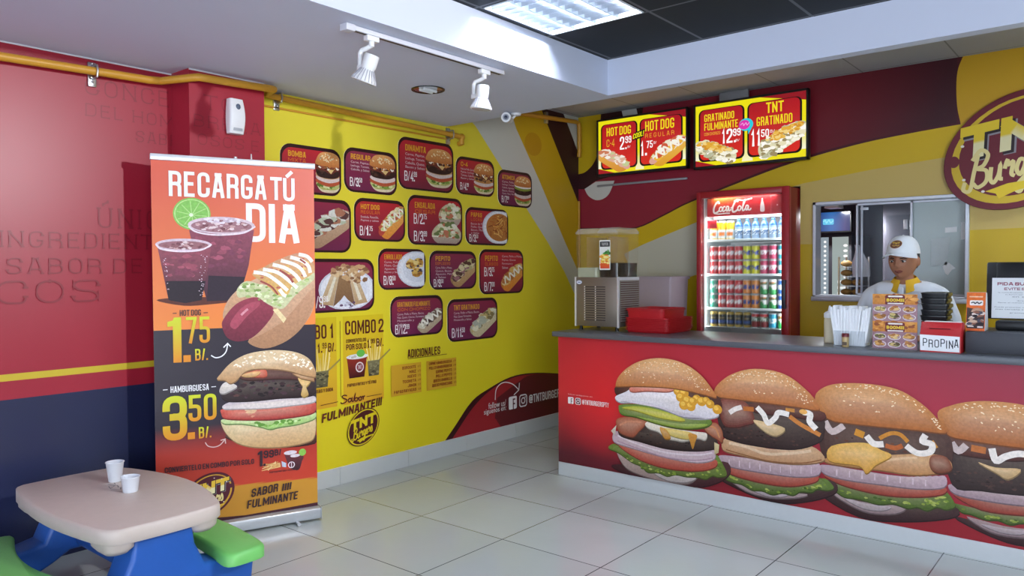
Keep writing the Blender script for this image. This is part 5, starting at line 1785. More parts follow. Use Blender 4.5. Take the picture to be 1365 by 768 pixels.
# --- things in the kitchen behind the window
t = thing('kitchen_screen', 'blue glowing screen hanging in the kitchen, seen through the window', 'screen', (-2.02, 6.75, 1.72))
MB().box(-2.15, -1.89, 6.74, 6.79, 1.715, 1.895, bev=.004).build('bezel', BLACK, t)
a = Art((-2.14, 6.738, 1.725), (1, 0, 0), (0, 0, 1), (0, -1, 0))
a.grid(0, 0, .24, .16, 12, 6, lambda u, v: mixc(0x1B2E6E, 0x2A6AB0, max(0, 1 - abs(u - .09) * 8)))
a.rrect(.02, .055, .11, .105, .01, 0x58C0E8)
a.stroke([(.025, .08), (.04, .095), (.05, .07), (.07, .095), (.085, .07), (.105, .09)], .010, 0x8EE0F4)
a.build('lit_display', SCREEN, t)
t = thing('kitchen_fridge', 'tall glass-door fridge with strips of white lights, seen through the window', 'fridge', (-2.06, 6.95, 0))
MB().box(-2.24, -1.93, 6.9, 7.5, 0, 1.70, bev=.01).build('body', mat('fridge_body', 0x3A3C44, .4), t)
a = Art((-2.225, 6.895, .7), (1, 0, 0), (0, 0, 1), (0, -1, 0))
a.poly([(.02, .2), (.105, .2), (.105, .98), (.02, .98)], 0x8E9CA6)
a.poly([(.135, .1), (.27, .1), (.27, .98), (.135, .98)], 0x9AA8A6)
for i in range(18):
    a.ell(.075, .26 + i * .04, .011, .011, 0xFFFFFF)
    a.ell(.245, .14 + i * .045, .018, .012, 0xFFFFFF)
a.rrect(.02, .2, .035, .98, .004, 0xE8EEF2)
for i in range(5):
    a.rrect(.18, .38 + i * .05, .24, .405 + i * .05, .004, 0xE4EAEA)
a.build('lit_door', print_mat('fridge_glow', emit=.8), t)
t = thing('bread_rack', 'rack of bagged rolls behind the window, beside the fridge', 'rack', (-1.79, 6.45, 0))
b = MB()
for x in (-1.875, -1.705):
    for y in (6.36, 6.56):
        b.box(x - .006, x + .006, y - .006, y + .006, 0, 1.5)
for i in range(5):
    b.box(-1.88, -1.70, 6.35, 6.57, 1.115 + i * .075, 1.119 + i * .075)
b.build('frame', STEEL, t)
BR = mat('bread_roll', 0xB08A4E, .6, var=.25, scale=30)
for i in range(5):
    for j in range(2):
        o = MB().ball((-1.835 + .085 * j, 6.42, 1.147 + .075 * i), .045, 12, (1, 1, .58)).build('bread_roll', BR)
        tag(o, 'golden bread roll on the kitchen rack, %s shelf from the bottom, %s of two' % (('first', 'second', 'third', 'fourth', 'fifth')[i], ('left', 'right')[j]), 'bread', 'rolls on the kitchen rack')
# towel on a peg, steel door, hanging lamp
b = MB()
rings = []
for i in range(9):
    z = 1.585 - i * .030
    wd = .018 + .045 * min(1, i / 4.5) ** 1.5
    rings.append([(-1.675 + .012 * i ** .5 + wd * cos(2 * pi * k / 14), 6.12 + .018 * sin(2 * pi * k / 14) * (1 + .4 * sin(3 * k)), z) for k in range(14)])
b.loft(rings)
tag(b.build('hanging_towel', mat('towel_cloth', 0xD2D2DA, .9, bump=.5)), 'white cloth hanging behind the glass pane of the window', 'towel')
t = thing('steel_cabinet', 'tall grey steel cabinet with a door, behind the clear pane of the window', 'cabinet', (-1.2, 6.9, 0))
GST = mat('grey_steel', 0x7E7C8A, .4, metal=.3)
MB().box(-1.66, -.90, 6.80, 7.4, 0, 1.98, bev=.006).build('body', GST, t)
MB().box(-1.64, -1.46, 6.785, 6.80, .1, 1.84, bev=.004).build('door', mat('grey_steel_door', 0x6E6E7C, .35, metal=.3), t)
MB().box(-1.50, -1.465, 6.765, 6.785, 1.72, 1.80, bev=.004).build('hinge', ALU, t)
t = thing('kitchen_lamp', 'angled white lamp under the kitchen ceiling, at the window\'s upper left', 'lamp', (-1.96, 6.5, 1.93))
MB().prism([(6.45, 1.90), (6.6, 1.90), (6.57, 1.97), (6.48, 1.97)], -2.02, -1.91, axis='x', bev=.004).build('shade', WPLASTIC, t)
MB().tube([(-1.96, 6.52, 1.97), (-1.96, 6.52, ZB)], .006).build('stem', BLACK, t)
kb = bpy.data.lights.new('kitchen_light', 'AREA')
kb.energy = 9
kb.size = .12
kb.color = (.95, .97, 1)
ko = bpy.data.objects.new('kitchen_light', kb)
COL.objects.link(ko)
ko.location = (-1.96, 6.52, 1.895)

# ================================================================== drinks cooler
YF = 5.72
CRED = mat('cooler_red', 0xA3202A, .3, spec=.5, var=.03)
CDARK = mat('cooler_side_red', 0x86191F, .35, var=.03)
CWHITE = mat('cooler_lining', 0xD8DEE0, .35, var=.02)
ck = thing('drinks_cooler', 'red glass-door drinks cooler with a white script Coca-Cola header, behind the counter', 'cooler', (-2.418, YF, 0))
b = MB()
b.box(-2.79, -2.755, YF + .0455, 6.34, .02, 2.025, bev=.004)
b.box(-2.083, -2.048, YF + .0455, 6.34, .02, 2.025, bev=.004)
b.box(-2.755, -2.083, YF + .0455, 6.34, 1.99, 2.025, bev=.004)
b.box(-2.755, -2.083, YF + .05, 6.34, .02, .5, bev=.004)
b.box(-2.755, -2.083, 6.30, 6.34, .5, 1.99)
b.build('cabinet', CDARK, ck)
b = MB()
b.box(-2.755, -2.749, YF + .06, 6.30, .5, 1.985)
b.box(-2.089, -2.083, YF + .06, 6.30, .5, 1.985)
b.box(-2.749, -2.089, 6.29, 6.30, .5, 1.985)
b.box(-2.749, -2.089, YF + .06, 6.30, .5, .52)
b.build('inner_lining', CWHITE, ck)
# door: red frame with a clear pane
b = MB()
b.box(-2.793, -2.757, YF, YF + .045, .10, 2.028, bev=.008)
b.box(-2.104, -2.044, YF, YF + .045, .10, 2.028, bev=.008)
b.box(-2.76, -2.10, YF, YF + .045, 1.978, 2.028, bev=.008)
b.box(-2.76, -2.10, YF, YF + .045, .10, .52, bev=.008)
dr = b.build('door', CRED, ck)
MB().box(-2.757, -2.104, YF + .018, YF + .022, .52, 1.978).build('glass_pane', clear_mat('cooler_glass', 0xC8D8D8, .03, .02), dr)
b = MB()
b.box(-2.092, -2.062, YF - .028, YF - .016, 1.11, 1.325, bev=.004)
b.box(-2.092, -2.062, YF - .02, YF + .002, 1.11, 1.14, bev=.003)
b.box(-2.092, -2.062, YF - .02, YF + .002, 1.295, 1.325, bev=.003)
b.build('door_handle', mat('handle_grey', 0x3C3A44, .35), dr)
# header
b = MB()
b.box(-2.728, -2.09, YF + .06, YF + .12, 1.83, 1.978, bev=.004)
hd = b.build('header_box', mat('header_red', 0xC4202A, .3), ck)
a = Art((0, YF + .0595, 0), (1, 0, 0), (0, 0, 1), (0, -1, 0))
a.grid(-2.724, 1.834, -2.21, 1.974, 20, 6, lambda u, v: mixc(0xC8222C, 0xE0782A, max(0, min(1, (v - 1.9) / .07)) * max(0, 1 - abs(u + 2.6) / .2)))  # orange glow along the header's top is painted into its colour
a.rrect(-2.205, 1.838, -2.10, 1.970, .01, 0xD8505A)
a.rrect(-2.202, 1.841, -2.103, 1.967, .009, 0xB41E2A)
a.ell(-2.155, 1.895, .006, .006, 0xE8B0B0)
cx0, cz0, cw, chh = -2.675, 1.862, .315, .085
P = lambda L: [(cx0 + x * cw, cz0 + y * chh) for x, y in L]
CW = 0xF6F0EE
for L, t in (([(.17, .78), (.14, .98), (.07, .78), (.02, .35), (.03, -.02), (.10, .0), (.17, .18)], .014),
             ([(.21, .5), (.17, .35), (.18, .1), (.23, .12), (.25, .4), (.21, .5)], .011),
             ([(.33, .48), (.29, .5), (.26, .25), (.28, .06), (.34, .22)], .011),
             ([(.42, .48), (.37, .5), (.35, .22), (.38, .08), (.42, .4), (.42, .12), (.45, .1), (.48, .25)], .011),
             ([(.465, .36), (.515, .36)], .010),
             ([(.66, .86), (.63, 1.05), (.57, .8), (.52, .35), (.53, .0), (.60, .02), (.66, .2)], .014),
             ([(.70, .5), (.66, .35), (.67, .1), (.72, .12), (.74, .4), (.70, .5)], .011),
             ([(.76, .2), (.82, .7), (.84, 1.0), (.80, .7), (.78, .1), (.82, .08), (.85, .25)], .011),
             ([(.93, .48), (.88, .5), (.86, .22), (.89, .08), (.93, .4), (.93, .12), (.97, .08), (1.0, .25)], .011),
             ([(.04, -.1), (.16, -.16), (.34, -.12), (.45, -.14)], .009),
             ([(.56, .95), (.66, 1.08), (.80, .98), (1.02, 1.12)], .010)):
    a.stroke(P(L), t, CW)
a.poly(catmull([(-2.285, 1.852), (-2.255, 1.852), (-2.254, 1.885), (-2.258, 1.91), (-2.265, 1.93), (-2.267, 1.952), (-2.277, 1.952), (-2.279, 1.93), (-2.285, 1.91), (-2.287, 1.885)], True, 3), 0xF0E4E6)
a.build('printed_header', PRINT, hd)
lt = MB()
lt.box(-2.70, -2.12, YF + .13, YF + .16, 1.815, 1.83)
lt.build('interior_light', mat('cooler_tube', 0xFFFFFF, emit=0xF2FAFF, estr=4), ck)
for z in (1.637, 1.362, 1.093):
    b = MB()
    b.box(-2.748, -2.09, YF + .068, YF + .075, z - .008, z + .010, bev=.002)
    b.box(-2.748, -2.09, YF + .075, 6.27, z - .004, z - .001)
    b.build('shelf', mat('shelf_white', 0xE4ECEC, .35), ck)
b = MB()
b.box(-2.748, -2.09, YF + .068, 6.27, .944, .948)
b.build('shelf', MATS['shelf_white'], ck)
la = bpy.data.lights.new('cooler_light', 'AREA')
la.energy = 1.6
la.shape = 'RECTANGLE'
la.size, la.size_y = .6, .04
la.color = (.93, 1, 1)
lo = bpy.data.objects.new('cooler_light', la)
COL.objects.link(lo)
lo.location = (-2.42, YF + .066, 1.815)
lo.rotation_euler = (radians(35), 0, 0)
lh = bpy.data.lights.new('header_light', 'AREA')
lh.energy = .5
lh.shape = 'RECTANGLE'
lh.size, lh.size_y = .5, .02
lh.color = (1, .9, .75)
lq = bpy.data.objects.new('header_light', lh)
COL.objects.link(lq)
lq.location = (-2.42, YF + .040, 1.974)
lq.rotation_euler = Vector((0, .55, -1)).to_track_quat('-Z', 'Y').to_euler()
for x, s in ((-2.745, 1), (-2.094, -1)):      # added fill lamps just inside the door, spreading light over the shelves
    ls = bpy.data.lights.new('cooler_side_fill', 'AREA')
    ls.energy = 1.3
    ls.shape = 'RECTANGLE'
    ls.size, ls.size_y = .03, .85
    ls.color = (.95, 1, 1)
    q = bpy.data.objects.new('cooler_side_fill', ls)
    COL.objects.link(q)
    q.location = (x + s * .004, YF + .060, 1.36)
    q.rotation_euler = Vector((s * .6, .8, 0)).to_track_quat('-Z', 'Y').to_euler()

def can_mesh(kind):
    """printed drinks can, about 66 mm wide; origin at the middle of its base"""
    r, h = .0325, .118
    tall = kind in ('juice',)
    bottle = kind == 'water'
    if tall: h = .158
    if bottle:
        prof = [(.024, 0), (.031, .006), (.031, .05), (.029, .055), (.031, .06), (.031, .11), (.026, .13), (.014, .148), (.012, .152), (.0135, .153), (.0135, .168), (.0, .169)]
    else:
        prof = [(.022, 0), (.0265, .003), (r, .012), (r, h - .014), (.028, h - .004), (.027, h), (.0255, h - .001), (.024, h - .004), (.0, h - .004)]
    seg = 22
    body = {'cola': (0xC41A24, 0xE8E0E0), 'lemon': (0xD8D820, 0x2A3A9A), 'berry': (0xC02A5A, 0xF0E8EC), 'aqua': (0x2A8E9E, 0xE8F0F0), 'fresca': (0x3EA080, 0xE8F0E8),
            'orange': (0xE08A2A, 0x2A3A8E), 'ginger': (0x2E9A4E, 0xF0F2EC), 'blue': (0x2A5EB0, 0xE4ECF4), 'malt': (0x3A3428, 0xC8A84A), 'cherry': (0xC82A30, 0xE8F0E8),
            'teal': (0x1E9AC0, 0xE8F4F4), 'juice': (0xE8B818, 0xDDE8EC), 'water': (0x6C8CB0, 0xDCE8F0)}[kind]
    rn = random.Random(hash(kind) % 1000 if False else sum(map(ord, kind)))
    V, F, C = [], [], []
    nz = len(prof)
    # resample the wall so the print has rows
    rows = []
    for i, (rr, z) in enumerate(prof):
        rows.append((rr, z))
        if i + 1 < nz and prof[i + 1][1] - z > .03:
            k = 8
            for j in range(1, k):
                rows.append((rr + (prof[i + 1][0] - rr) * j / k, z + (prof[i + 1][1] - z) * j / k))
    for i, (rr, z) in enumerate(rows):
        t = z / h
        for s in range(seg):
            an = 2 * pi * s / seg
            V.append((max(rr, 1e-4) * cos(an), max(rr, 1e-4) * sin(an), z))
            fr = cos(an + pi / 2)            # 1 on the side facing the door
            c = body[0]
            metal = 0xB8BABC
            if bottle:
                c = 0x4A6A94 if .35 < t < .68 else 0x8CA6C4
                if .35 < t < .68 and fr > .2 and rn.random() < .55: c = 0xDCE8F4
                if t > .88: c = 0x2A5EA0
                if .68 < t < .75: c = 0xD8ECF8
            elif kind == 'juice':
                c = 0xE8B818 if t > .52 or t < .14 else 0xCFE0E4
                if .22 < t < .42 and fr > .75: c = 0xE07A20
                if t > .96: c = metal
            elif kind == 'malt':
                c = 0xC8A84A if (t > .84 or t < .16) else 0x2E2A24
                if .22 < t < .42 and fr > .1: c = 0x2A4A8E
                if .5 < t < .66 and rn.random() < .5: c = 0x8A7A4A
            elif kind in ('ginger',):
                c = body[0] if t < .45 + .15 * sin(an * 2) else 0xEEF0EA
                if .6 < t < .8 and fr > .4: c = 0xC8782A if rn.random() < .4 else 0x2A6A3A
            else:
                if .36 < t < .66 and fr > .15 and rn.random() < .72: c = body[1]
                if kind == 'cherry' and t < .4 and fr > .3: c = 0x8E1A20
                if kind == 'cherry' and .4 < t < .75: c = 0xDDE8DC if rn.random() < .6 else 0x3A6A3A
                if kind == 'berry' and .5 < t < .6: c = 0xF0E8EC
                if t > .93: c = 0xC4C6C8
                if t < .05: c = metal
            C.append(lin(c))
    n = len(rows)
    for i in range(n - 1):
        for s in range(seg):
            k = (s + 1) % seg
            F.append((i * seg + s, i * seg + k, (i + 1) * seg + k, (i + 1) * seg + s))
    F.append(tuple(reversed(range(seg))))
    F.append(tuple((n - 1) * seg + s for s in range(seg)))
    me = bpy.data.meshes.new('drink_can')
    me.from_pydata(V, [], F)
    at = me.color_attributes.new('Ink', 'FLOAT_COLOR', 'POINT')
    arr = np.ones((len(V), 4), dtype=np.float32)
    arr[:, :3] = np.array(C, dtype=np.float32)
    at.data.foreach_set('color', arr.ravel())
    for p in me.polygons:
        p.use_smooth = True
    me.materials.append(CANPAINT)
    return me, h
ORD = ['first', 'second', 'third', 'fourth', 'fifth', 'sixth', 'seventh', 'eighth', 'ninth', 'tenth', 'eleventh', 'twelfth']
DESC = {'cola': 'red cola can', 'lemon': 'yellow lemon soda can', 'berry': 'magenta and white soda can', 'aqua': 'teal and white soda can', 'fresca': 'pale green and white soda can', 'orange': 'orange soda can',
        'ginger': 'white and green soda can', 'blue': 'blue soda can', 'malt': 'black and gold malt can', 'cherry': 'red and white cherry soda can', 'teal': 'bright teal soda can', 'juice': 'tall yellow and pale blue juice can', 'water': 'water bottle with a blue label'}
CANS = {}
def can(kind, x, y, z, where, group):
    if kind not in CANS:
        CANS[kind] = can_mesh(kind)
    me, h = CANS[kind]
    nm = 'water_bottle' if kind == 'water' else 'drink_can'
    o = bpy.data.objects.new(nm, me)
    COL.objects.link(o)
    o.location = (x, y, z)
    o.rotation_euler = (0, 0, RND.uniform(-.15, .15))
    tag(o, '%s %s' % (DESC[kind], where), 'bottle' if kind == 'water' else 'can', group)
yc = YF + .115
xs9 = [-2.690 + .0690 * i for i in range(9)]
row = ['juice'] * 3 + ['water'] * 6
for i, k in enumerate(row):
    can(k, xs9[i], yc, 1.636, 'on the top cooler shelf, %s from the left' % ORD[i], 'drinks on the top cooler shelf')
for lev, nm in ((0, 'lower'), (1, 'upper')):
    for i, k in enumerate(['cola'] * 4 + ['lemon'] * 2 + ['berry'] * 2 + ['aqua']):
        can(k, xs9[i], yc, 1.361 + lev * .1175, 'on the second shelf, %s layer, %s from the left' % (nm, ORD[i]), 'cans on the second cooler shelf')
    for i, k in enumerate(['fresca'] + ['cola'] * 3 + ['orange'] * 2 + ['ginger'] * 2 + ['blue']):
        can(k, xs9[i], yc, 1.092 + lev * .1175, 'on the third shelf, %s layer, %s from the left' % (nm, ORD[i]), 'cans on the third cooler shelf')
for i, k in enumerate(['malt'] * 5 + ['cherry'] * 2 + ['teal', 'ginger']):
    can(k, xs9[i], yc, .948, 'on the lowest visible cooler shelf, %s from the left' % ORD[i], 'cans on the lowest cooler shelf')
t = MB().box(-2.728, -2.645, YF + .0625, YF + .065, 1.735, 1.80, bev=.0008, seg=1).build('shelf_tag', mat('tag_red', 0xB81A28, .35))
tag(t, 'small red promotional tag hanging before the top cooler shelf', 'tag')

# ================================================================== juice dispenser
dx0, dx1, dy0, dy1 = -3.160, -2.768, 4.49, 4.775
dp = thing('juice_dispenser', 'stainless twin-tank juice dispenser with dark drink, at the counter\'s left end', 'dispenser', ((dx0 + dx1) / 2 + .03, 4.63, ZT))
DX = .035                       # kept clear of the worktop's end
dx0, dx1 = dx0 + DX, dx1
BRN = mat('brushed_bronze_steel', 0x8C8276, .38, metal=.75, var=.08, scale=200)
MB().box(dx0, dx1, dy0, dy1, ZT + .028, 1.357, bev=.004).build('housing', BRN, dp)
b = MB()
b.box(dx0 - .003, dx0 + .008, dy0 - .004, dy0 + .01, ZT + .024, 1.36)
b.box(dx1 - .008, dx1 + .004, dy0 - .004, dy0 + .012, ZT + .024, 1.36)
b.box(dx1 - .004, dx1 + .003, dy0 + .012, dy1 - .01, 1.335, 1.357)
b.build('corner_trim', mat('bright_steel', 0xE4E4E8, .3, metal=.5), dp)
SL = mat('vent_slot', 0x3A302C, .6)
SLH = mat('vent_highlight', 0xE6E2DC, .4, metal=.4)
b = MB()
h_ = MB()
for i in range(15):
    z = 1.055 + i * .0165
    for x0, x1 in ((dx0 + .085, dx0 + .165), (dx0 + .172, dx0 + .252)):
        b.box(x0, x1, dy0 - .0012, dy0 + .001, z, z + .007)
    for x in (dx0 + .078, dx0 + .168):
        h_.box(x, x + .007, dy0 - .002, dy0 + .001, z, z + .009)
b.build('front_vents', SL, dp)
h_.build('vent_edges', SLH, dp)
b = MB()
h_ = MB()
for i in range(19):
    z = 1.045 + i * .0152
    b.box(dx1 - .001, dx1 + .0012, dy0 + .03, dy1 - .015, z, z + .006)
    h_.box(dx1 - .001, dx1 + .005, dy0 + .03, dy1 - .015, z + .006, z + .0145)
b.build('side_vents', mat('side_slot', 0x5A2E2C, .6), dp)
h_.build('side_louvres', mat('louvre_grey', 0xA09A94, .4, metal=.4), dp)
for x in (dx0 + .03, dx1 - .03):
    for y in (dy0 + .03, dy1 - .03):
        MB().lathe([(.014, 0), (.012, .012), (.009, .03)], (x, y, ZT), 12).build('foot', BLACK, dp)
a = Art((0, dy0 - .0006, 0), (1, 0, 0), (0, 0, 1), (0, -1, 0))
a.ell(dx0 + .035, 1.322, .024, .015, 0x3A4A8A)
a.ell(dx0 + .035, 1.322, .022, .013, 0xDADCE4)
a.text('SANREMO', dx0 + .020, 1.318, dx0 + .05, 1.327, .2, 0x3A4A8A) if False else a.stroke([(dx0 + .022, 1.322), (dx0 + .048, 1.322)], .005, 0x4A5A96, False)
a.build('maker_badge', PRINT, dp)
TANK = clear_mat('clear_tank_plastic', 0xC9B898, .035, .06, .16)
CLIQ = clear_mat('pale_drink', 0xC8D0B8, .45, .05)
DLIQ = mat('dark_drink', 0x140B0A, .12, spec=.5)
def ring(x0, x1, y0, y1, z, r=.022):
    return [(p[0], p[1], z) for p in rrect(x0, y0, x1, y1, r, 4)]
for nm, x0, x1, lev, liq in (('left', dx0 + .004, dx0 + .182, 1.425, CLIQ), ('right', dx0 + .192, dx1 - .004, 1.456, DLIQ)):
    y0, y1 = dy0 + .006, dy1 - .006
    gx, gy = .008, .010
    tk = MB().loft([ring(x0, x1, y0, y1, 1.357), ring(x0 - gx * .5, x1 + gx * .5, y0 - gy, y1 + gy, 1.66)], cap=False)
    t_ = tk.build('tank', TANK, dp)
    k = (lev - 1.357) / .303
    MB().loft([ring(x0 + .003, x1 - .003, y0 + .003, y1 - .003, 1.3575), ring(x0 + .003 - gx * .5 * k, x1 - .003 + gx * .5 * k, y0 + .003 - gy * k, y1 - .003 + gy * k, lev)]).build('drink', liq, t_)
    MB().loft([ring(x0 - gx * .5 - .003, x1 + gx * .5 + .003, y0 - gy - .003, y1 + gy + .003, 1.662), ring(x0 - gx * .5 - .003, x1 + gx * .5 + .003, y0 - gy - .003, y1 + gy + .003, 1.674),
               ring(x0 + .006, x1 - .006, y0 + .006, y1 - .006, 1.700)]).build('lid', clear_mat('clear_lid_plastic', 0xE2DCD2, .22, .08, .3), dp)
    MB().box((x0 + x1) / 2 - .012, (x0 + x1) / 2 + .012, y0 + .02, y1 - .02, 1.40, 1.64).build('mixing_column', clear_mat('column_plastic', 0xB89060, .22, .1, .2), t_)
st = Art((0, dy0 - .0115, 0), (1, 0, 0), (0, 0, 1), (0, -1, 0))
su, sv = -2.912, 1.408
st.rrect(su, sv, su + .088, sv + .205, .006, 0xE4E4DE)
st.rrect(su + .004, sv + .16, su + .084, sv + .196, .004, 0x1E2226)
st.text('TROPICAL', su + .016, sv + .168, su + .074, sv + .188, .2, 0xC8C8C4)
st.poly([(su + .006, sv + .01), (su + .082, sv + .01), (su + .08, sv + .07), (su + .008, sv + .075)], 0xD8402A, 0xE8862A)
st.ell(su + .05, sv + .085, .026, .03, 0xE8A82A)
st.ell(su + .028, sv + .09, .016, .02, 0xD8C030)
st.scatter([(su + .01, sv + .03), (su + .08, sv + .03), (su + .075, sv + .12), (su + .012, sv + .11)], 26, .013, [0xE8C23A, 0xE0902A, 0xD85A2A, 0xF0DC8A])
st.scatter([(su + .04, sv + .11), (su + .075, sv + .11), (su + .07, sv + .14)], 12, .012, [0x3A7A3A, 0x5A9A4A, 0x2A5A3A])
st.build('fruit_sticker', PRINT, dp)
tag(MB().lathe([(.012, 0), (.014, .012), (.009, .02), (.003, .022)], (-2.96, 4.475, ZT), 10).build('black_cap', BLACK), 'small black cap lying on the worktop by the dispenser', 'cap') if False else None

# ================================================================== stacked red trays
TRED = mat('tray_red_plastic', 0xAE1820, .42, spec=.4, var=.04)
def tray_mesh(w, d, h):
    b = MB()
    o = [ring(-w / 2, w / 2, -d / 2, d / 2, h, .03), ring(-w / 2, w / 2, -d / 2, d / 2, h - .0045, .03), ring(-w / 2 + .007, w / 2 - .007, -d / 2 + .007, d / 2 - .007, h - .0055, .03), ring(-w / 2 + .014, w / 2 - .014, -d / 2 + .014, d / 2 - .014, 0, .03)]
    i_ = [ring(-w / 2 + .017, w / 2 - .017, -d / 2 + .017, d / 2 - .017, .003, .028), ring(-w / 2 + .010, w / 2 - .010, -d / 2 + .010, d / 2 - .010, h - .004, .028), ring(-w / 2 + .006, w / 2 - .006, -d / 2 + .006, d / 2 - .006, h, .028)]
    b.loft(o[::-1] + i_[::-1], cap=False)
    b.loft([ring(-w / 2 + .014, w / 2 - .014, -d / 2 + .014, d / 2 - .014, 0, .03), ring(-w / 2 + .017, w / 2 - .017, -d / 2 + .017, d / 2 - .017, .003, .028)])
    return b
lab = ['lowest', 'second from the bottom', 'third from the bottom', 'fourth from the bottom', 'fifth from the bottom', 'sixth from the bottom', 'seventh from the bottom', 'eighth from the bottom']
t0 = None
for i in range(8):
    if t0 is None:
        t0 = tray_mesh(.335, .375, .021).build('serving_tray', TRED, smooth=50)
        o = t0
    else:
        o = t0.copy()
        COL.objects.link(o)
    o.location = (-2.556 + .001 * ((i * 3) % 4), 4.672, ZT + .0005 + i * .0112)
    tag(o, 'flat red plastic serving tray in the stack by the dispenser, %s' % lab[i], 'tray', 'red serving trays stacked on the counter')
o = tray_mesh(.30, .34, .062).build('serving_tray', TRED, smooth=50)
o.location = (-2.575, 4.665, ZT + .0005 + 7 * .0112 + .012)
tag(o, 'deep red basket tray lying on top of the tray stack', 'tray', 'red serving trays stacked on the counter')
o = tray_mesh(.295, .335, .058).build('serving_tray', TRED, smooth=50)
o.location = (-2.575, 4.665, ZT + .0005 + 7 * .0112 + .0245)
tag(o, 'second deep red tray nested inside the topmost basket tray', 'tray', 'red serving trays stacked on the counter')

# back worktop and the pale box behind the trays
bc = thing('back_worktop', 'low work surface along the back wall behind the counter', 'worktop', (-3.13, 5.6, 0))
MB().box(-3.40, -2.86, 5.36, YB - .03, .80, .84, bev=.004).build('top', mat('back_top', 0xA8A8AC, .4), bc)
for x in (-3.34, -2.92):
    MB().box(x - .02, x + .02, 5.40, 5.44, 0, .80).build('leg', ALU, bc)
    MB().box(x - .02, x + .02, YB - .1, YB - .06, 0, .80).build('leg', ALU, bc)
tb = thing('storage_box', 'pale lilac translucent box standing behind the red trays', 'box', (-3.05, 5.62, .84))
MB().loft([ring(-3.22, -2.90, 5.48, 5.76, .842, .02), ring(-3.235, -2.885, 5.465, 5.775, 1.33, .02)]).build('tub', mat('lilac_plastic', 0xB9A9B4, .4, var=.03), tb)
MB().loft([ring(-3.245, -2.875, 5.455, 5.785, 1.33, .02), ring(-3.245, -2.875, 5.455, 5.785, 1.352, .02)]).build('lid', mat('lilac_lid', 0xB4A5B2, .4, var=.03), tb)

# ================================================================== small things on the counter
# squeeze bottle
t = thing('sauce_bottle', 'cream squeeze bottle with a white nozzle cap beside the napkin holder', 'bottle', (-1.376, 4.50, ZT))
MB().lathe([(.026, 0), (.030, .004), (.030, .12), (.029, .135), (.024, .148)], (-1.376, 4.50, ZT), 20).build('body', mat('cream_plastic', 0xD6CBAE, .4, var=.03), t)
MB().lathe([(.031, .143), (.031, .168), (.022, .176), (.010, .182), (.006, .206), (.0045, .212)], (-1.376, 4.50, ZT), 20).build('nozzle_cap', WPLASTIC, t)
# napkins
nx0, nx1, ny0, ny1 = -1.303, -1.150, 4.345, 4.46
t = thing('napkin_holder', 'clear plastic holder packed with white napkins on the counter', 'napkin holder', (-1.226, 4.40, ZT))
CLR = clear_mat('clear_acrylic', 0xC8D2DA, .18, .05)
b = MB()
b.box(nx0 - .004, nx1 + .004, ny0 - .004, ny0 - .001, ZT + .001, ZT + .085)
b.box(nx0 - .004, nx1 + .004, ny1 + .001, ny1 + .004, ZT + .001, ZT + .085)
b.box(nx0 - .004, nx0 - .001, ny0, ny1, ZT + .001, ZT + .085)
b.box(nx1 + .001, nx1 + .004, ny0, ny1, ZT + .001, ZT + .085)
b.box(nx0, nx1, ny0, ny1, ZT + .001, ZT + .004)
b.build('tray', CLR, t)
NAP = mat('napkin_paper', 0xE9EBF0, .85, var=.03, scale=60)
n_ = 13
for i in range(n_):
    u = i / (n_ - 1)
    x = nx0 + .004 + (nx1 - nx0 - .008) * u
    lean = (u - .40) * .055
    top = .205 + .012 * sin(i * 2.3) - .006 * u
    b = MB()
    w = (nx1 - nx0) / n_ * .49
    y0, y1 = ny0 + .003 + .002 * (i % 3), ny1 - .003
    rings = []
    for s in range(6):
        k = s / 5
        xx = x + lean * k + .0012 * sin(i + s)
        ww = w * (.96 + .40 * k)
        rings.append([(xx - ww, y0 - .008 * k, ZT + .005 + top * k), (xx, y0 - .014 * k, ZT + .005 + top * k + .004 * k), (xx + ww, y0 - .008 * k, ZT + .005 + top * k), (xx + ww, y1 + .004 * k, ZT + .005 + top * k), (xx - ww, y1 + .004 * k, ZT + .005 + top * k)])
    b.loft(rings)
    o = b.build('napkin', NAP)
    tag(o, 'folded white paper napkin in the clear holder, %s from the left' % (ORD + ['thirteenth', 'fourteenth', 'fifteenth', 'sixteenth'])[i], 'napkin', 'napkins in the holder')
t = thing('seasoning_jar', 'tiny jar of brown seasoning with a dark red lid in front of the napkins', 'jar', (-1.238, 4.318, ZT))
MB().lathe([(.016, 0), (.018, .003), (.018, .05), (.016, .056)], (-1.238, 4.318, ZT), 18).build('body', mat('seasoning', 0xB8A070, .3, var=.25, scale=150), t)
MB().lathe([(.019, .054), (.019, .070), (.017, .073), (.0, .073)], (-1.238, 4.318, ZT), 18).build('lid', mat('dark_red_lid', 0x6A1E26, .35), t)
a = Art((0, 4.2995, ZT), (1, 0, 0), (0, 0, 1), (0, -1, 0))
a.rrect(-1.250, .010, -1.226, .028, .003, 0x5A4A3A)
a.build('label', PRINT, t)

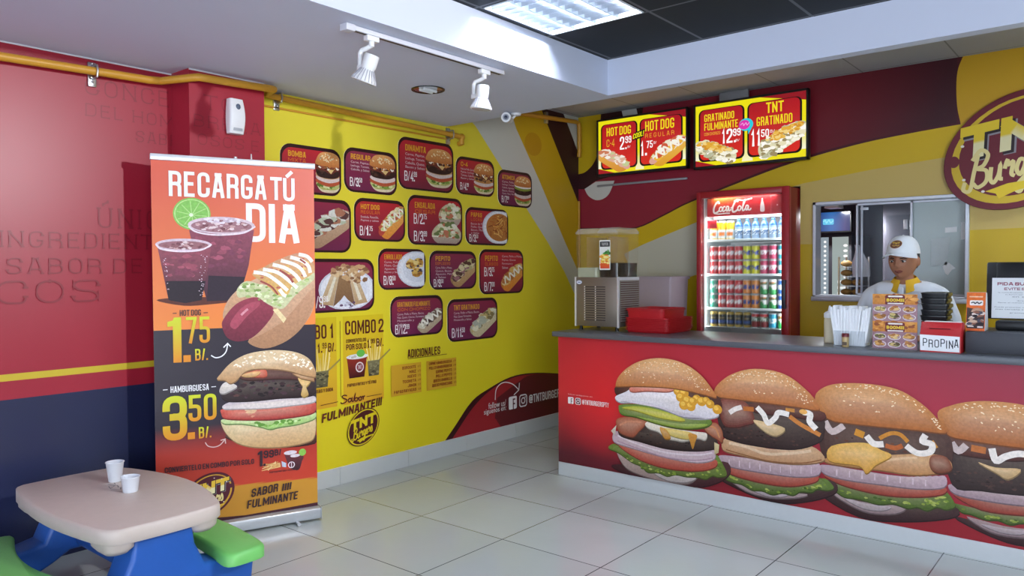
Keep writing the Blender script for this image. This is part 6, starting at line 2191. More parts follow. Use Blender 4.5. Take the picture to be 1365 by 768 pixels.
# picture menu card
t = thing('menu_card', 'upright picture menu card with two BOOM!!! headings, standing before the cashier', 'menu card', (-1.0, 4.325, ZT))
MB().box(-1.103, -.890, 4.322, 4.328, ZT + .002, ZT + .288).build('acrylic_sheet', clear_mat('card_acrylic', 0xC8C0C0, .3, .05), t)
b = MB()
b.box(-1.11, -.885, 4.30, 4.36, ZT, ZT + .004, bev=.001, seg=1)
b.build('foot', CLR, t)
a = Art((-1.103, 4.3215, ZT + .004), (1, 0, 0), (0, 0, 1), (0, -1, 0))
w_, h_ = .213, .284
a.poly([(0, 0), (w_, 0), (w_, h_), (0, h_)], 0x8E6A78, 0xA8808A)
for half in (0, 1):
    v0 = half * h_ / 2
    hh = h_ / 2
    a.poly([(0, v0 + hh * .62), (w_, v0 + hh * .62), (w_, v0 + hh), (0, v0 + hh)], 0xC07A34, 0xD08E40)
    a.scatter([(0, v0 + hh * .65), (w_, v0 + hh * .65), (w_, v0 + hh), (0, v0 + hh)], 26, .012, [0xA8642C, 0xD89A50, 0x8A4A2A])
    a.rrect(.062, v0 + hh * .62, .155, v0 + hh * .97, .008, 0x6A2028)
    a.text('BOOM!!!', .068, v0 + hh * .72, .152, v0 + hh * .84, .24, 0xE8C83A)
    a.rrect(.075, v0 + hh * .89, .145, v0 + hh * .945, .004, 0xE8E2DC)
    a.rrect(.072, v0 + hh * .635, .148, v0 + hh * .68, .004, 0xE8E2DC)
    for i in range(2):
        for j in range(3):
            cx, cy = .036 + j * .07, v0 + hh * (.16 + .28 * i)
            a.ell(cx, cy, .031, .0165, 0xDDD4D6)
            a.ell(cx, cy, .027, .0135, 0xA88890)
            c_ = [(cx + .022 * cos(q * .7), cy + .004 + .011 * sin(q * .7)) for q in range(9)]
            a.scatter(c_, 14, .009, [[0xB07A3A, 0xD0A058, 0x8A5A30], [0x7A7A44, 0xC8B070, 0x5A4A30], [0xC08A4A, 0xA86A3A, 0xE0C080]][(i + j) % 3])
a.build('printed_card', FOOD, t)

# stack of black containers
BCON = mat('black_container', 0x191A1E, .32, spec=.5, var=.15)
GOLD = mat('gold_edge', 0x6E6638, .4, metal=.3)
proto = None
N = 10
for i in range(N):
    if proto is None:
        r0 = thing('takeout_container', 'x', 'container', (-.838, 4.51, ZT), 0, 'black containers stacked behind the menu card')
        MB().loft([ring(-.058, .058, -.065, .065, .001, .012), ring(-.062, .062, -.069, .069, .024, .014)]).build('tub', BCON, r0, local=True)
        MB().loft([ring(-.064, .064, -.071, .071, .022, .016), ring(-.064, .064, -.071, .071, .027, .016), ring(-.056, .056, -.062, .062, .0292, .014)]).build('lid', BCON, r0, local=True)
        MB().box(.0638, .066, -.05, .05, .010, .025, bev=.001, seg=1).build('clasp', GOLD, r0, local=True)
        proto = r0
        o = r0
    else:
        o = dup(proto)
    o.location = (-.838 + .003 * sin(i * 2.1), 4.51 + .002 * cos(i * 1.7), ZT + i * .0296)
    o['label'] = 'black takeout container in the stack behind the menu card, ' + ('lowest' if i == 0 else 'topmost' if i == N - 1 else ORD[i] + ' from the bottom')

# tip box
t = thing('tip_box', 'red tip box with a white PROPINA label on the counter', 'tip box', (-.775, 4.36, ZT))
px0, px1 = -.872, -.690
MB().prism([(4.29, ZT + .001), (4.41, ZT + .001), (4.41, ZT + .118), (4.385, ZT + .15), (4.325, ZT + .15), (4.29, ZT + .09)], px0, px1, axis='x', bev=.003).build('box', mat('tip_red', 0xB01A22, .4, var=.04), t)
MB().box(px0 + .012, px1 - .006, 4.335, 4.38, ZT + .1495, ZT + .1535, bev=.001, seg=1).build('top_paper', PAP, t)
nrm = Vector((0, -.06, .035)).normalized()
a = Art((px0, 4.2895, ZT), (1, 0, 0), (0, 0, 1), (0, -1, 0))
a.poly([(.002, .008), (.176, .006), (.177, .083), (.0, .088)], 0xE6E8EC)
for s, u, w in (('P', .014, .02), ('R', .040, .02), ('O', .066, .021), ('P', .093, .02), ('I', .118, .008), ('N', .130, .019), ('A', .153, .019)):
    dv = .004 * sin(u * 90)
    a.text(s, u, .026 + dv, u + w, .066 + dv, .11, 0x1E2430)
a.build('propina_label', PRINT, t)
a = Art((px0, 4.289 - .0006, ZT + .09), (1, 0, 0), Vector((0, .035, .06)).normalized(), Vector((0, -.06, .035)).normalized(), .001)
a.rrect(.04, .030, .135, .034, .001, 0x2A0C10)
a.build('coin_slot', PRINT, t)

# register base, monitor and leaflet holder
t = thing('cash_drawer', 'wide dark grey cash drawer base at the right end of the counter', 'cash drawer', (-.4, 4.5, ZT))
DGREY = mat('drawer_grey', 0x3A3C43, .45, var=.05)
MB().box(-.680, -.10, 4.34, 4.72, ZT + .006, ZT + .108, bev=.004).build('drawer_case', DGREY, t)
MB().box(-.675, -.105, 4.345, 4.715, ZT, ZT + .006).build('rubber_feet', BLACK, t)
ZR = ZT + .108
t = thing('leaflet_stand', 'orange and white leaflet box standing on the cash drawer', 'leaflet stand', (-.63, 4.42, ZR))
MB().prism([(4.40, ZR), (4.52, ZR), (4.475, ZR + .188), (4.435, ZR + .192)], -.688, -.606, axis='x', bev=.002).build('card_box', mat('white_card', 0xDADBDC, .6), t)
fu = Vector((0, .035, .192)).normalized()
a = Art((-.688, 4.3995, ZR), (1, 0, 0), fu, Vector((0, -.192, .035)).normalized(), .0005)
a.poly([(0, 0), (.082, 0), (.082, .194), (0, .194)], 0xD2602A, 0xE07030)
a.poly([(.003, .012), (.079, .012), (.079, .10), (.003, .118)], 0x3A2A2C, 0x4A3A38)
a.ell(.048, .098, .026, .018, 0xB89078)
a.scatter([(.012, .03), (.07, .03), (.07, .1), (.02, .105)], 26, .012, [0xC8A890, 0x2A2024, 0x8A5A4A, 0xD8C8C0, 0x4A4A5A])
a.rrect(.014, .128, .072, .154, .006, 0xECE6E2)
a.ftext('vuelve24', .019, .134, .068, .147, 0x3A3A40) if False else a.stroke([(.02, .140), (.03, .144), (.038, .138), (.046, .145), (.054, .138), (.066, .145)], .006, 0x4A4A50)
a.stroke([(.012, .172), (.07, .172)], .006, 0xF0C8A8, False)
a.stroke([(.008, .022), (.034, .022)], .005, 0xE0D8D4, False)
a.stroke([(.050, .02), (.074, .02)], .008, 0xE0D8D4, False)
a.build('leaflet_print', FOOD, t)
t = thing('register_monitor', 'black register monitor with a white PIDA SU notice taped on its back', 'monitor', (-.44, 4.6, ZR))
mm = Matrix.Translation((-.42, 4.56, ZR)) @ Matrix.Rotation(radians(-6), 4, 'X')
MB().box(-.205, .21, -.0, .03, .055, .345, bev=.008, mtx=mm).build('screen_case', BLACK, t)
MB().box(-.16, .16, -.012, .0, .08, .34, bev=.004, mtx=mm).build('back_shell', BLACK, t)
b = MB()
b.box(-.575, -.25, 4.50, 4.70, ZR, ZR + .05, bev=.012)
b.box(-.46, -.38, 4.56, 4.62, ZR + .05, ZR + .12, bev=.01)
b.build('stand', BLACK, t)
a = Art(mm @ Vector((0, -.0135, 0)), (1, 0, 0), mm.to_3x3() @ Vector((0, 0, 1)), mm.to_3x3() @ Vector((0, -1, 0)))
a.poly([(-.178, .058), (.13, .058), (.13, .262), (-.178, .262)], 0xE2E4E8)
a.text('PIDA SU FACTURA', -.155, .224, .11, .240, .24, 0x8A2A4A)
a.text('EVITE SANCIONES', -.125, .200, .09, .213, .2, 0x8A2A4A)
for i, (u0, u1, s) in enumerate(((-.150, .1, 'la contribuyente tiene derecho a exigir'), (-.12, .09, 'su factura por cada compra que realice'), (-.09, .07, 'en este local'), (-.07, .05, 'direccion general'), (-.15, .10, 'llame al numero para sus denuncias'), (-.165, .11, 'Puede presentar sus quejas en la oficina'), (-.16, .11, 'mas cercana con su documento'), (-.10, .08, 'gracias por su visita'))):
    v = (.184, .174, .164, .143, .133, .110, .100, .082)[i]
    a.ftext(s, u0, v, u1, v + .0065, 0x6A6E78)
a.build('notice', PRINT, t)

# ================================================================== the cashier
def skin_mesh(verts, edges, radii, levels=2):
    """continuous limb surface grown round a skeleton"""
    me = bpy.data.meshes.new('sk')
    me.from_pydata(verts, edges, [])
    ob = bpy.data.objects.new('sk', me)
    COL.objects.link(ob)
    md = ob.modifiers.new('skin', 'SKIN')
    md.use_smooth_shade = True
    sv = me.skin_vertices[0].data
    for i, r in enumerate(radii):
        sv[i].radius = r if isinstance(r, tuple) else (r, r)
    sv[0].use_root = True
    ss = ob.modifiers.new('sub', 'SUBSURF')
    ss.levels = levels
    ss.render_levels = levels
    dg = bpy.context.evaluated_depsgraph_get()
    dg.update()
    out = bpy.data.meshes.new_from_object(ob.evaluated_get(dg))
    bpy.data.objects.remove(ob)
    return out

def remeshed(meshes, voxel, smooth_it=4):
    bm = bmesh.new()
    for m in meshes:
        bm.from_mesh(m)
    me = bpy.data.meshes.new('rm')
    bm.to_mesh(me)
    bm.free()
    ob = bpy.data.objects.new('rm', me)
    COL.objects.link(ob)
    r = ob.modifiers.new('r', 'REMESH')
    r.mode = 'VOXEL'
    r.voxel_size = voxel
    r.use_smooth_shade = True
    if smooth_it:
        s = ob.modifiers.new('s', 'SMOOTH')
        s.factor = .5
        s.iterations = smooth_it
    dg = bpy.context.evaluated_depsgraph_get()
    dg.update()
    out = bpy.data.meshes.new_from_object(ob.evaluated_get(dg))
    bpy.data.objects.remove(ob)
    for p in out.polygons:
        p.use_smooth = True
    return out

def head_mesh(hw, hd, hh, seg=48, rings=40):
    """face looks along -Y; origin at the middle of the head"""
    bm = bmesh.new()
    bmesh.ops.create_uvsphere(bm, u_segments=seg, v_segments=rings, radius=1)
    g = lambda x, s: math.exp(-(x / s) ** 2)
    for v in bm.verts:
        x, y, z = v.co
        # skull and jaw
        w = 1 - .20 * max(0, -z - .1) ** 1.0 - .26 * max(0, -z - .45)
        d = 1 - .10 * max(0, -z)
        X, Y, Z = x * hw * w, y * hd * d, z * hh
        if y > 0: Y *= 1.06 - .25 * max(0, -z)
        fr = max(0, -y)
        # flatten the face a little and bring the chin forward
        Y += .06 * hd * fr * (1 - abs(x)) * 0
        nx = x * w
        if y < 0:
            Y -= hd * .24 * g(nx, .10) * g(z + .18, .13)          # nose tip
            Y -= hd * .13 * g(nx, .09) * g(z - .02, .20)          # bridge
            Y -= hd * .05 * g(abs(nx) - .13, .07) * g(z + .22, .07)  # nostril wings
            Y += hd * .12 * g(abs(nx) - .34, .17) * g(z - .06, .11)  # eye sockets
            Y -= hd * .06 * g(nx, .5) * g(z - .24, .10)           # brow
            Y -= hd * .10 * g(nx, .20) * g(z + .50, .07)          # lips
            Y += hd * .05 * g(nx, .22) * g(z + .62, .05)          # below the lip
            Y -= hd * .13 * g(nx, .22) * g(z + .82, .14)          # chin
            Y -= hd * .06 * g(abs(nx) - .5, .2) * g(z + .2, .2)   # cheekbones
        v.co = (X, Y, Z)
    return bm

HX, HY = -1.10, 5.03
HZ = 1.450
person = thing('person', 'cashier in a white cap and white polo shirt with yellow collar, behind the counter', 'person', (HX, HY, 0))
SKIN = mat('skin', 0xA8745A, .5, spec=.35, var=.05, scale=60)
SHIRT = mat('white_polo', 0xDDE2EA, .8, var=.03, scale=30, bump=.15)
YCOL = mat('yellow_collar', 0xD8A81A, .8, var=.05)
HAIR = mat('dark_hair', 0x15100F, .5, var=.2)
# head, turned towards the viewer's left and tipped down
HM = Matrix.Translation((HX - .005, HY - .04, HZ)) @ Matrix.Rotation(radians(-8), 4, 'Z') @ Matrix.Rotation(radians(4), 4, 'X')
bm = head_mesh(.077, .096, .110)
bmesh.ops.transform(bm, matrix=HM, verts=bm.verts)
hm = bpy.data.meshes.new('h')
bm.to_mesh(hm); bm.free()
ear = MB()
for s in (-1, 1):
    ear.ball((s * .078, .018, -.005), .027, 14, (.4, .7, 1.05), mtx=HM)
em = bpy.data.meshes.new('e')
ear.bm.to_mesh(em); ear.bm.free()
def body_skel(scale=1.0, arms=True, legs=True, extra=0.0):
    V = [(0, 0, .88), (0, 0, .97), (0, -.005, 1.09), (0, 0, 1.18), (0, .005, 1.24), (0, -.01, 1.285), (0, -.025, 1.34), (0, -.035, 1.39)]
    R = [(.155, .11), (.135, .10), (.145, .105), (.15, .10), (.10, .075), (.052, .052), (.048, .05), (.05, .055)]
    E = [(i, i + 1) for i in range(7)]
    if arms:
        for s in (-1, 1):
            b = len(V)
            V += [(s * .13, .005, 1.222), (s * .192, .01, 1.195), (s * .235, .0, 1.06), (s * .248, -.03, .96), (s * .20, -.14, .965), (s * .15, -.235, .982), (s * .135, -.27, .984)]
            R += [.062, .058, .048, .042, .036, .028, (.033, .018)]
            E += [(4, b)] + [(b + k, b + k + 1) for k in range(6)]
            hb = b + 6
            for k, (dx, ln) in enumerate(((-.028, .055), (-.010, .068), (.009, .066), (.026, .050))):
                c = len(V)
                x0 = s * .135 + dx
                V += [(x0, -.295, .986), (x0 + dx * .15, -.295 - ln * .55, .984), (x0 + dx * .2, -.295 - ln, .972)]
                R += [.0088, .0082, .0072]
                E += [(hb, c), (c, c + 1), (c + 1, c + 2)]
            c = len(V)
            V += [(s * .135 - s * .036, -.255, .982), (s * .135 - s * .055, -.285, .978)]
            R += [.0095, .008]
            E += [(hb - 1, c), (c, c + 1)]
    if legs:
        for s in (-1, 1):
            b = len(V)
            V += [(s * .085, 0, .76), (s * .095, -.005, .47), (s * .10, .01, .27), (s * .10, .03, .085), (s * .105, -.05, .035), (s * .11, -.12, .03)]
            R += [.085, .058, .056, .04, .038, .03]
            E += [(0, b)] + [(b + k, b + k + 1) for k in range(5)]
    return V, E, R
V, E, R = body_skel()
bmh = skin_mesh([(x + HX, y + HY, z * 1.031) for x, y, z in V], E, R)
body = remeshed([bmh, hm, em], .0055, 3)
body.materials.clear()
body.materials.append(SKIN)
link('body', body, person)
# face
def at(x, z, up=.0):
    """point on the face at head-local x, z"""
    best = None
    inv = HM.inverted()
    return None
face = MB()
def face_pt(x, z, off):
    o, d = HM @ Vector((x, -.3, z)), (HM.to_3x3() @ Vector((0, 1, 0))).normalized()
    hit = BVH.ray_cast(o, d)
    return hit[0] - d * off
from mathutils.bvhtree import BVHTree
bmb = bmesh.new()
bmb.from_mesh(body)
bmb.transform(Matrix.Translation((HX, HY, 0)))
BVH = BVHTree.FromBMesh(bmb)
bmb.free()
R3 = HM.to_3x3().to_4x4()
def lens(mb, x, z, rx, ry, rz, off):
    p = face_pt(x, z, off)
    mb.ball((0, 0, 0), 1, 14, (rx, ry, rz), mtx=Matrix.Translation(p) @ R3)
for s in (-1, 1):
    mb = MB(); lens(mb, s * .031, .004, .0135, .004, .0065, -.001)
    eye = mb.build('eye', mat('eye_white', 0xC9C4C0, .3), person)
    mb = MB(); lens(mb, s * .031 - .002, .002, .0062, .003, .0062, .0015)
    mb.build('iris', mat('iris_dark', 0x1C1210, .2), eye)
    mb = MB(); mb.tube([face_pt(s * .046, .009, .001), face_pt(s * .031, .0115, .002), face_pt(s * .017, .006, .001)], .0022, 6)
    mb.build('eyelash', HAIR, eye)
    mb = MB(); mb.tube([face_pt(s * .050, .017, .001), face_pt(s * .034, .024, .001), face_pt(s * .016, .020, .001)], [.002, .0042, .003], 8)
    mb.build('eyebrow', HAIR, person)
mb = MB()
mb.tube([face_pt(-.023, -.055, .0), face_pt(-.011, -.053, .0015), face_pt(0, -.054, .002), face_pt(.011, -.053, .0015), face_pt(.023, -.055, .0)], [.002, .0048, .0045, .0048, .002], 8)
mb.tube([face_pt(-.020, -.059, .0), face_pt(0, -.0625, .002), face_pt(.020, -.059, .0)], [.002, .006, .002], 8)
mb.build('lips', mat('lips', 0x7A4038, .4), person)
# hair gathered under the cap
mb = MB()
mb.loft([[tuple(HM @ Vector((.086 * k * cos(t), .014 + .096 * k * sin(t), z))) for t in [radians(8 + 164 * j / 20) for j in range(21)]] + [tuple(HM @ Vector((.07 * k * cos(t), .01 + .08 * k * sin(t), z))) for t in [radians(172 - 164 * j / 20) for j in range(21)]]
         for z, k in ((-.045, .78), (-.025, .90), (.02, .96), (.06, .97))])
mb.build('hair', HAIR, person)
# cap
CAP = mat('cap_cloth', 0xE0E4EA, .8, var=.02, bump=.1)
CM = HM @ Matrix.Translation((0, .004, .066)) @ Matrix.Rotation(radians(-4), 4, 'X')
rings = []
for i in range(11):
    t = i / 10 * pi / 2
    k = cos(t) ** .75
    rings.append([(.088 * k * cos(a), .109 * k * sin(a), -.022 + .108 * sin(t)) for a in [2 * pi * j / 36 for j in range(36)]])
mb = MB().loft(rings, mtx=CM)
mb.ball((0, 0, .087), .006, 10, (1, 1, .6), mtx=CM)
cap = mb.build('cap', CAP, person, smooth=60)
top, bot = [], []
mb = MB()
rg = []
for i in range(7):
    f_ = i / 6
    row = []
    for j in range(17):
        a = radians(-90 + (j - 8) * 9.5)
        rr = 1 + f_ * .72 * cos(radians((j - 8) * 9.2)) ** .8
        x, y = .087 * cos(a) * (1 + (rr - 1) * .35), .108 * sin(a) * rr
        z = -.016 - .012 * f_ - .22 * abs(x) * (.25 + .7 * f_)
        row.append((x, y, z))
    rg.append(row)
solid = [r + [(p[0], p[1], p[2] - .004) for p in reversed(r)] for r in rg]
mb.loft(solid, mtx=CM)
mb.build('brim', CAP, cap, smooth=60)
# round badge on the front of the cap
bp = CM @ Vector((0, -.1045, .030))
bn = (CM.to_3x3() @ Vector((0, -1, .34))).normalized()
bu = (CM.to_3x3() @ Vector((1, 0, 0))).normalized()
bv = bn.cross(bu)
if bv.z < 0: bv = -bv
a = Art(bp, bu, bv, bn, .004)
a.ell(0, 0, .034, .025, 0xB8892A, rot=.25)
a.ell(0, 0, .032, .023, 0x5A2A18, rot=.25)
a.text('TNT', -.021, 0, .021, .014, .24, 0xE0B83A)
a.stroke([(-.02, -.006), (-.01, -.010), (0, -.006), (.01, -.010), (.02, -.006)], .004, 0xD8B040)
a.build('badge', PRINT, cap)
# polo shirt, collar, trousers
V = [(0, 0, .84), (0, 0, .97), (0, -.005, 1.09), (0, 0, 1.18), (0, .005, 1.24), (0, -.006, 1.275)]
R = [(.178, .132), (.155, .12), (.163, .125), (.168, .118), (.118, .09), (.062, .06)]
E = [(i, i + 1) for i in range(5)]
for s in (-1, 1):
    b = len(V)
    V += [(s * .135, .005, 1.222), (s * .195, .01, 1.195), (s * .238, .0, 1.07), (s * .250, -.022, 1.0)]
    R += [.074, .071, .066, .064]
    E += [(4, b), (b, b + 1), (b + 1, b + 2), (b + 2, b + 3)]
sh = remeshed([skin_mesh([(x + HX, y + HY, z * 1.031) for x, y, z in V], E, R)], .006, 3)
bm = bmesh.new(); bm.from_mesh(sh)
# soft folds in the cloth
for v in bm.verts:
    p = v.co
    n = sin(p.x * 38 + p.z * 21) * .003 + sin(p.z * 33 - p.x * 17 + 1.2) * .0025
    v.co = p + v.normal * n
bm.to_mesh(sh); bm.free()
sh.materials.clear()
sh.materials.append(SHIRT)
shirt = link('polo_shirt', sh, person)
mb = MB()
for s in (-1, 1):
    pts0, pts1 = [], []
    for j in range(9):
        t = radians(90 - s * 0) * 0 + j / 8
        a_ = pi / 2 + s * (-1) * t * pi * .92
        x, y = .066 * cos(a_) , .066 * sin(a_) - .006
        pts0.append((HX + x * .93, HY - .008 + y * .93, 1.376 - .040 * t))
        pts1.append((HX + x * (1.28 + .25 * t), HY + y * (1.28 + .30 * t), 1.343 - .078 * t ** 1.3))
    rg = []
    for p, q in zip(pts0, pts1):
        rg.append([p, q, (q[0], q[1], q[2] - .006), (p[0], p[1], p[2] - .012)])
    mb.loft(rg)
mb.build('collar', YCOL, shirt, smooth=60)
mb = MB()
mb.box(HX - .013, HX + .013, HY - .128, HY - .108, 1.19, 1.295, bev=.004)
mb.build('placket', SHIRT, shirt)
V, E, R = [(0, 0, .92), (0, 0, .82)], [(0, 1)], [(.17, .125), (.16, .125)]
for s in (-1, 1):
    b = len(V)
    V += [(s * .09, 0, .72), (s * .098, -.005, .47), (s * .10, .01, .27), (s * .10, .03, .10)]
    R += [.105, .08, .075, .07]
    E += [(1, b), (b, b + 1), (b + 1, b + 2), (b + 2, b + 3)]
tr = remeshed([skin_mesh([(x + HX, y + HY, z * 1.031) for x, y, z in V], E, R)], .008, 2)
tr.materials.clear()
tr.materials.append(mat('dark_trousers', 0x20222A, .8))
link('trousers', tr, person)
mb = MB()
for s in (-1, 1):
    mb.ball((HX + s * .105, HY - .05, .04), 1, 14, (.05, .13, .042))
mb.build('shoes', BLACK, person)

# ================================================================== children's picnic table
ZTOP = .47
tx0, tx1, ty0, ty1 = -3.84, -2.875, 1.18, 1.63
cxm, cym = (tx0 + tx1) / 2, (ty0 + ty1) / 2
pt = thing('picnic_table', 'beige plastic children\'s picnic table with blue legs and two green bench seats', 'picnic table', (cxm, cym, 0))
BEIGE = mat('beige_plastic', 0xC2B3AA, .42, var=.05, scale=25)
BLUE = mat('blue_plastic', 0x1E55A8, .4, var=.04)
GREEN = mat('green_plastic', 0x70BC62, .4, var=.04)
def top_outline(g=0.0, n=12):
    L = []
    x0, x1, y0, y1 = tx0 + g, tx1 - g, ty0 + g, ty1 - g
    for k in range(n):
        t = k / n
        L.append((x0 + (x1 - x0) * t, y0 - .050 * sin(pi * t)))
    for k in range(n):
        t = k / n
        L.append((x1 + .012 * sin(pi * t), y0 + (y1 - y0) * t))
    for k in range(n):
        t = k / n
        L.append((x1 - (x1 - x0) * t, y1 + .10 * sin(pi * t)))
    for k in range(n):
        t = k / n
        L.append((x0 - .012 * sin(pi * t), y1 - (y1 - y0) * t))
    # soften the four corners
    for _ in range(1):
        L = [((L[i - 1][0] + 2 * p[0] + L[(i + 1) % len(L)][0]) / 4, (L[i - 1][1] + 2 * p[1] + L[(i + 1) % len(L)][1]) / 4) for i, p in enumerate(L)]
    return L
o0, o1, o2 = top_outline(.012), top_outline(0), top_outline(.006)
mb = MB().loft([[(x, y, ZTOP - .060) for x, y in o2], [(x, y, ZTOP - .050) for x, y in o1], [(x, y, ZTOP - .010) for x, y in o1], [(x, y, ZTOP - .002) for x, y in top_outline(.005)], [(x, y, ZTOP) for x, y in o0]])
# thicker rounded corner pads under the top
for sx, sy in ((-1, -1), (1, -1), (1, 1), (-1, 1)):
    ccx, ccy = (tx1 - .105 if sx > 0 else tx0 + .105), (ty1 - .06 if sy > 0 else ty0 + .06)
    mb.loft([[(p[0], p[1], ZTOP - .105) for p in rrect(ccx - .07, ccy - .04, ccx + .07, ccy + .04, .035, 5)],
             [(p[0], p[1], ZTOP - .085) for p in rrect(ccx - .092, ccy - .055, ccx + .092, ccy + .055, .045, 5)],
             [(p[0], p[1], ZTOP - .04) for p in rrect(ccx - .098, ccy - .058, ccx + .098, ccy + .058, .045, 5)]])
mb.build('tabletop', BEIGE, pt, smooth=50)
scr = Art((-3.54, 1.455, ZTOP), (1, 0, 0), (0, 1, 0), (0, 0, 1), .0004)
scr.stroke([(.0, .03), (.03, .02), (.01, .0), (.05, .01), (.07, -.015), (.05, .02), (.09, .01)], .004, 0x4A4448)
scr.stroke([(.04, -.01), (.09, -.02), (.13, .0), (.10, .015), (.15, .02), (.17, .005)], .004, 0x5A5458)
scr.stroke([(.10, -.03), (.14, -.02), (.18, -.01)], .003, 0x4A4448)
scr.build('pen_scribble', PRINT, pt)
# two end supports; each spreads from the tabletop to the floor and carries both seats
def leg_half(xc, sgn):
    """one side of an end support, from the tabletop down and outwards"""
    prof = [(.115, .408), (.125, .33), (.165, .24), (.235, .225), (.35, .225), (.385, .19), (.375, .10), (.40, .0), (.25, .0), (.22, .10), (.13, .14), (.06, .18), (.0, .19), (.0, .408)]
    pts = [(cym + sgn * y, z) for y, z in prof]
    return pts
for xc in (-2.985, -3.73):
    both = leg_half(xc, 1)[:-1] + leg_half(xc, -1)[-2::-1]
    # one moulded frame per end: outline up one side and down the other
    A_ = leg_half(xc, 1)
    B_ = leg_half(xc, -1)
    outline = A_[:12] + B_[:12][::-1]
    MB().prism(outline, xc - .075, xc + .075, axis='x', bev=.018).build('leg_frame', BLUE, pt, smooth=40)
MB().box(-3.66, -3.055, cym - .045, cym + .045, .20, .30, bev=.02).build('cross_beam', BLUE, pt)
def seat_outline(sgn):
    pts = []
    n = 14
    for k in range(n + 1):
        t = k / n
        pts.append((tx0 + .09 + (tx1 - tx0 - .0) * t * .96 + .02, cym + sgn * (.195 + (.055 if sgn > 0 else .10) * sin(pi * t))))
    for k in range(n + 1):
        t = 1 - k / n
        pts.append((tx0 + .09 + (tx1 - tx0 - .0) * t * .96 + .02, cym + sgn * (.385 + .050 * sin(pi * t))))
    dense = []
    for i, p in enumerate(pts):
        q = pts[(i + 1) % len(pts)]
        m_ = 6 if abs(q[0] - p[0]) < .01 else 2
        dense += [(p[0] + (q[0] - p[0]) * k / m_, p[1] + (q[1] - p[1]) * k / m_) for k in range(m_)]
    pts = dense
    for _ in range(3):
        pts = [((pts[i - 1][0] + 2 * p[0] + pts[(i + 1) % len(pts)][0]) / 4, (pts[i - 1][1] + 2 * p[1] + pts[(i + 1) % len(pts)][1]) / 4) for i, p in enumerate(pts)]
    return pts
def shrink(pts, g):
    mx = sum(p[0] for p in pts) / len(pts)
    my = sum(p[1] for p in pts) / len(pts)
    return [(mx + (p[0] - mx) * (1 - g * .6), my + (p[1] - my) * (1 - g * 2.4)) for p in pts]
for sgn in (-1, 1):
    so = seat_outline(sgn)
    if sgn < 0:
        so = [(p[0] - .075, p[1] - .035) for p in so]
    MB().loft([[(x, y, .224) for x, y in so], [(x, y, .262) for x, y in so], [(x, y, .272) for x, y in shrink(so, .03)], [(x, y, .276) for x, y in shrink(so, .08)]]).build('bench_seat', GREEN, pt, smooth=50)
# cups on the table
CUP = mat('paper_cup_white', 0xDCE0E8, .5, var=.02)
def cup(x, y, r0, r1, h, lab, liner=False):
    prof = [(r0 - .002, .0), (r0, .002), (r1, h - .003), (r1 + .003, h - .001), (r1 + .002, h + .001), (r1 - .001, h), (r0 - .001, .006), (.0, .005)]
    o = MB().lathe(prof, (x, y, ZTOP), 28, cap=True).build('paper_cup', CUP, smooth=50)
    return tag(o, lab, 'cup', 'paper cups on the picnic table')
cup(-3.565, 1.50, .027, .037, .088, 'taller white paper cup at the back of the picnic table')
o = cup(-3.345, 1.47, .030, .037, .066, 'shorter white paper cup with a pouring lip, nearer the front of the picnic table')
MB().loft([[(-3.383, 1.462, ZTOP + .067), (-3.376, 1.475, ZTOP + .067), (-3.370, 1.468, ZTOP + .048), (-3.372, 1.462, ZTOP + .050)],
           [(-3.398, 1.458, ZTOP + .066), (-3.394, 1.464, ZTOP + .066), (-3.380, 1.463, ZTOP + .056), (-3.382, 1.459, ZTOP + .057)]]).build('lip', CUP, o)

# ================================================================== overhead things
# yellow pipe along the top of the left wall
OCH = mat('ochre_pipe', 0xC8902A, .4, var=.04)
t = thing('overhead_pipe', 'ochre yellow pipe along the top of the red and yellow wall, stepping round the pillar', 'pipe', (-3.97, 2.3, 2.43))
MB().tube([(-4.085, -1.0, 2.395), (-4.085, 1.0, 2.405), (-4.085, 1.93, 2.432), (-4.075, 1.99, 2.436), (-3.905, 2.075, 2.442), (-3.885, 2.10, 2.446), (-3.885, 2.3, 2.452), (-3.885, 2.54, 2.462), (-3.90, 2.565, 2.464)], .021, 12).build('lower_run', OCH, t)
b = MB()
b.tube([(-3.90, 2.56, 2.464), (-4.03, 2.60, 2.462), (-4.045, 2.64, 2.462), (-4.045, 4.24, 2.436), (-4.045, 4.30, 2.43)], .019, 12)
b.ball((-4.045, 4.30, 2.432), .027, 14)
b.tube([(-4.045, 4.30, 2.43), (-4.045, 4.30, 2.375)], .02, 12)
b.tube([(-4.045, 4.30, 2.385), (-4.075, 4.30, 2.385)], .02, 12)
b.build('upper_run', OCH, t)
b = MB()
b.box(XL + .001, XL + .012, 2.60, 4.22, 2.400, 2.413, bev=.003, seg=1)
b.build('cable_strip', OCH, t)
for y, x, z in ((1.66, XL - .048, 2.424), (2.70, XL, 2.460), (4.19, XL, 2.437)):
    c = MB()
    c.box(x, x + .012, y - .020, y + .020, z - .070, min(z + .052, ZS - .004), bev=.002)
    cl = c.build('pipe_clamp', STEEL, t)
    xx = -4.085 if y < 2 else -4.045
    c = MB()
    c.tube([(x + .01, y, z - .032), (xx + .02, y, z - .028), (xx + .026, y, z), (xx + .02, y, z + .028), (x + .01, y, z + .032)], .0055, 8)
    c.ball((x + .016, y, z - .045), .007, 8)
    c.ball((x + .016, y, z + .045), .007, 8)
    c.build('clamp_strap', STEEL, cl)
t = thing('corner_pipe', 'short ochre pipe near the ceiling in the far corner, bent down beside the menu screen', 'pipe', (-4.05, 5.6, 2.77))
MB().tube([(-4.05, 4.95, 2.72), (-4.05, 5.84, 2.772), (-4.05, 5.885, 2.765), (-4.05, 5.895, 2.73), (-4.05, 5.895, 2.50), (-4.055, 5.895, 2.455)], .02, 12).build('pipe_run', OCH, t)
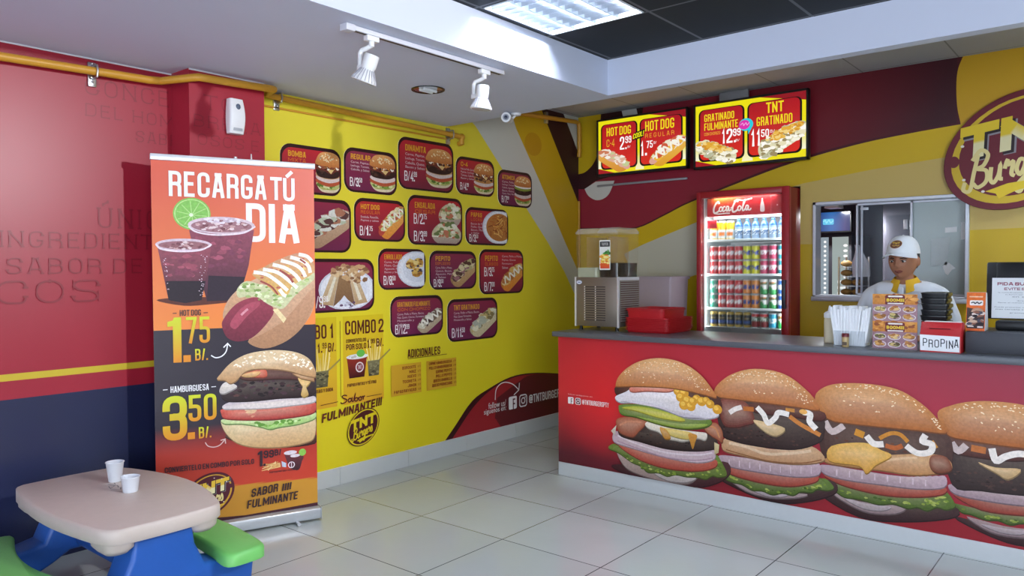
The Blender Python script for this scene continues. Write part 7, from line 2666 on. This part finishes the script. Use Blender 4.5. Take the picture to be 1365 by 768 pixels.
MB().box(XL + .001, XL + .03, 5.40, 5.43, 2.70, 2.80, bev=.003).build('pipe_clamp', STEEL, t)

# track with two spotlights
t = thing('lighting_track', 'white ceiling track that carries the two spotlights', 'track', (-2.72, 2.7, 2.5))
TW = mat('track_white', 0xC9C9D2, .45, var=.02)
MB().box(-2.736, -2.704, 2.16, 3.22, 2.477, ZS - .001, bev=.002).build('rail', TW, t)
MB().box(-2.728, -2.712, 2.17, 3.20, 2.4765, 2.4775).build('slot', BLACK, t)
MB().box(-2.744, -2.696, 2.14, 2.19, 2.468, ZS - .001, bev=.003).build('end_feed', TW, t)
def spot_thing(y, lab, tilt, rot):
    x = -2.72
    t = thing('spotlight', lab, 'spotlight', (x, y, 2.474), 0, 'spotlights on the track')
    b = MB()
    b.box(x - .016, x + .016, y - .035, y + .035, 2.452, 2.4765, bev=.004)
    b.tube([(x, y, 2.452), (x, y, 2.428)], .013, 12)
    b.build('adapter', WPLASTIC, t)
    b = MB()
    ax = x - .055
    b.tube([(x, y, 2.435), (x - .02, y - .01, 2.425), (ax + .008, y - .02, 2.418), (ax, y - .022, 2.405), (ax, y - .022, 2.345)], .011, 10)
    b.box(ax - .012, ax + .034, y - .034, y - .010, 2.326, 2.352, bev=.005)
    b.build('arm', WPLASTIC, t)
    hm_ = Matrix.Translation((ax + .052, y - .012, 2.348)) @ Matrix.Rotation(radians(rot), 4, 'Z') @ Matrix.Rotation(radians(tilt), 4, 'Y')
    b = MB()
    b.lathe([(.030, .045), (.034, .040), (.034, -.010), (.030, -.022), (.040, -.045), (.054, -.068), (.058, -.080), (.055, -.082)], (0, 0, 0), 28, cap=True, mtx=hm_)
    hd_ = b.build('lamp_head', WPLASTIC, t)
    b = MB()
    for k in range(20):
        a_ = 2 * pi * k / 20
        m_ = hm_ @ Matrix.Rotation(a_, 4, 'Z')
        b.prism([(.030, -.024), (.0345, -.024), (.060, -.078), (.054, -.078)], -.0016, .0016, axis='y', mtx=m_)
    b.build('cooling_fins', mat('fin_grey', 0xA8A6B0, .45), hd_)
    b = MB()
    b.lathe([(.024, .0455), (.026, .047), (.0, .047)], (0, 0, 0), 20, mtx=hm_)
    b.build('rear_cap', mat('spot_cap', 0x8A8892, .5), hd_)
    b = MB()
    b.lathe([(.0, -.0815), (.050, -.0815), (.050, -.083), (.0, -.083)], (0, 0, 0), 24, mtx=hm_)
    b.build('lens', mat('spot_lens', 0xC8CCD4, .15), hd_)
    return t, hm_
_, h1 = spot_thing(2.30, 'white track spotlight nearer the viewer, left of the two, over the menu wall', 22, 20)
_, h2 = spot_thing(3.07, 'white track spotlight farther along, right of the two, under the bright ceiling panel', 6, 20)
# recessed downlight
t = thing('downlight', 'round chrome downlight recessed in the white ceiling between the spotlights and the yellow wall', 'downlight', (-3.33, 3.25, ZS))
MB().lathe([(.085, -.004), (.100, -.006), (.102, -.001), (.100, 0), (.085, 0)], (-3.33, 3.25, ZS), 36, cap=False).build('ring', mat('dark_chrome', 0x4A4A4E, .25, metal=.9), t)
MB().lathe([(.088, -.0035), (.070, -.001), (.030, -.0008), (.0, -.0008)], (-3.33, 3.25, ZS), 36, cap=False).build('reflector', mat('chrome', 0xC8CACE, .12, metal=1.0), t)
for s in (-1, 1):
    MB().tube([(-3.33 + s * .018, 3.20, ZS - .008), (-3.33 + s * .018, 3.30, ZS - .008)], .009, 10).build('lamp_tube', mat('tube_off', 0xE4E6EA, .3), t)
# security camera
t = thing('security_camera', 'small white bullet security camera under the edge of the white ceiling', 'camera', (-3.40, 4.16, ZS))
MB().lathe([(.033, -.014), (.036, -.004), (.036, 0), (.0, 0)], (-3.385, 4.15, ZS), 20).build('mount', WPLASTIC, t)
cm_ = Matrix.Translation((-3.415, 4.10, ZS - .036)) @ (Vector((.55, -1.0, -.10)).to_track_quat('Z', 'Y').to_matrix().to_4x4())
MB().lathe([(.026, -.055), (.031, -.05), (.031, .055), (.034, .06), (.034, .072), (.026, .072)], (0, 0, 0), 24, mtx=cm_).build('housing', WPLASTIC, t)
MB().tube([(-3.385, 4.15, ZS - .008), (-3.395, 4.135, ZS - .03), (-3.41, 4.11, ZS - .036)], .008, 10).build('bracket_arm', WPLASTIC, t)
MB().lathe([(.0, .0725), (.021, .0725), (.021, .076), (.0, .076)], (0, 0, 0), 20, mtx=cm_).build('lens_ring', mat('camera_ring', 0x8A8E9C, .3), t)
MB().lathe([(.0, .076), (.012, .076), (.010, .080), (.0, .081)], (0, 0, 0), 20, mtx=cm_).build('lens', mat('camera_lens', 0x141A3A, .1), t)
tag(MB().ball((-2.72, 4.75, ZB - .012), .022, 14, (1, 1, .7)).build('smoke_sensor', mat('sensor_dark', 0x4A4A44, .5)), 'small dark round sensor on the tiled ceiling above the first menu screen', 'sensor')

# air freshener on the pillar
fx = PX
t = thing('air_freshener', 'white automatic air freshener dispenser fixed to the red pillar', 'air freshener', (fx, 2.325, 2.27))
b = MB()
rings = []
for i in range(11):
    k = i / 10
    z = 2.178 + .192 * k
    hw_ = .040 + .008 * sin(pi * (k * .9 + .1))
    dp_ = .052 + .016 * sin(pi * k)
    rings.append([(fx + .001 + (p[1] + .5) * dp_, 2.325 + p[0] * hw_, z) for p in rrect(-1, -.5, 1, .5, .3, 5)])
b.loft(rings)
b.build('shell', WPLASTIC, t, smooth=60)
MB().ball((fx + .064, 2.325, 2.325), .014, 14, (.5, 1, 1.2)).build('nozzle_window', mat('freshener_window', 0x5A6476, .2), t)
MB().box(fx + .056, fx + .0605, 2.297, 2.353, 2.192, 2.212, bev=.002).build('lower_grille', mat('freshener_grille', 0xA8ACB4, .4), t)

# ceiling light panels with louvres
LOUV = mat('louvre_mirror', 0xA8AEB6, .28, metal=1.0)
def light_panel(x0, y0, lab, power, ZD=ZD):
    s = PS
    t = thing('ceiling_light', lab, 'ceiling light', (x0 + s / 2, y0 + s / 2, ZD), 0, 'louvred light panels in the ceiling')
    b = MB()
    g = .0015
    for q in ((x0 + g, x0 + .010, y0 + g, y0 + s - g), (x0 + s - .010, x0 + s - g, y0 + g, y0 + s - g), (x0 + g, x0 + s - g, y0 + g, y0 + .010), (x0 + g, x0 + s - g, y0 + s - .010, y0 + s - g)):
        b.box(q[0], q[1], q[2], q[3], ZD - .003, ZD + .085)
    MB().box(x0 + .011, x0 + s - .011, y0 + .011, y0 + s - .011, ZD + .078, ZD + .084).build('reflector', LOUV, t)
    b.build('frame', mat('panel_frame', 0xD6DAE0, .4), t)
    for k in range(4):
        x = x0 + s * (.14 + .24 * k)
        MB().tube([(x, y0 + .02, ZD + .052), (x, y0 + s - .02, ZD + .052)], .008, 10).build('tube', mat('lit_tube_%d' % power, 0xFFFFFF, emit=0xE4F0FF, estr=power / .36), t)
    b = MB()
    for k in range(1, 4):
        x = x0 + s * (.02 + .24 * k)
        b.prism([(x - .009, ZD + .036), (x + .009, ZD + .036), (x + .003, ZD + .001), (x - .003, ZD + .001)], y0 + .012, y0 + s - .012, axis='y')
    for k in range(1, 10):
        y = y0 + s * k / 10
        b.prism([(y - .006, ZD + .030), (y + .006, ZD + .030), (y + .0012, ZD + .001), (y - .0012, ZD + .001)], x0 + .012, x0 + s - .012, axis='x')
    b.build('louvres', LOUV, t)
    return t
PW = 60
light_panel(-2.56, 2.88, 'bright louvred fluorescent panel in the dark ceiling beside the white soffit', 88)
light_panel(-.73, 1.66, 'louvred fluorescent panel in the dark ceiling ahead of and right of the viewer', PW)
light_panel(.49, 2.88, 'louvred fluorescent panel in the dark ceiling over the right end of the counter', PW)
light_panel(-2.56, .44, 'louvred fluorescent panel in the dark ceiling over the picnic table', PW * .4)
light_panel(1.10, .44, 'louvred fluorescent panel in the dark ceiling right of the viewer', PW)
light_panel(-.73, -1.39, 'louvred fluorescent panel in the dark ceiling behind the viewer', PW)
light_panel(.15, 4.95, 'added louvred fill light in the tiled ceiling behind the counter, near the right end', 90, ZB)  # unseen panel, added to brighten the area behind the counter
